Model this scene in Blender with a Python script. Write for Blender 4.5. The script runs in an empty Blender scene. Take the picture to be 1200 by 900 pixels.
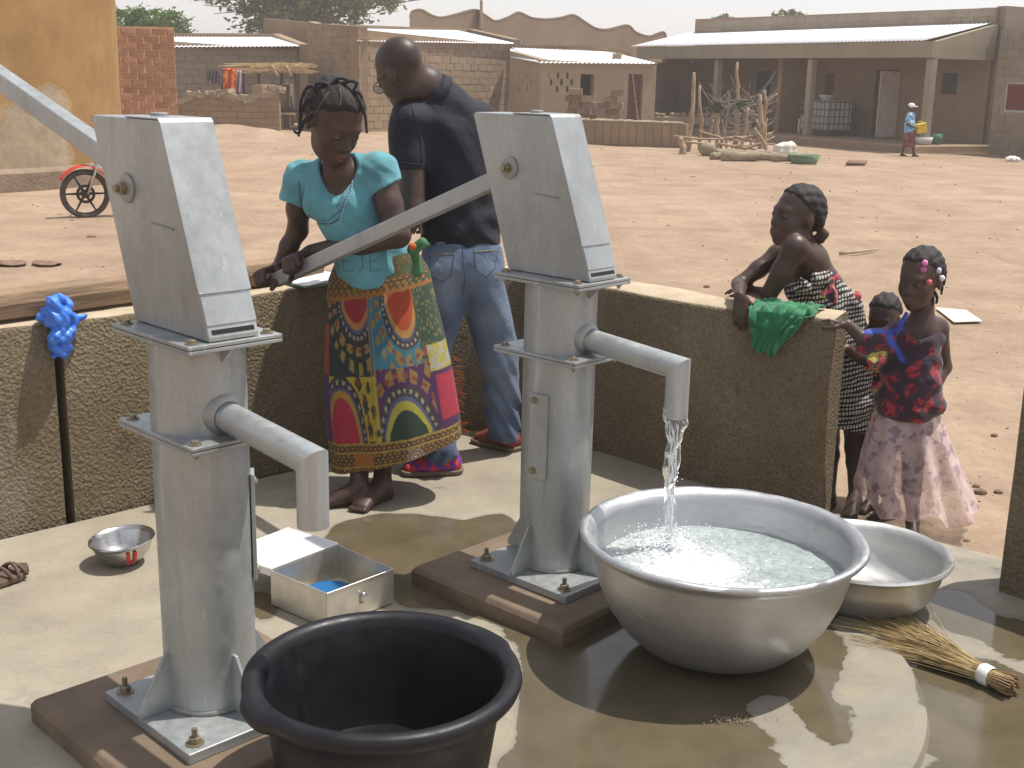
import bpy, bmesh, math, random
import numpy as np
from mathutils import Vector, Matrix
from mathutils import noise as mnoise
random.seed(7); np.random.seed(7)
S = bpy.context.scene
COL = S.collection

# ------------------------------------------------------------------ camera
F_PX = 1430.0
PITCH = math.atan(360 / F_PX); ROLL = 0.0215; CAM_H = 1.6
FWD = Vector((0, math.cos(PITCH), -math.sin(PITCH))); RIGHT = Vector((1, 0, 0)); UP = RIGHT.cross(FWD)
cr, sr = math.cos(ROLL), math.sin(ROLL)
cam_data = bpy.data.cameras.new('camera')
cam = bpy.data.objects.new('camera', cam_data); COL.objects.link(cam)
cx = RIGHT * cr + UP * sr; cy = UP * cr - RIGHT * sr; cz = -FWD
cam.matrix_world = Matrix(((cx.x, cy.x, cz.x, 0), (cx.y, cy.y, cz.y, 0), (cx.z, cy.z, cz.z, CAM_H), (0, 0, 0, 1)))
cam_data.sensor_width = 36; cam_data.lens = F_PX / 1200 * 36
cam_data.clip_start = 0.05; cam_data.clip_end = 6000
S.camera = cam
S.render.resolution_x = 1024; S.render.resolution_y = 768

# ------------------------------------------------------------------ light
SUN_EL = math.radians(68); SUN_AZ = math.radians(76)       # azimuth measured from +Y towards +X
world = bpy.data.worlds.new('World'); S.world = world; world.use_nodes = True
wn = world.node_tree; wn.nodes.clear()
sky = wn.nodes.new('ShaderNodeTexSky'); sky.sky_type = 'NISHITA'; sky.sun_disc = False
sky.sun_elevation = SUN_EL; sky.sun_rotation = SUN_AZ; sky.altitude = 300
sky.air_density = 1.0; sky.dust_density = 1.6; sky.ozone_density = 1.0
hs = wn.nodes.new('ShaderNodeHueSaturation'); hs.inputs['Saturation'].default_value = 0.28; hs.inputs['Value'].default_value = 1.0
gm = wn.nodes.new('ShaderNodeMixRGB'); gm.blend_type = 'MULTIPLY'; gm.inputs[0].default_value = 1; gm.inputs[2].default_value = (1.0, 0.985, 1.0, 1)
bg = wn.nodes.new('ShaderNodeBackground'); bg.inputs['Strength'].default_value = 0.14
wo = wn.nodes.new('ShaderNodeOutputWorld')
wn.links.new(sky.outputs[0], hs.inputs['Color']); wn.links.new(hs.outputs[0], gm.inputs[1])
wn.links.new(gm.outputs[0], bg.inputs['Color']); wn.links.new(bg.outputs[0], wo.inputs['Surface'])
sd = bpy.data.lights.new('sun', 'SUN'); sd.energy = 3.9; sd.angle = math.radians(0.6); sd.color = (1.0, 0.95, 0.87)
sun = bpy.data.objects.new('sun', sd); COL.objects.link(sun)
sdir = Vector((math.sin(SUN_AZ) * math.cos(SUN_EL), math.cos(SUN_AZ) * math.cos(SUN_EL), math.sin(SUN_EL)))
sun.rotation_euler = sdir.to_track_quat('Z', 'Y').to_euler()
S.view_settings.view_transform = 'Standard'; S.view_settings.look = 'None'
S.view_settings.exposure = 0.38; S.view_settings.gamma = 1.0
S.render.engine = 'CYCLES'
S.cycles.max_bounces = 8; S.cycles.transparent_max_bounces = 16

# ------------------------------------------------------------------ helpers
def ray(u, v):
    a, b = u - 600, v - 450
    r = a * cr + b * sr; d = -a * sr + b * cr
    return RIGHT * r - UP * d + FWD * F_PX
def on_z(u, v, z=0.0):
    d = ray(u, v); t = (z - CAM_H) / d.z
    return Vector((0, 0, CAM_H)) + d * t
def at(u, v, y):
    d = ray(u, v); return Vector((0, 0, CAM_H)) + d * (y / d.y)

def link(o): COL.objects.link(o); return o
def tag(o, label=None, cat=None, group=None, kind=None):
    if label: o['label'] = label
    if cat: o['category'] = cat
    if group: o['group'] = group
    if kind: o['kind'] = kind
    return o
def wloc(o):
    v = Vector((0, 0, 0))
    while o is not None: v = v + o.location; o = o.parent
    return v
def thing(name, loc, label, cat, group=None):
    o = bpy.data.objects.new(name, None); o.location = loc; o.empty_display_size = 0.1
    link(o); return tag(o, label, cat, group)

class MB:
    """collects geometry in world coordinates, links it as one mesh object"""
    def __init__(s): s.v = []; s.f = []; s.uv = None
    def add(s, vs, fs):
        n = len(s.v); s.v += [tuple(p) for p in vs]; s.f += [tuple(i + n for i in f) for f in fs]; return s
    def box(s, c, size, R=None, taper=1.0):
        c = Vector(c); hx, hy, hz = size[0] / 2, size[1] / 2, size[2] / 2
        P = []
        for z in (-1, 1):
            k = taper if z > 0 else 1
            for x, y in ((-1, -1), (1, -1), (1, 1), (-1, 1)):
                p = Vector((x * hx * k, y * hy * k, z * hz)); P.append(c + (R @ p if R else p))
        return s.add(P, [(3, 2, 1, 0), (4, 5, 6, 7), (0, 1, 5, 4), (1, 2, 6, 5), (2, 3, 7, 6), (3, 0, 4, 7)])
    def tube(s, pts, r, n=8, cap=True):
        pts = [Vector(p) for p in pts]; rs = r if isinstance(r, (list, tuple)) else [r] * len(pts)
        rings = []; t0 = (pts[1] - pts[0]).normalized(); a = t0.orthogonal().normalized()
        for i, p in enumerate(pts):
            t = (pts[min(i + 1, len(pts) - 1)] - pts[max(i - 1, 0)]).normalized()
            a = (a - t * a.dot(t)); a = a.normalized() if a.length > 1e-6 else t.orthogonal().normalized()
            b = t.cross(a)
            rings.append([p + (a * math.cos(2 * math.pi * k / n) + b * math.sin(2 * math.pi * k / n)) * rs[i] for k in range(n)])
        V = [q for rg in rings for q in rg]; Fc = []
        for i in range(len(pts) - 1):
            for k in range(n):
                k2 = (k + 1) % n; Fc.append((i * n + k, i * n + k2, (i + 1) * n + k2, (i + 1) * n + k))
        if cap: Fc.append(tuple(range(n))[::-1]); Fc.append(tuple((len(pts) - 1) * n + k for k in range(n)))
        return s.add(V, Fc)
    def lathe(s, c, prof, n=48, axis=None, close=False):
        """prof: (r, z) list ; axis: rotation matrix"""
        c = Vector(c); V = []; Fc = []
        for (r, z) in prof:
            for k in range(n):
                p = Vector((r * math.cos(2 * math.pi * k / n), r * math.sin(2 * math.pi * k / n), z))
                V.append(c + (axis @ p if axis else p))
        m = len(prof)
        for i in range(m if close else m - 1):
            j = (i + 1) % m
            for k in range(n):
                k2 = (k + 1) % n; Fc.append((i * n + k, i * n + k2, j * n + k2, j * n + k))
        return s.add(V, Fc)
    def disc(s, c, r, n=32, z=0):
        c = Vector(c); V = [c + Vector((r * math.cos(2 * math.pi * k / n), r * math.sin(2 * math.pi * k / n), z)) for k in range(n)]
        return s.add(V, [tuple(range(n))])
    def prism(s, poly, z0, z1, ztop=None):
        """poly: list of (x,y) ; vertical extrusion"""
        n = len(poly); V = [(p[0], p[1], z0) for p in poly] + [(p[0], p[1], (ztop[i] if ztop else z1)) for i, p in enumerate(poly)]
        return s.add(V, [tuple(range(n))[::-1], tuple(range(n, 2 * n))] + [(i, (i + 1) % n, n + (i + 1) % n, n + i) for i in range(n)])
    def extr(s, poly, d):
        """poly: planar list of 3d points; extruded by vector d"""
        n = len(poly); d = Vector(d); poly = [Vector(p) for p in poly]
        return s.add(poly + [p + d for p in poly], [tuple(range(n))[::-1], tuple(range(n, 2 * n))] + [(i, (i + 1) % n, n + (i + 1) % n, n + i) for i in range(n)])
    def ball(s, c, r, n=10, m=7, R=None):
        c = Vector(c); r = r if isinstance(r, (list, tuple)) else (r, r, r)
        V = []; Fc = []
        for i in range(m + 1):
            th = math.pi * i / m
            for k in range(n):
                ph = 2 * math.pi * k / n
                p = Vector((r[0] * math.sin(th) * math.cos(ph), r[1] * math.sin(th) * math.sin(ph), r[2] * math.cos(th)))
                V.append(c + (R @ p if R else p))
        for i in range(m):
            for k in range(n):
                k2 = (k + 1) % n; Fc.append((i * n + k, (i + 1) * n + k, (i + 1) * n + k2, i * n + k2))
        return s.add(V, Fc)
    def grid(s, fn, nu, nv, closed=False):
        V = [fn(i / (nu if closed else nu - 1), j / (nv - 1)) for j in range(nv) for i in range(nu)]; Fc = []
        for j in range(nv - 1):
            for i in range(nu if closed else nu - 1):
                i2 = (i + 1) % nu; Fc.append((j * nu + i, j * nu + i2, (j + 1) * nu + i2, (j + 1) * nu + i))
        return s.add(V, Fc)
    def build(s, name, mat, parent=None, smooth=False, bevel=0, seg=2, solid=0, fix=True, sharp=None, sub=0):
        o = mesh_obj(name, s.v, s.f, mat, parent)
        me = o.data
        if fix:
            bm = bmesh.new(); bm.from_mesh(me); bmesh.ops.remove_doubles(bm, verts=bm.verts, dist=1e-6)
            bmesh.ops.recalc_face_normals(bm, faces=bm.faces); bm.to_mesh(me); bm.free()
        if smooth:
            me.polygons.foreach_set('use_smooth', [True] * len(me.polygons))
            if sharp: me.set_sharp_from_angle(angle=math.radians(sharp))
        if solid:
            m = o.modifiers.new('solid', 'SOLIDIFY'); m.thickness = solid; m.offset = 0
        if bevel:
            m = o.modifiers.new('bevel', 'BEVEL'); m.width = bevel; m.segments = seg; m.limit_method = 'ANGLE'; m.angle_limit = math.radians(35)
            m.harden_normals = False
        if sub:
            m = o.modifiers.new('sub', 'SUBSURF'); m.levels = sub; m.render_levels = sub
        return o

def mesh_obj(name, verts, faces, mat, parent=None):
    me = bpy.data.meshes.new(name)
    off = wloc(parent) if parent is not None else Vector((0, 0, 0))
    if parent is None and len(verts):
        a = np.array(verts, dtype=float); off = Vector((float(a[:, 0].mean()), float(a[:, 1].mean()), float(a[:, 2].min())))
    if off.length > 0:
        verts = (np.array(verts, dtype=float) - np.array(off)).tolist()
    me.from_pydata(verts, [], faces); me.update()
    o = bpy.data.objects.new(name, me)
    if mat is not None: me.materials.append(mat)
    if parent is not None: o.parent = parent
    else: o.location = off
    link(o); return o

def col_attr(o, fn, name='Col'):
    """fn: array (n,3) of world coords -> (n,3) linear colour"""
    me = o.data; n = len(me.vertices); co = np.empty(n * 3); me.vertices.foreach_get('co', co); co = co.reshape(n, 3) + np.array(wloc(o))
    c = np.ones((n, 4)); c[:, :3] = fn(co)
    a = me.color_attributes.new(name, 'FLOAT_COLOR', 'POINT'); a.data.foreach_set('color', c.ravel())
def val_attr(o, fn, name):
    me = o.data; n = len(me.vertices); co = np.empty(n * 3); me.vertices.foreach_get('co', co); co = co.reshape(n, 3) + np.array(wloc(o))
    a = me.attributes.new(name, 'FLOAT', 'POINT'); a.data.foreach_set('value', fn(co).astype(float))

# ------------------------------------------------------------------ materials
class N:
    def __init__(s, name):
        s.m = bpy.data.materials.new(name); s.m.use_nodes = True; s.t = s.m.node_tree
        s.b = s.t.nodes['Principled BSDF']; s.out = s.t.nodes['Material Output']
        s.geo = None
    def n(s, typ, **kw):
        x = s.t.nodes.new(typ)
        for k, v in kw.items(): setattr(x, k, v)
        return x
    def l(s, a, b): s.t.links.new(a, b)
    def pos(s):
        if s.geo is None: s.geo = s.n('ShaderNodeNewGeometry')
        return s.geo.outputs['Position']
    def objco(s):
        return s.n('ShaderNodeTexCoord').outputs['Object']
    def mapped(s, src, scale=(1, 1, 1), rot=(0, 0, 0)):
        m = s.n('ShaderNodeMapping'); m.inputs['Scale'].default_value = scale; m.inputs['Rotation'].default_value = rot
        s.l(src, m.inputs['Vector']); return m.outputs[0]
    def noise(s, scale, detail=4, rough=0.55, src=None, dist=0.0):
        x = s.n('ShaderNodeTexNoise'); x.inputs['Scale'].default_value = scale; x.inputs['Detail'].default_value = detail
        x.inputs['Roughness'].default_value = rough; x.inputs['Distortion'].default_value = dist
        s.l(src if src is not None else s.pos(), x.inputs['Vector']); return x.outputs['Fac']
    def voro(s, scale, src=None, feature='F1', out='Distance'):
        x = s.n('ShaderNodeTexVoronoi', feature=feature); x.inputs['Scale'].default_value = scale
        s.l(src if src is not None else s.pos(), x.inputs['Vector']); return x.outputs[out]
    def ramp(s, fac, stops):
        r = s.n('ShaderNodeValToRGB'); el = r.color_ramp.elements
        while len(el) > 1: el.remove(el[-1])
        for i, (p, c) in enumerate(stops):
            e = el[0] if i == 0 else el.new(p)
            e.position = p; e.color = (*c, 1) if len(c) == 3 else c
        s.l(fac, r.inputs[0]); return r.outputs[0]
    def mix(s, fac, a, b, mode='MIX'):
        x = s.n('ShaderNodeMixRGB', blend_type=mode)
        for i, q in enumerate((fac, a, b)):
            if isinstance(q, (int, float)): x.inputs[i].default_value = q if i == 0 else (q, q, q, 1)
            elif isinstance(q, tuple): x.inputs[i].default_value = (*q, 1)
            else: s.l(q, x.inputs[i])
        return x.outputs[0]
    def math(s, op, a, b=None, clamp=False):
        x = s.n('ShaderNodeMath', operation=op); x.use_clamp = clamp
        for i, q in enumerate((a, b)):
            if q is None: continue
            if isinstance(q, (int, float)): x.inputs[i].default_value = q
            else: s.l(q, x.inputs[i])
        return x.outputs[0]
    def rng(s, v, a, b, c=0.0, d=1.0, smooth=True):
        x = s.n('ShaderNodeMapRange'); x.interpolation_type = 'SMOOTHSTEP' if smooth else 'LINEAR'
        for i, q in enumerate((v, a, b, c, d)):
            if isinstance(q, (int, float)): x.inputs[i].default_value = q
            else: s.l(q, x.inputs[i])
        return x.outputs[0]
    def attr(s, name, out='Color'):
        x = s.n('ShaderNodeAttribute'); x.attribute_name = name; return x.outputs[out]
    def rnd(s): return s.n('ShaderNodeObjectInfo').outputs['Random']
    def set(s, **kw):
        for k, v in kw.items():
            i = s.b.inputs[{'col': 'Base Color', 'rough': 'Roughness', 'metal': 'Metallic', 'normal': 'Normal', 'alpha': 'Alpha', 'ior': 'IOR', 'trans': 'Transmission Weight', 'spec': 'Specular IOR Level', 'sheen': 'Sheen Weight', 'sss': 'Subsurface Weight'}[k]]
            if isinstance(v, (int, float)): i.default_value = v
            elif isinstance(v, tuple): i.default_value = (*v, 1)
            else: s.l(v, i)
        return s
    def bump(s, h, strength=0.3, dist=0.01, prev=None):
        x = s.n('ShaderNodeBump'); x.inputs['Strength'].default_value = strength; x.inputs['Distance'].default_value = dist
        s.l(h, x.inputs['Height'])
        if prev is not None: s.l(prev, x.inputs['Normal'])
        s.l(x.outputs[0], s.b.inputs['Normal']); return x.outputs[0]

def simple(name, col, rough=0.7, metal=0.0, var=0.25, scale=8, bump=0.0, bscale=60, bdist=0.004, rnd=0.0, stretch=None):
    m = N(name); src = None
    if stretch: src = m.mapped(m.pos(), stretch)
    f = m.noise(scale, 5, 0.6, src)
    lo = tuple(c * (1 - var) for c in col); hi = tuple(min(1, c * (1 + var)) for c in col)
    c = m.ramp(f, [(0.25, lo), (0.75, hi)])
    if rnd:
        c = m.mix(1.0, c, m.ramp(m.rnd(), [(0.0, (1 - rnd,) * 3), (1.0, (1 + rnd,) * 3)]), 'MULTIPLY')
    m.set(col=c, rough=rough, metal=metal)
    if bump: m.bump(m.noise(bscale, 5, 0.6, src), bump, bdist)
    return m.m
# ------------------------------------------------------------------ implicit sculpting (bodies and clothes)
def v3(p): return np.array([p[0], p[1], p[2]], dtype=np.float64)
class Sculpt:
    def __init__(s): s.p = []
    def cap(s, a, b, ra, rb, k=0.02, op='u'):
        a, b = v3(a), v3(b); lo = np.minimum(a - ra, b - rb); hi = np.maximum(a + ra, b + rb)
        def f(X, Y, Z):
            ba = b - a; L = max(float(ba @ ba), 1e-12)
            px, py, pz = X - a[0], Y - a[1], Z - a[2]
            t = np.clip((px * ba[0] + py * ba[1] + pz * ba[2]) / L, 0, 1)
            return np.sqrt((px - t * ba[0]) ** 2 + (py - t * ba[1]) ** 2 + (pz - t * ba[2]) ** 2) - (ra + (rb - ra) * t)
        s.p.append((op, f, lo, hi, k)); return s
    def capcut(s, a, b, ra, rb, k, p, n):
        """capsule cut off by a plane (a sleeve or cuff)"""
        s.cap(a, b, ra, rb, k); op, f, lo, hi, k = s.p.pop(); p = v3(p); n = v3(n); n = n / np.linalg.norm(n)
        s.p.append((op, lambda X, Y, Z: np.maximum(f(X, Y, Z), (X - p[0]) * n[0] + (Y - p[1]) * n[1] + (Z - p[2]) * n[2]), lo, hi, k)); return s
    def chain(s, pts, rs, k=0.02):
        for i in range(len(pts) - 1): s.cap(pts[i], pts[i + 1], rs[i], rs[i + 1], k)
        return s
    def ell(s, c, r, k=0.02, R=None, op='u'):
        c = v3(c); r = np.array(r, dtype=float); R3 = np.array([[R[i][j] for j in range(3)] for i in range(3)]) if R is not None else np.eye(3)
        ext = np.sqrt(((R3 * r) ** 2).sum(axis=1)); lo, hi = c - ext, c + ext
        def f(X, Y, Z):
            px, py, pz = X - c[0], Y - c[1], Z - c[2]
            q = [(px * R3[0, i] + py * R3[1, i] + pz * R3[2, i]) for i in range(3)]
            k0 = np.sqrt(sum((q[i] / r[i]) ** 2 for i in range(3))); k1 = np.sqrt(sum((q[i] / r[i] ** 2) ** 2 for i in range(3))) + 1e-9
            return k0 * (k0 - 1) / k1
        s.p.append((op, f, lo, hi, k)); return s
    def plane(s, p, n, k=0.004):
        """keep the side against the normal n"""
        p = v3(p); n = v3(n); n = n / np.linalg.norm(n)
        s.p.append(('i', lambda X, Y, Z: (X - p[0]) * n[0] + (Y - p[1]) * n[1] + (Z - p[2]) * n[2], None, None, k)); return s
    def warp(s, fn): s.p.append(('w', fn, None, None, 0)); return s
    def mesh(s, h):
        lo = np.min([q[2] for q in s.p if q[0] == 'u'], axis=0) - 3 * h - 0.015; hi = np.max([q[3] for q in s.p if q[0] == 'u'], axis=0) + 3 * h + 0.015
        n = np.ceil((hi - lo) / h).astype(int) + 1
        ax = [(lo[i] + h * np.arange(n[i])).astype(np.float32) for i in range(3)]
        f = np.full(tuple(n), 0.2, dtype=np.float32)
        for op, fn, a, b, k in s.p:
            if op in 'us':
                m = k + 0.03
                i0 = np.clip(((a - m - lo) / h).astype(int), 0, n); i1 = np.clip(((b + m - lo) / h).astype(int) + 2, 0, n)
                sl = tuple(slice(i0[i], i1[i]) for i in range(3))
                if any(i1[i] <= i0[i] for i in range(3)): continue
                d = fn(ax[0][sl[0]][:, None, None], ax[1][sl[1]][None, :, None], ax[2][sl[2]][None, None, :]).astype(np.float32)
                g = f[sl]
                if op == 'u':
                    q = np.maximum(k - np.abs(g - d), 0) / max(k, 1e-6); f[sl] = np.minimum(g, d) - q * q * k * 0.25
                else:
                    q = np.maximum(k - np.abs(g + d), 0) / max(k, 1e-6); f[sl] = np.maximum(g, -d) + q * q * k * 0.25
            else:
                X, Y, Z = ax[0][:, None, None], ax[1][None, :, None], ax[2][None, None, :]
                d = fn(X, Y, Z).astype(np.float32)
                if op == 'w': f = f - d
                else: f = np.maximum(f, d)
        return surface_nets(f, lo, h)

def surface_nets(f, lo, h):
    s = f < 0
    c = np.zeros(tuple(np.array(f.shape) - 1), dtype=np.uint8)
    nx, ny, nz = c.shape
    for dx in (0, 1):
        for dy in (0, 1):
            for dz in (0, 1): c += s[dx:dx + nx, dy:dy + ny, dz:dz + nz]
    I, J, K = np.nonzero((c > 0) & (c < 8))
    acc = np.zeros((len(I), 3)); cnt = np.zeros(len(I))
    cor = [(dx, dy, dz) for dx in (0, 1) for dy in (0, 1) for dz in (0, 1)]
    for a in cor:
        for d in range(3):
            if a[d]: continue
            b = list(a); b[d] = 1
            fa = f[I + a[0], J + a[1], K + a[2]]; fb = f[I + b[0], J + b[1], K + b[2]]
            m = (fa < 0) != (fb < 0); t = np.zeros(len(I)); t[m] = fa[m] / (fa[m] - fb[m])
            for q in range(3): acc[m, q] += a[q] + (t[m] if q == d else 0)
            cnt[m] += 1
    V = (acc / cnt[:, None] + np.stack([I, J, K], 1)) * h + lo
    idx = np.full(c.shape, -1, dtype=np.int64); idx[I, J, K] = np.arange(len(I))
    Q = []
    for d in range(3):
        e = [slice(None)] * 3; e2 = [slice(None)] * 3; e[d] = slice(0, -1); e2[d] = slice(1, None)
        a, b = s[tuple(e)], s[tuple(e2)]
        x = np.stack(np.nonzero(a != b), 1); u, w = [(1, 2), (2, 0), (0, 1)][d]
        ok = (x[:, u] > 0) & (x[:, w] > 0) & (x[:, u] < f.shape[u] - 1) & (x[:, w] < f.shape[w] - 1); x = x[ok]
        def cell(du, dw):
            y = x.copy(); y[:, u] -= du; y[:, w] -= dw; return idx[y[:, 0], y[:, 1], y[:, 2]]
        q = np.stack([cell(1, 1), cell(0, 1), cell(0, 0), cell(1, 0)], 1)
        fl = ~a[x[:, 0], x[:, 1], x[:, 2]]; q[fl] = q[fl][:, ::-1]; Q.append(q)
    Q = np.concatenate(Q); Q = Q[(Q >= 0).all(1)]
    return V, Q

def np_obj(name, V, Q, mat, parent):
    me = bpy.data.meshes.new(name); V = V - np.array(wloc(parent))
    me.vertices.add(len(V)); me.vertices.foreach_set('co', V.ravel().astype(np.float32))
    me.loops.add(Q.size); me.loops.foreach_set('vertex_index', Q.ravel().astype(np.int32))
    me.polygons.add(len(Q)); me.polygons.foreach_set('loop_start', (np.arange(len(Q)) * 4).astype(np.int32))
    me.polygons.foreach_set('loop_total', np.full(len(Q), 4, dtype=np.int32))
    me.polygons.foreach_set('use_smooth', np.ones(len(Q), dtype=bool))
    me.update(calc_edges=True); me.validate()
    me.materials.append(mat); o = bpy.data.objects.new(name, me); o.parent = parent; link(o); return o

def frame(fwd, upv=(0, 0, 1)):
    """columns: side, forward, up"""
    y = Vector(fwd).normalized(); z = Vector(upv); z = (z - y * z.dot(y)).normalized(); x = y.cross(z)
    return Matrix((x, y, z)).transposed()

def head(sc, c, R, s=1.0, ears=True):
    c = Vector(c)
    def L(x, y, z): return c + R @ Vector((x, y, z)) * s
    def E(p, r, k, op='u'): sc.ell(L(*p), [q * s for q in r], k * s, R, op)
    E((0, -.014, .036), (.073, .092, .080), .02)
    E((0, .022, -.028), (.059, .066, .080), .04)
    E((0, .030, -.072), (.044, .046, .036), .03)
    sc.cap(L(0, .066, -.096), L(0, .067, -.097), .015 * s, .015 * s, .03 * s)
    for q in (-1, 1):
        E((q * .034, .052, -.034), (.022, .024, .022), .03)
        E((q * .031, .090, .000), (.017, .012, .010), .014, 's')
        E((q * .031, .0765, -.003), (.0145, .012, .0105), .006)
        if ears: E((q * .074, -.008, -.014), (.008, .017, .027), .008)
    E((0, .074, .020), (.044, .013, .010), .02)
    sc.cap(L(0, .082, .006), L(0, .099, -.030), .0075 * s, .0115 * s, .012 * s)
    for q in (-1, 1): E((q * .013, .090, -.035), (.0105, .011, .008), .008)
    E((0, .080, -.066), (.026, .018, .018), .02)
    E((0, .0945, -.0595), (.021, .0085, .0058), .004)
    E((0, .0925, -.0725), (.019, .009, .0065), .004)
    E((0, .1045, -.066), (.024, .008, .0012), .003, 's')
    return L
def eyes(root, L, R, s, mw, md):
    m = MB(); 
    for q in (-1, 1): m.ball(L(q * .031, .0815, -.003), (.0115 * s, .0085 * s, .0055 * s), 12, 8, R)
    for q, nm in ((-1, 'eye'), (1, 'eye')):
        e = MB().ball(L(q * .031, .0815, -.003), (.0115 * s, .0085 * s, .0052 * s), 12, 8, R).build('eye', mw, root, smooth=True)
        MB().ball(L(q * .031, .0868, -.003), (.0052 * s, .0038 * s, .0050 * s), 10, 6, R).build('iris', md, e, smooth=True)

def hand(sc, wrist, d, palm, thumb, curl=(30, 35, 25), s=1.0, spread=0.0, rw=.024, thumb_curl=0.0):
    """d: direction of the hand, palm: direction the palm faces, thumb: side of the thumb"""
    w = Vector(wrist); d = Vector(d).normalized(); n = Vector(palm); n = (n - d * n.dot(d)).normalized()
    sd_ = Vector(thumb); sd_ = (sd_ - d * sd_.dot(d) - n * sd_.dot(n)).normalized()
    offs = (.028, .0095, -.009, -.026); lens = (.070, .078, .073, .058); kn = (.082, .086, .083, .076)
    for i in range(4):
        base = w + d * kn[i] * s + sd_ * offs[i] * s
        sc.cap(w + d * .012 * s + sd_ * offs[i] * .5 * s, base, .0125 * s, .0105 * s, .012 * s)
        p = base; dd = (d + sd_ * offs[i] * spread * 8).normalized(); r = .0095 if i < 3 else .0082
        ang = 0
        for j, fr in enumerate((.45, .31, .24)):
            ang += math.radians(curl[j] * (1 + .06 * i)); q = dd * math.cos(ang) + n * math.sin(ang)
            e = p + q * lens[i] * fr * s; sc.cap(p, e, (r - .0009 * j) * s, (r - .0009 * (j + 1)) * s, .003 * s); p = e
    b = w + d * .022 * s + sd_ * .022 * s + n * .006 * s
    k1 = b + (d * .62 + sd_ * .60 + n * (.30 + thumb_curl)).normalized() * .038 * s
    k2 = k1 + (d * .85 + sd_ * (.25 - thumb_curl * .5) + n * (.30 + thumb_curl)).normalized() * .030 * s
    k3 = k2 + (d * .90 - sd_ * thumb_curl * .6 + n * (.25 + thumb_curl)).normalized() * .024 * s
    sc.cap(w + d * .01 * s, b, .012 * s, .0145 * s, .012 * s); sc.cap(b, k1, .0145 * s, .0115 * s, .008 * s)
    sc.cap(k1, k2, .011 * s, .0098 * s, .004 * s); sc.cap(k2, k3, .0098 * s, .0078 * s, .003 * s)
def foot(sc, ankle, toe_dir, s=1.0, rz=.035, ground=0.0):
    a = Vector(ankle); t = Vector(toe_dir); t.z = 0; t.normalize(); sd_ = Vector((-t.y, t.x, 0))
    heel = Vector((a.x, a.y, ground)) - t * .028 * s; toe = Vector((a.x, a.y, ground)) + t * .135 * s
    sc.cap(heel + Vector((0, 0, .026 * s)), a, .027 * s, rz * s, .02 * s)
    for q in (-.016, 0, .016):
        sc.cap(a + t * .01 * s + Vector((0, 0, -.02 * s)), toe + sd_ * q * 1.5 * s + Vector((0, 0, .018 * s)), .030 * s, .0150 * s, .02 * s)
    sc.cap(heel + Vector((0, 0, .024 * s)), toe + Vector((0, 0, .018 * s)), .025 * s, .016 * s, .02 * s)
    for i in range(5):
        b = toe + sd_ * (-.030 + .015 * i) * s + Vector((0, 0, .012 * s)); sc.cap(b, b + t * (.030 - .004 * abs(i - 1)) * s, .0100 * s, .0085 * s, .003 * s)
# ------------------------------------------------------------------ shared materials
def mat_galv(name, base=(.385, .405, .405), rough=.40, metal=.58):
    m = N(name); p = m.objco()
    a = m.noise(2.6, 6, .65, m.mapped(p, (1, 1, .45))); b = m.voro(95, p, out='Color'); c = m.noise(34, 4, .6, p)
    col = m.ramp(a, [(.25, tuple(x * .68 for x in base)), (.5, base), (.78, tuple(min(1, x * 1.22) for x in base))])
    bw = m.n('ShaderNodeRGBToBW'); m.l(b, bw.inputs[0])
    col = m.mix(.10, col, m.ramp(bw.outputs[0], [(0.2, (.40, .41, .42)), (.8, (.65, .66, .66))]), 'OVERLAY')
    col = m.mix(m.rng(m.noise(1.7, 5, .7, m.mapped(p, (3, 3, .5))), .60, .74, 0, .35), col, (.36, .35, .31))
    dr_ = m.noise(9, 5, .7, m.mapped(p, (2.2, 2.2, .12))); col = m.mix(m.rng(dr_, .57, .72, 0, .38), col, (.62, .63, .62)); col = m.mix(m.rng(dr_, .42, .30, 0, .35), col, (.20, .20, .185))
    sc_ = m.noise(30, 2, .5, m.mapped(p, (5, 5, .6), (.5, .3, .2))); col = m.mix(m.rng(sc_, .70, .74, 0, .5), col, (.68, .69, .69))
    col = m.mix(m.rng(m.noise(13, 6, .75, p), .68, .76, 0, .45), col, (.26, .17, .10))
    m.set(col=col, metal=metal, rough=m.rng(c, .3, .7, rough - .06, rough + .14)); m.bump(m.mix(.5, c, m.noise(4, 4, .6, p)), .14, .004)
    return m.m
GALV = mat_galv('galvanised_steel'); GALV_D = mat_galv('galvanised_fittings', (.34, .34, .325), .5)
BOLT = simple('zinc_bolt', (.30, .26, .18), .45, .8, .3, 60)
def mat_alu(name, base=(.56, .57, .58), rough=.40, metal=.88):
    m = N(name); p = m.objco()
    a = m.noise(5, 5, .6, p); b = m.noise(18, 5, .7, m.mapped(p, (1, 1, 12))); s = m.noise(90, 2, .5, m.mapped(p, (1, 1, .2)))
    col = m.ramp(a, [(.3, tuple(x * .86 for x in base)), (.7, base)])
    col = m.mix(m.rng(b, .52, .72, 0, .40), col, (.36, .34, .30)); col = m.mix(m.rng(m.noise(11, 6, .75, p), .60, .70, 0, .35), col, (.30, .28, .24))
    m.set(col=col, metal=metal, rough=m.rng(b, .3, .7, rough - .06, rough + .16)); m.bump(m.mix(.5, s, m.noise(7, 4, .6, p)), .12, .004); return m.m
ALU = mat_alu('aluminium'); STEEL = mat_alu('stainless', (.60, .59, .58), .24, 1.0)
TIN = simple('tin_plate', (.60, .58, .53), .38, .75, .22, 14, .15, 30, .002)
DARK = simple('dark_void', (.015, .013, .012), .9)
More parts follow.
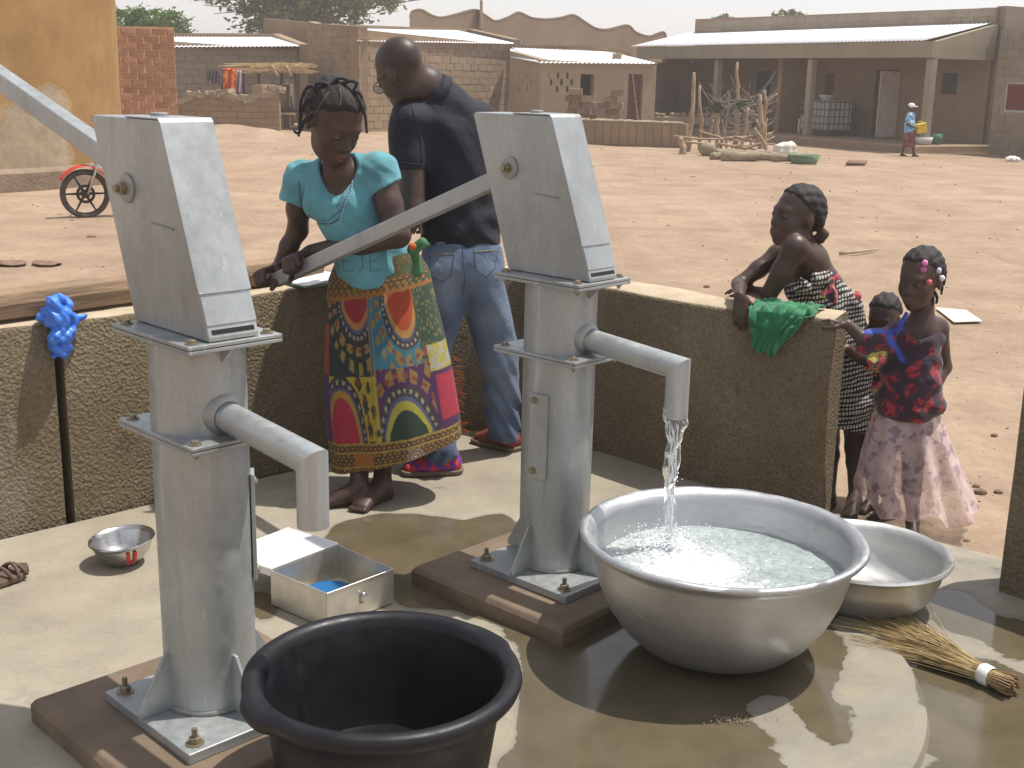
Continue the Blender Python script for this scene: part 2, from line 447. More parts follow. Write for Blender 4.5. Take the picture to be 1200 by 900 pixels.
def mat_black():
    m = N('black_rubber'); p = m.objco()
    c = m.ramp(m.noise(6, 6, .7, p), [(.3, (.006, .006, .008)), (.75, (.014, .014, .018))])
    c = m.mix(m.rng(m.noise(26, 6, .75, m.mapped(p, (1, 1, .25))), .56, .8, 0, .22), c, (.10, .095, .09))
    m.set(col=c, spec=.35, rough=m.rng(m.noise(20, 4, .6, p), .3, .7, .34, .55)); m.bump(m.noise(70, 4, .6, p), .08, .002); return m.m
RUBBER = mat_black()
def mat_sand():
    m = N('sandy_earth'); p = m.pos()
    a = m.noise(.16, 5, .6); b = m.noise(1.3, 6, .65); c = m.noise(14, 6, .75); d = m.noise(90, 4, .7)
    col = m.ramp(a, [(.3, (.300, .215, .150)), (.55, (.345, .255, .182)), (.75, (.398, .300, .220))])
    col = m.mix(.65, col, m.ramp(b, [(.3, (.36, .34, .32)), (.55, (.52, .51, .50)), (.8, (.66, .64, .60))]), 'OVERLAY')
    col = m.mix(.45, col, m.ramp(c, [(.25, (.26, .25, .24)), (.5, (.5, .5, .5)), (.8, (.76, .74, .70))]), 'OVERLAY')
    rut = m.noise(.9, 5, .62, m.mapped(p, (.16, 1.5, 1), (0, 0, -.45))); col = m.mix(m.rng(rut, .52, .62, 0, .20), col, (.255, .178, .122)); rut2 = m.noise(1.4, 5, .62, m.mapped(p, (1.2, .14, 1), (0, 0, .35))); col = m.mix(m.rng(rut2, .56, .64, 0, .18), col, (.46, .345, .25)); sp = m.voro(26, out='Distance'); col = m.mix(m.rng(sp, .10, .045, 0, .55), col, (.16, .11, .08))
    sp2 = m.voro(7.3, out='Distance'); col = m.mix(m.rng(sp2, .055, .03, 0, .8), col, (.12, .09, .07))
    col = m.mix(m.rng(m.voro(11.7, out='Distance'), .05, .03, 0, .6), col, (.62, .55, .45))
    m.set(col=col, rough=.95, spec=.2)
    h = m.mix(.5, b, m.mix(.5, c, d)); fp = m.voro(2.2, out='Distance')
    h = m.mix(.75, h, m.math('MULTIPLY', fp, 1.0), 'MULTIPLY')
    b1 = m.bump(h, .65, .06); m.bump(m.mix(.5, m.noise(4.5, 5, .62, dist=.4), m.voro(5.5, None, 'SMOOTH_F1')), .55, .05, b1); return m.m
SAND = mat_sand()
def mat_slab():
    m = N('cement_screed'); p = m.pos()
    a = m.noise(.9, 6, .6, dist=.4); b = m.noise(5, 6, .65); c = m.noise(60, 5, .7); e = m.noise(2.2, 6, .7)
    dry = m.ramp(a, [(.3, (.235, .203, .150)), (.5, (.290, .255, .195)), (.72, (.345, .310, .243))])
    dry = m.mix(.45, dry, m.ramp(b, [(.3, (.36, .35, .34)), (.7, (.62, .62, .60))]), 'OVERLAY')
    dry = m.mix(.35, dry, m.ramp(c, [(.3, (.38, .38, .38)), (.7, (.60, .60, .60))]), 'OVERLAY')
    dry = m.mix(m.rng(e, .55, .68, 0, .45), dry, (.19, .165, .128)); dry = m.mix(m.rng(m.noise(1.5, 7, .72, m.mapped(p, (1, 1.6, 1), (0, 0, .6))), .58, .66, 0, .35), dry, (.38, .34, .27)); dry = m.mix(m.rng(m.voro(17, None), .075, .035, 0, .55), dry, (.20, .165, .12)); dry = m.mix(m.rng(m.noise(46, 3, .6), .68, .74, 0, .5), dry, (.17, .15, .12))
    wetc = m.ramp(b, [(.3, (.084, .068, .040)), (.7, (.132, .108, .068))])
    wn_ = m.noise(3.2, 7, .62, dist=.6); w = m.math('ADD', m.attr('wet', 'Fac'), m.math('MULTIPLY', m.math('SUBTRACT', wn_, .5), .95))
    wet = m.rng(w, .47, .53); damp = m.rng(w, .24, .46, 0, .80)
    col = m.mix(damp, dry, m.ramp(b, [(.3, (.185, .170, .138)), (.7, (.250, .235, .195))])); col = m.mix(wet, col, wetc)
    crk = m.math('ABSOLUTE', m.math('SUBTRACT', m.noise(1.25, 3, .5, dist=1.2), .5))
    col = m.mix(m.rng(crk, .003, .001, 0, .12), col, (.14, .12, .09))
    rip = m.noise(9, 3, .5)
    m.set(col=col, rough=m.rng(wet, 0, 1, .72, m.rng(rip, .3, .7, .06, .16), False), spec=.5)
    x = m.n('ShaderNodeBump'); x.inputs['Distance'].default_value = .004
    m.l(m.math('SUBTRACT', .32, m.math('MULTIPLY', wet, .27)), x.inputs['Strength']); m.l(m.mix(.5, b, c), x.inputs['Height']); m.l(x.outputs[0], m.b.inputs['Normal'])
    return m.m
SLAB = mat_slab()
def mat_stucco():
    m = N('rough_render'); p = m.pos()
    v = m.voro(92, m.mapped(p, (1, 1, 1.0)), 'SMOOTH_F1'); n1 = m.noise(72, 5, .75); n2 = m.noise(1.8, 5, .65); n3 = m.noise(9, 5, .7)
    h = m.mix(.6, n1, v)
    base = m.ramp(n2, [(.3, (.145, .112, .068)), (.55, (.190, .152, .098)), (.75, (.240, .198, .136))])
    base = m.mix(.55, base, m.ramp(n1, [(.32, (.22, .21, .20)), (.68, (.74, .73, .70))]), 'OVERLAY')
    base = m.mix(m.rng(n3, .60, .72, 0, .30), base, (.10, .08, .055)); st3 = m.noise(3.2, 6, .7, m.mapped(p, (1, 1, .35))); base = m.mix(m.rng(st3, .55, .68, 0, .42), base, (.30, .265, .21)); base = m.mix(m.rng(m.noise(5.5, 6, .7), .62, .70, 0, .5), base, (.09, .07, .045))
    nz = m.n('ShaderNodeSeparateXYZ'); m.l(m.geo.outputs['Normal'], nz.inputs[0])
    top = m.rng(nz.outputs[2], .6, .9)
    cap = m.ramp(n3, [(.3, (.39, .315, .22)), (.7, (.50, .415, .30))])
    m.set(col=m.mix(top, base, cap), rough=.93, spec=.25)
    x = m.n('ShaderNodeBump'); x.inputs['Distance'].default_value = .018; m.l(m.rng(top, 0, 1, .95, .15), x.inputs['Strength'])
    m.l(h, x.inputs['Height']); m.l(x.outputs[0], m.b.inputs['Normal']); return m.m
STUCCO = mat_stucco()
CEMENT = simple('grey_cement', (.30, .265, .205), .85, 0, .22, 4, .35, 40, .006)
PLINTH = simple('brown_cement_pad', (.165, .120, .080), .62, 0, .30, 7, .3, 50, .005)
WOOD = simple('weathered_timber', (.23, .155, .092), .85, 0, .45, 12, .6, 26, .008, stretch=(.4, .4, 3))
MUD = simple('mud_plaster', (.285, .205, .130), .95, 0, .16, .9, .5, 9, .03)
MUD_L = simple('pale_mud_plaster', (.335, .265, .185), .95, 0, .15, 1.1, .4, 9, .02)
MUDB = simple('mud_block', (.275, .198, .126), .95, 0, .15, 2.0, .4, 18, .01, rnd=.07)
MUDM = simple('mud_mortar', (.262, .189, .120), .95, 0, .15, 3, .4, 20, .01)
GREYB = simple('cement_block', (.265, .215, .160), .95, 0, .14, 2.0, .4, 18, .01, rnd=.06)
FASCIA = simple('cement_fascia', (.300, .250, .180), .9, 0, .16, 1.2, .3, 20, .01)
REDB = simple('laterite_brick', (.250, .115, .055), .92, 0, .22, 6, .5, 25, .01, rnd=.2)
REDM = simple('red_mortar', (.400, .225, .120), .95, 0, .15, 5, .4, 25, .01)
SHEET = simple('zinc_sheet', (.86, .86, .88), .5, .05, .05, 1.5)
SHUT = simple('shutter_red', (.14, .045, .035), .6, .2, .25, 8)
PANEL_D = simple('dark_panel', (.035, .045, .045), .6, .1, .3, 6)
STICK = simple('dry_branch', (.33, .24, .155), .9, 0, .35, 6, .5, 40, .006)
BARK = simple('bark', (.13, .095, .065), .95, 0, .35, 6, .6, 25, .02)
LOGM = simple('log_bark', (.26, .215, .145), .95, 0, .35, 5, .6, 22, .02)
STRAW = simple('straw', (.42, .315, .155), .8, 0, .4, 30)
STRAW_P = simple('thatch', (.62, .48, .27), .9, 0, .35, 9, .6, 30, .03)
def mat_ochre():
    m = N('ochre_plaster'); p = m.pos()
    a = m.noise(.7, 5, .6); b = m.noise(4.5, 6, .7); s = m.noise(1.1, 5, .6, m.mapped(p, (1, 1, .18)))
    c = m.ramp(a, [(.3, (.285, .170, .066)), (.55, (.345, .215, .088)), (.75, (.395, .258, .115))])
    c = m.mix(m.rng(s, .52, .72, 0, .45), c, (.46, .32, .16)); c = m.mix(.35, c, m.ramp(b, [(.3, (.35, .35, .35)), (.7, (.62, .62, .62))]), 'OVERLAY')
    w = m.math('ADD', m.attr('worn', 'Fac'), m.math('MULTIPLY', m.math('SUBTRACT', m.noise(2.3, 7, .7), .5), .9))
    worn = m.rng(w, .47, .53); g = m.ramp(b, [(.3, (.27, .21, .14)), (.7, (.42, .35, .25))])
    c = m.mix(m.rng(w, .36, .5, 0, .5), c, (.48, .36, .20)); c = m.mix(worn, c, g)
    m.set(col=c, rough=.92, spec=.2); m.bump(m.mix(.5, b, m.math('SUBTRACT', 1, worn)), .5, .02); return m.m
OCHRE = mat_ochre()

# ------------------------------------------------------------------ ground, slab, low wall
def ground():
    n = 300; t = np.linspace(-1, 1, n); ax = np.sinh(t * 7.2) / np.sinh(7.2) * 3500
    V = []
    for y in ax:
        for x in ax:
            X, Y = x + 0.3, y + 5.0
            r = math.hypot(X, Y - 5); amp = min(.035, .004 + r * .002) if r < 200 else 0
            z = -.115 + (mnoise.fractal(Vector((X * .55, Y * .55, 0)), .8, 2.2, 4) * amp if amp else 0)
            V.append((X, Y, z))
    Fc = [(j * n + i, j * n + i + 1, (j + 1) * n + i + 1, (j + 1) * n + i) for j in range(n - 1) for i in range(n - 1)]
    o = mesh_obj('ground', V, Fc, SAND); o.data.polygons.foreach_set('use_smooth', [True] * len(Fc)); tag(o, kind='structure')
    return o
ground()

WALL_IN = [(-3.1, 2.62), (-2.45, 3.32), (-1.78, 4.00), (-1.40, 4.355), (-.883, 4.944), (-.35, 5.40), (.02, 5.50), (.476, 5.075), (.825, 4.70), (1.205, 4.505)]
PONLY = Vector((.17, 3.12, 0))
def inside(poly, x, y):
    c = False; n = len(poly)
    for i in range(n):
        x1, y1 = poly[i]; x2, y2 = poly[(i + 1) % n]
        if (y1 > y) != (y2 > y) and x < (x2 - x1) * (y - y1) / (y2 - y1) + x1: c = not c
    return c
def pxpoly(pts, z=0.0): return [tuple(on_z(u, v, z)[:2]) for u, v in pts]
# where the water has run over the cement: outlines in plan, then holes that have dried
WET = [pxpoly(p) for p in (
    [(372, 640), (392, 612), (455, 600), (520, 606), (545, 612), (565, 603), (590, 600), (640, 640), (700, 680), (1000, 700), (960, 742), (985, 770), (965, 830), (990, 870), (985, 1000), (560, 1000), (600, 800), (590, 735), (520, 712), (474, 715), (450, 690), (400, 680)],
    [(290, 690), (318, 690), (330, 725), (300, 735)],
    [(1060, 790), (1120, 770), (1165, 778), (1215, 800), (1260, 1000), (1120, 1000), (1098, 850)],
    [(1150, 735), (1200, 728), (1230, 760), (1190, 775)],
    [(1080, 700), (1120, 690), (1180, 735), (1120, 745)],
)]
DRY = [pxpoly(p) for p in (
    [(585, 770), (606, 742), (612, 800), (602, 880), (560, 900)],
    [(870, 820), (925, 822), (945, 850), (1000, 900), (950, 960), (905, 905), (880, 865), (862, 850)],
    [(1000, 770), (1075, 790), (1085, 900), (1030, 960), (985, 860)],
    [(590, 640), (620, 640), (620, 660), (590, 655)],
)]
def wet_fn(co):
    out = np.zeros(len(co))
    for i, p in enumerate(co):
        w = 0
        for q in WET:
            if inside(q, p[0], p[1]): w = 1; break
        for q in DRY:
            if inside(q, p[0], p[1]): w = 0; break
        dd_ = math.hypot(p[0] - .174, p[1] - 3.12)
        if w == 0 and p[0] > .55 and dd_ < .955: w = .385
        if w == 0 and dd_ >= .955 and p[0] > .9: w = .35
        out[i] = w
    return out
def blur2(w, nx, ny, k=2):
    g = w.reshape(ny, nx)
    for _ in range(k):
        p = np.pad(g, 1, mode='edge'); g = (p[1:-1, 1:-1] * 2 + p[:-2, 1:-1] + p[2:, 1:-1] + p[1:-1, :-2] + p[1:-1, 2:]) / 6
    return g.ravel()
def slab():
    nx, ny = 200, 160; V = []
    for j in range(ny):
        y = 1.7 + (5.62 - 1.7) * j / (ny - 1)
        xl = min(-3.0 + (y - 2.7) * 1.06 - .12, .0) if y > 2.7 else -3.0
        xr = min(1.507 + (4.191 - y) * 1.25, 3.0) if y < 4.47 else 1.16 - (y - 4.47) * 1.0
        for i in range(nx):
            x = xl + (xr - xl) * i / (nx - 1)
            V.append((x, y, mnoise.noise(Vector((x * 1.3, y * 1.3, 3))) * .003))
    n0 = len(V); Fc = [(j * nx + i, j * nx + i + 1, (j + 1) * nx + i + 1, (j + 1) * nx + i) for j in range(ny - 1) for i in range(nx - 1)]
    edge = [j * nx + nx - 1 for j in range(ny)]
    for e in edge: V.append((V[e][0] + .006, V[e][1], -.16))
    for k in range(ny - 1): Fc.append((edge[k], n0 + k, n0 + k + 1, edge[k + 1]))
    o = mesh_obj('slab', V, Fc, SLAB); o.data.polygons.foreach_set('use_smooth', [True] * len(Fc)); tag(o, kind='structure')
    w = wet_fn(np.array(V[:n0])); w = blur2(w, nx, ny, 6)
    a = o.data.attributes.new('wet', 'FLOAT', 'POINT'); a.data.foreach_set('value', np.concatenate([w, np.zeros(ny)]))
    # the round raised part the water falls on
    V = []; nr, na = 46, 160; C_ = Vector((.174, 3.12, 0)); R_ = .955
    for i in range(nr + 2):
        for k in range(na):
            a = 2 * math.pi * k / na; r = R_ * min(i, nr) / nr + (.010 if i == nr + 1 else 0)
            rr = r * (1 + .006 * mnoise.noise(Vector((math.cos(a) * 2, math.sin(a) * 2, 0))))
            x = C_.x + rr * math.cos(a); y = C_.y + rr * math.sin(a)
            z = .009 + .017 * max(-1, min(1, (x - .25) / .7))
            z += mnoise.noise(Vector((x * 1.6, y * 1.6, 9))) * .002
            if i == nr: z -= .002
            if i == nr + 1: z = -.006
            V.append((x, y, z))
    Fc = [(i * na + k, i * na + (k + 1) % na, (i + 1) * na + (k + 1) % na, (i + 1) * na + k) for i in range(nr + 1) for k in range(na)]
    d = MB(); d.v = V; d.f = Fc; o2 = d.build('slab_round_dais', SLAB, None, smooth=True, sharp=50); tag(o2, kind='structure')
    me = o2.data; co = np.empty(len(me.vertices) * 3); me.vertices.foreach_get('co', co); co = co.reshape(-1, 3) + np.array(o2.location)
    acc = np.zeros(len(co))
    offs_ = [(0, 0)] + [(r_ * math.cos(a_), r_ * math.sin(a_)) for r_ in (.02, .045) for a_ in [q * math.pi / 3 + r_ * 9 for q in range(6)]]
    for dx, dy in offs_: acc += wet_fn(co + np.array([dx, dy, 0]))
    a = me.attributes.new('wet', 'FLOAT', 'POINT'); a.data.foreach_set('value', acc / len(offs_))
slab()

def ribbon_wall(path, t, z0, z1, name, parent, mat, side=1, gap=None, n=10):
    """thick wall following a plan path (inner line), thickness to the outside"""
    P = [Vector((p[0], p[1], 0)) for p in path]
    pts = []
    for i in range(len(P) - 1):
        k = max(1, int((P[i + 1] - P[i]).length / .06))
        for j in range(k): pts.append(P[i].lerp(P[i + 1], j / k))
    pts.append(P[-1])
    for _ in range(3): pts = [pts[0]] + [(pts[i - 1] + pts[i] * 2 + pts[i + 1]) / 4 for i in range(1, len(pts) - 1)] + [pts[-1]]
    prof = [(0, z0), (0, z0 + (z1 - z0) * .33), (0, z0 + (z1 - z0) * .66), (0, z1 - .018), (.006, z1 - .005), (.018, z1), (t * .5, z1 + .004), (t - .02, z1), (t, z1 - .02), (t, z0)]
    V = []; m = len(prof)
    for i, p in enumerate(pts):
        tn = (pts[min(i + 1, len(pts) - 1)] - pts[max(i - 1, 0)]).normalized(); nn = Vector((-tn.y, tn.x, 0)) * side
        for (o, z) in prof:
            w = mnoise.noise(Vector((p.x * 3, p.y * 3, z * 3))) * .006
            V.append(p + nn * (o + w) + Vector((0, 0, z + (mnoise.noise(Vector((p.x * 2.5, p.y * 2.5, o * 9))) + .6 * mnoise.noise(Vector((p.x * 17, p.y * 17, o * 30)))) * .007 * (1 if z > z0 + .3 else 0))))
    Fc = [(i * m + k, i * m + (k + 1) % m, (i + 1) * m + (k + 1) % m, (i + 1) * m + k) for i in range(len(pts) - 1) for k in range(m)]
    Fc += [tuple(range(m)), tuple((len(pts) - 1) * m + k for k in range(m))[::-1]]
    b = MB(); b.v = [tuple(v) for v in V]; b.f = Fc
    return b.build(name, mat, parent, smooth=True, sharp=55)
JOINT_A = on_z(70, 607, 0); JOINT_B = on_z(84, 603, 0)
def near_on(path, q):
    best = None
    for i in range(len(path) - 1):
        a, b = Vector((*path[i], 0)), Vector((*path[i + 1], 0)); t = max(0, min(1, (q - a).dot(b - a) / (b - a).length_squared)); c = a.lerp(b, t)
        if best is None or (c - q).length < best[0]: best = ((c - q).length, i, c)
    return best[1], best[2]
low_wall = thing('low_wall', (.0, 5.3, -.1), 'low cement wall with rough brown render curving round the two pumps', 'wall')
ia, ca = near_on(WALL_IN, Vector((JOINT_A.x, JOINT_A.y, 0))); cb = ca + (Vector((*WALL_IN[ia + 1], 0)) - Vector((*WALL_IN[ia], 0))).normalized() * .034
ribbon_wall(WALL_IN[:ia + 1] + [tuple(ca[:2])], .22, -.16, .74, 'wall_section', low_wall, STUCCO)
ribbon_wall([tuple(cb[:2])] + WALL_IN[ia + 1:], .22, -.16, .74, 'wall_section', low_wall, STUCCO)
dn = (cb - ca).normalized(); nn_ = Vector((-dn.y, dn.x, 0))
MB().box((ca + cb) / 2 + nn_ * .13 + Vector((0, 0, .28)), (.05, .12, .84), Matrix((dn, nn_, Vector((0, 0, 1)))).transposed()).build('joint_filler', simple('dark_joint', (.06, .035, .022), .9), low_wall)
gate_wall = thing('low_wall', (1.9, 3.4, -.1), 'end of brown rendered wall at the right edge, beyond the straw broom', 'wall')
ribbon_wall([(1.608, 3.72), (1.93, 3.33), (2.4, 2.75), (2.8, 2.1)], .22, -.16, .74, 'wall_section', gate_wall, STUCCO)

# timber lying on the wall
def timber():
    m = MB(); pts = [(-3.12, 2.69), (-2.315, 3.42), (-1.415, 4.445), (-1.115, 4.775), (-.80, 5.13)]
    P = [Vector((*p, 0)) for p in pts]; prof = [(-.035, .0), (-.045, .05), (-.03, .088), (.05, .094), (.075, .05), (.06, .0)]
    V = []; pp = []
    for i in range(len(P) - 1):
        for j in range(10): pp.append(P[i].lerp(P[i + 1], j / 10))
    pp.append(P[-1])
    for i, p in enumerate(pp):
        t = (pp[min(i + 1, len(pp) - 1)] - pp[max(i - 1, 0)]).normalized(); n = Vector((-t.y, t.x, 0))
        for (o, z) in prof:
            k = mnoise.noise(Vector((p.x * 2, p.y * 2, o * 20))) * .010
            V.append(p + n * (o + .045 + k) + Vector((0, 0, .758 + z + (k * .8 if z > 0 else 0))))
    k = len(prof); Fc = [(i * k + q, i * k + (q + 1) % k, (i + 1) * k + (q + 1) % k, (i + 1) * k + q) for i in range(len(pp) - 1) for q in range(k)]
    Fc += [tuple(range(k)), tuple((len(pp) - 1) * k + q for q in range(k))[::-1]]
    m.v = [tuple(v) for v in V]; m.f = Fc
    o = m.build('timber_beam', WOOD, None, bevel=.004); tag(o, 'long weathered timber beam lying along the top of the left wall', 'beam')
timber()

# ------------------------------------------------------------------ buildings
BLOCKS = {}
def block_mesh(L, H, mat, proud=.05):
    key = (round(L, 3), round(H, 3), mat.name)
    if key not in BLOCKS:
        lst = []
        for k in range(5):
            r = random.Random(k * 7 + 1); m = MB(); j = lambda: r.uniform(-.012, .012)
            V = []
            for z in (-1, 1):
                for x, y in ((-1, -1), (1, -1), (1, 1), (-1, 1)):
                    f = .985 if y < 0 else 1
                    V.append((x * L / 2 * f + j(), y * proud / 2 + j() * .4, z * H / 2 * f + j() * .7))
            me = bpy.data.meshes.new('block'); me.from_pydata(V, [], [(3, 2, 1, 0), (4, 5, 6, 7), (0, 1, 5, 4), (1, 2, 6, 5), (2, 3, 7, 6), (3, 0, 4, 7)]); me.materials.append(mat); me.update(); lst.append(me)
        BLOCKS[key] = lst
    return BLOCKS[key]
def wall_run(name, parent, a, b, z0, z1a, z1b, t, mat, openings=(), blocks=None, top=None, bname='block', zb=None):
    """front face from a to b in plan; solid behind; openings (s0,s1,z0,z1); blocks (L,H,mat,gap)"""
    a = Vector((a[0], a[1], 0)); b = Vector((b[0], b[1], 0)); L = (b - a).length; d = (b - a).normalized()
    n = Vector((-d.y, d.x, 0)); 
    if n.dot((a + b) / 2) < 0: n = -n          # n points away from the viewer side
    ss = sorted({0.0, L} | {min(max(o[i], 0), L) for o in openings for i in (0, 1)})
    if top: ss = sorted(set(ss) | {L * i / 24 for i in range(25)})
    def ztop(s):
        z = z1a + (z1b - z1a) * s / L
        return z + (top(s / L) if top else 0)
    zs = sorted({z0} | {o[i] for o in openings for i in (2, 3)})
    m = MB()
    for i in range(len(ss) - 1):
        s0, s1 = ss[i], ss[i + 1]
        if s1 - s0 < 1e-4: continue
        sm = (s0 + s1) / 2; lev = zs + [None]
        for k in range(len(lev) - 1):
            c0 = lev[k]; c1 = lev[k + 1]; mid = (c0 + (c1 if c1 is not None else c0 + .01)) / 2
            if any(o[0] - 1e-4 < sm < o[1] + 1e-4 and o[2] - 1e-4 < mid < o[3] + 1e-4 for o in openings): continue
            ta, tb = (ztop(s0), ztop(s1)) if c1 is None else (c1, c1)
            p = [a + d * s0, a + d * s1, a + d * s1 + n * t, a + d * s0 + n * t]
            m.prism([(q.x, q.y) for q in p], c0, 0, [ta, tb, tb, ta])
    w = m.build(name, mat, parent)
    if blocks:
        BL, BH, bm_, gap = blocks[:4]; ms = block_mesh(BL - gap, BH - gap, bm_); off = wloc(parent); ang = math.atan2(d.y, d.x)
        if n.dot(Vector((-d.y, d.x, 0))) < 0: pass
        r = 0; z = (zb if zb is not None else z0) + BH / 2
        while z + BH / 2 < max(z1a, z1b) + .6:
            s = BL / 2 - (BL / 2 if r % 2 else 0)
            while s < L + BL / 2:
                s_lo, s_hi = s - BL / 2, s + BL / 2
                s_lo = max(s_lo, .0); s_hi = min(s_hi, L); fr_ = (s_hi - s_lo) / BL
                if fr_ > .22 and z + BH / 2 < min(ztop(max(s_lo, 0)), ztop(min(s_hi, L))) + .02 and not any(o[0] < s_hi - .03 and o[1] > s_lo + .03 and o[2] < z + BH / 2 - .02 and o[3] > z - BH / 2 + .02 for o in openings):
                    o = bpy.data.objects.new(bname, random.choice(ms)); p = a + d * ((s_lo + s_hi) / 2) + Vector((0, 0, z)) + n * random.uniform(.004, .014); o.scale.x = fr_
                    o.location = p - off; o.rotation_euler = (0, 0, ang); o.parent = w; o.location = p - wloc(w)
                    link(o)
                s += BL
            z += BH; r += 1
    return w, a, d, n
def sheet_roof(name, parent, p0, p1, p2, p3, mat, pitch=.15, amp=.018, n=None):
    """p0->p1 front eave, p3->p2 back edge"""
    p0, p1, p2, p3 = [Vector(p) for p in (p0, p1, p2, p3)]; L = (p1 - p0).length; nu = int(L / pitch * 4); up_ = (p1 - p0).cross(p3 - p0).normalized()
    if up_.z < 0: up_ = -up_
    m = MB(); m.grid(lambda u, v: (p0.lerp(p1, u)).lerp(p3.lerp(p2, u), v) + up_ * amp * math.sin(u * L / pitch * 2 * math.pi), nu, 2)
    return m.build(name, mat, parent, smooth=True, solid=.006, fix=False)
G = -.12
# --- ochre round tower
TC = Vector((-9.74, 19.46, 0)); TR = 3.39
tower = thing('round_tower', (TC.x, TC.y, G), 'ochre plastered round tower with patches of fallen plaster beside the motorcycle', 'tower')
m = MB(); m.grid(lambda u, v: Vector((TC.x + (TR + .02 * mnoise.noise(Vector((math.cos(u * 6.283) * 5, math.sin(u * 6.283) * 5, v * 6)))) * math.cos(u * 6.283), TC.y + TR * math.sin(u * 6.283), .15 + v * 3.75)), 200, 60, closed=True)
o = m.build('tower_wall', OCHRE, tower, smooth=True, fix=False)
wp = [(at(u, v, 17.6), r) for u, v, r in ((52, 172, .62), (80, 178, .45), (30, 182, .3), (92, 150, .25), (75, 118, .22), (110, 128, .32), (100, 190, .3), (64, 205, .4))]
def worn(co):
    out = np.zeros(len(co))
    for p, r in wp:
        # slide each patch onto the drum's surface
        q = Vector((p.x, p.y, 0)) - TC; q.z = 0; q = TC + q.normalized() * TR; d = np.sqrt((co[:, 0] - q.x) ** 2 + (co[:, 1] - q.y) ** 2 + (co[:, 2] - p.z) ** 2)
        out = np.maximum(out, np.clip(1.25 - d / r * .75, 0, 1) * (1 if r > .28 else .62))
    return out
val_attr(o, worn, 'worn')
MB().lathe((TC.x, TC.y, 0), [(TR + .16, G - .1), (TR + .16, .14), (TR + .10, .19), (TR - .05, .20)], 96).build('plinth', simple('old_cement', (.22, .165, .115), .95, 0, .3, 2.5, .6, 14, .03), tower, smooth=True, sharp=40)
MB().lathe((TC.x, TC.y, 0), [(TR - .2, 3.84), (TR + .10, 3.86), (TR + .12, 3.98), (TR - .2, 4.05)], 96).build('rim_band', OCHRE, tower, smooth=True, sharp=40)
MB().lathe((TC.x, TC.y, 0), [(TR + .05, 4.02), (0.02, 4.5)], 96).build('roof', CEMENT, tower, smooth=True)
# --- red brick wall next to the tower
bwall = thing('brick_wall', (-10.5, 31, G), 'red laterite brick wall standing beside the ochre tower', 'wall')
a_, b_ = at(118, 150, 30.0), at(209, 150, 31.5)
w_, _, _, n_ = wall_run('wall_panel', bwall, a_, b_, G - .1, 2.56, 2.62, .4, REDM, blocks=(.42, .175, REDB, .055), bname='brick')
MB().prism([tuple((b_ + n_ * k + (b_ - a_).normalized() * q)[:2]) for k, q in ((.42, -.01), (.42, -.3), (3, -.3), (3, -.01))], G - .1, 2.6).build('return_panel', MUD, bwall)

def eave(u, v, y): return at(u, v, y)
# --- house with pale roof at the back left
h1 = thing('mud_house', (-9.5, 43, G), 'low mud brick house with a bright sheet roof behind the thatch shelter', 'house')
a_, b_ = at(196, 150, 41), at(351, 150, 43.5)
wall_run('wall', h1, a_, b_, G - .1, 2.50, 2.34, .3, GREYB, blocks=(.46, .23, GREYB, .03), bname='block')
e0, e1 = at(190, 55, 40.7), at(352, 54, 43.2)
sheet_roof('roof', h1, e0 + Vector((0, 0, 0)), e1, at(318, 43.5, 46.5), at(190, 43.0, 45.0), SHEET)
t0, t1 = at(190, 43.2, 45.1), at(318, 42.5, 46.6)
m = MB(); m.prism([(t0.x, t0.y), (t1.x, t1.y), (t1.x + .1, t1.y + .3), (t0.x + .1, t0.y + .3)], G, 0, [t0.z + .13, t1.z + .10, t1.z + .1, t0.z + .13]); m.build('parapet', MUD, h1)
q0, q1 = at(319, 41, 46.5), at(351, 52.5, 43.4)
m = MB(); m.prism([(q1.x, q1.y), (q0.x, q0.y), (q0.x + .3, q0.y), (q1.x + .3, q1.y)], G, 0, [q1.z + .02, q0.z + .05, q0.z + .05, q1.z + .02]); m.build('gable_wall', MUD, h1)
# --- wall between the houses
mw = thing('compound_wall', (-8.2, 47, G), 'plain mud wall between the two sheet roofed houses', 'wall')
wall_run('wall_panel', mw, at(312, 150, 48), at(366, 150, 46), G, 3.55, 3.35, .3, MUD)
# --- big mud brick house behind the man
h2 = thing('mud_brick_house', (-2.6, 41, G), 'mud brick house with a sloping sheet roof behind the man in navy', 'house')
cL, cC, cR = at(363, 150, 40.3), at(421, 157, 37.0), at(600, 150, 43.6)
wall_run('wall', h2, cC, cR, G - .1, 2.85, 2.66, .3, MUDM, blocks=(.44, .22, MUDB, .012), bname='block')
wall_run('wall', h2, cC + Vector((-.01, .02, 0)), cL, G - .1, 2.93, 3.12, .3, MUDM, blocks=(.44, .22, MUDB, .012), bname='block')
e0 = at(419, 48, 36.9); e1 = at(602, 51, 43.3); k0 = at(388, 34.5, 40.0); k1 = at(520, 35.5, 48.5)
sheet_roof('roof', h2, e0, e1, k1 + Vector((.5, 0, 0)), at(386, 33.0, 40.5), SHEET)
pw0 = at(372, 27.5, 40.6); pw1 = at(548, 34.0, 49.5); pw2 = at(601, 46, 44.0)
m = MB()
m.prism([(cC.x, cC.y + .02), (cL.x, cL.y), (cL.x + .28, cL.y + .1), (cC.x + .28, cC.y + .12)], 2.5, 0, [e0.z + .09, pw0.z + .05, pw0.z + .05, e0.z + .09])
m.prism([(pw0.x, pw0.y), (pw1.x, pw1.y), (pw1.x, pw1.y + .3), (pw0.x, pw0.y + .3)], G, 0, [pw0.z, pw1.z, pw1.z, pw0.z])
m.prism([(pw1.x, pw1.y), (pw2.x, pw2.y), (pw2.x + .25, pw2.y + .1), (pw1.x + .25, pw1.y + .1)], G, 0, [pw1.z, pw2.z, pw2.z, pw1.z])
m.build('parapet', MUD, h2)
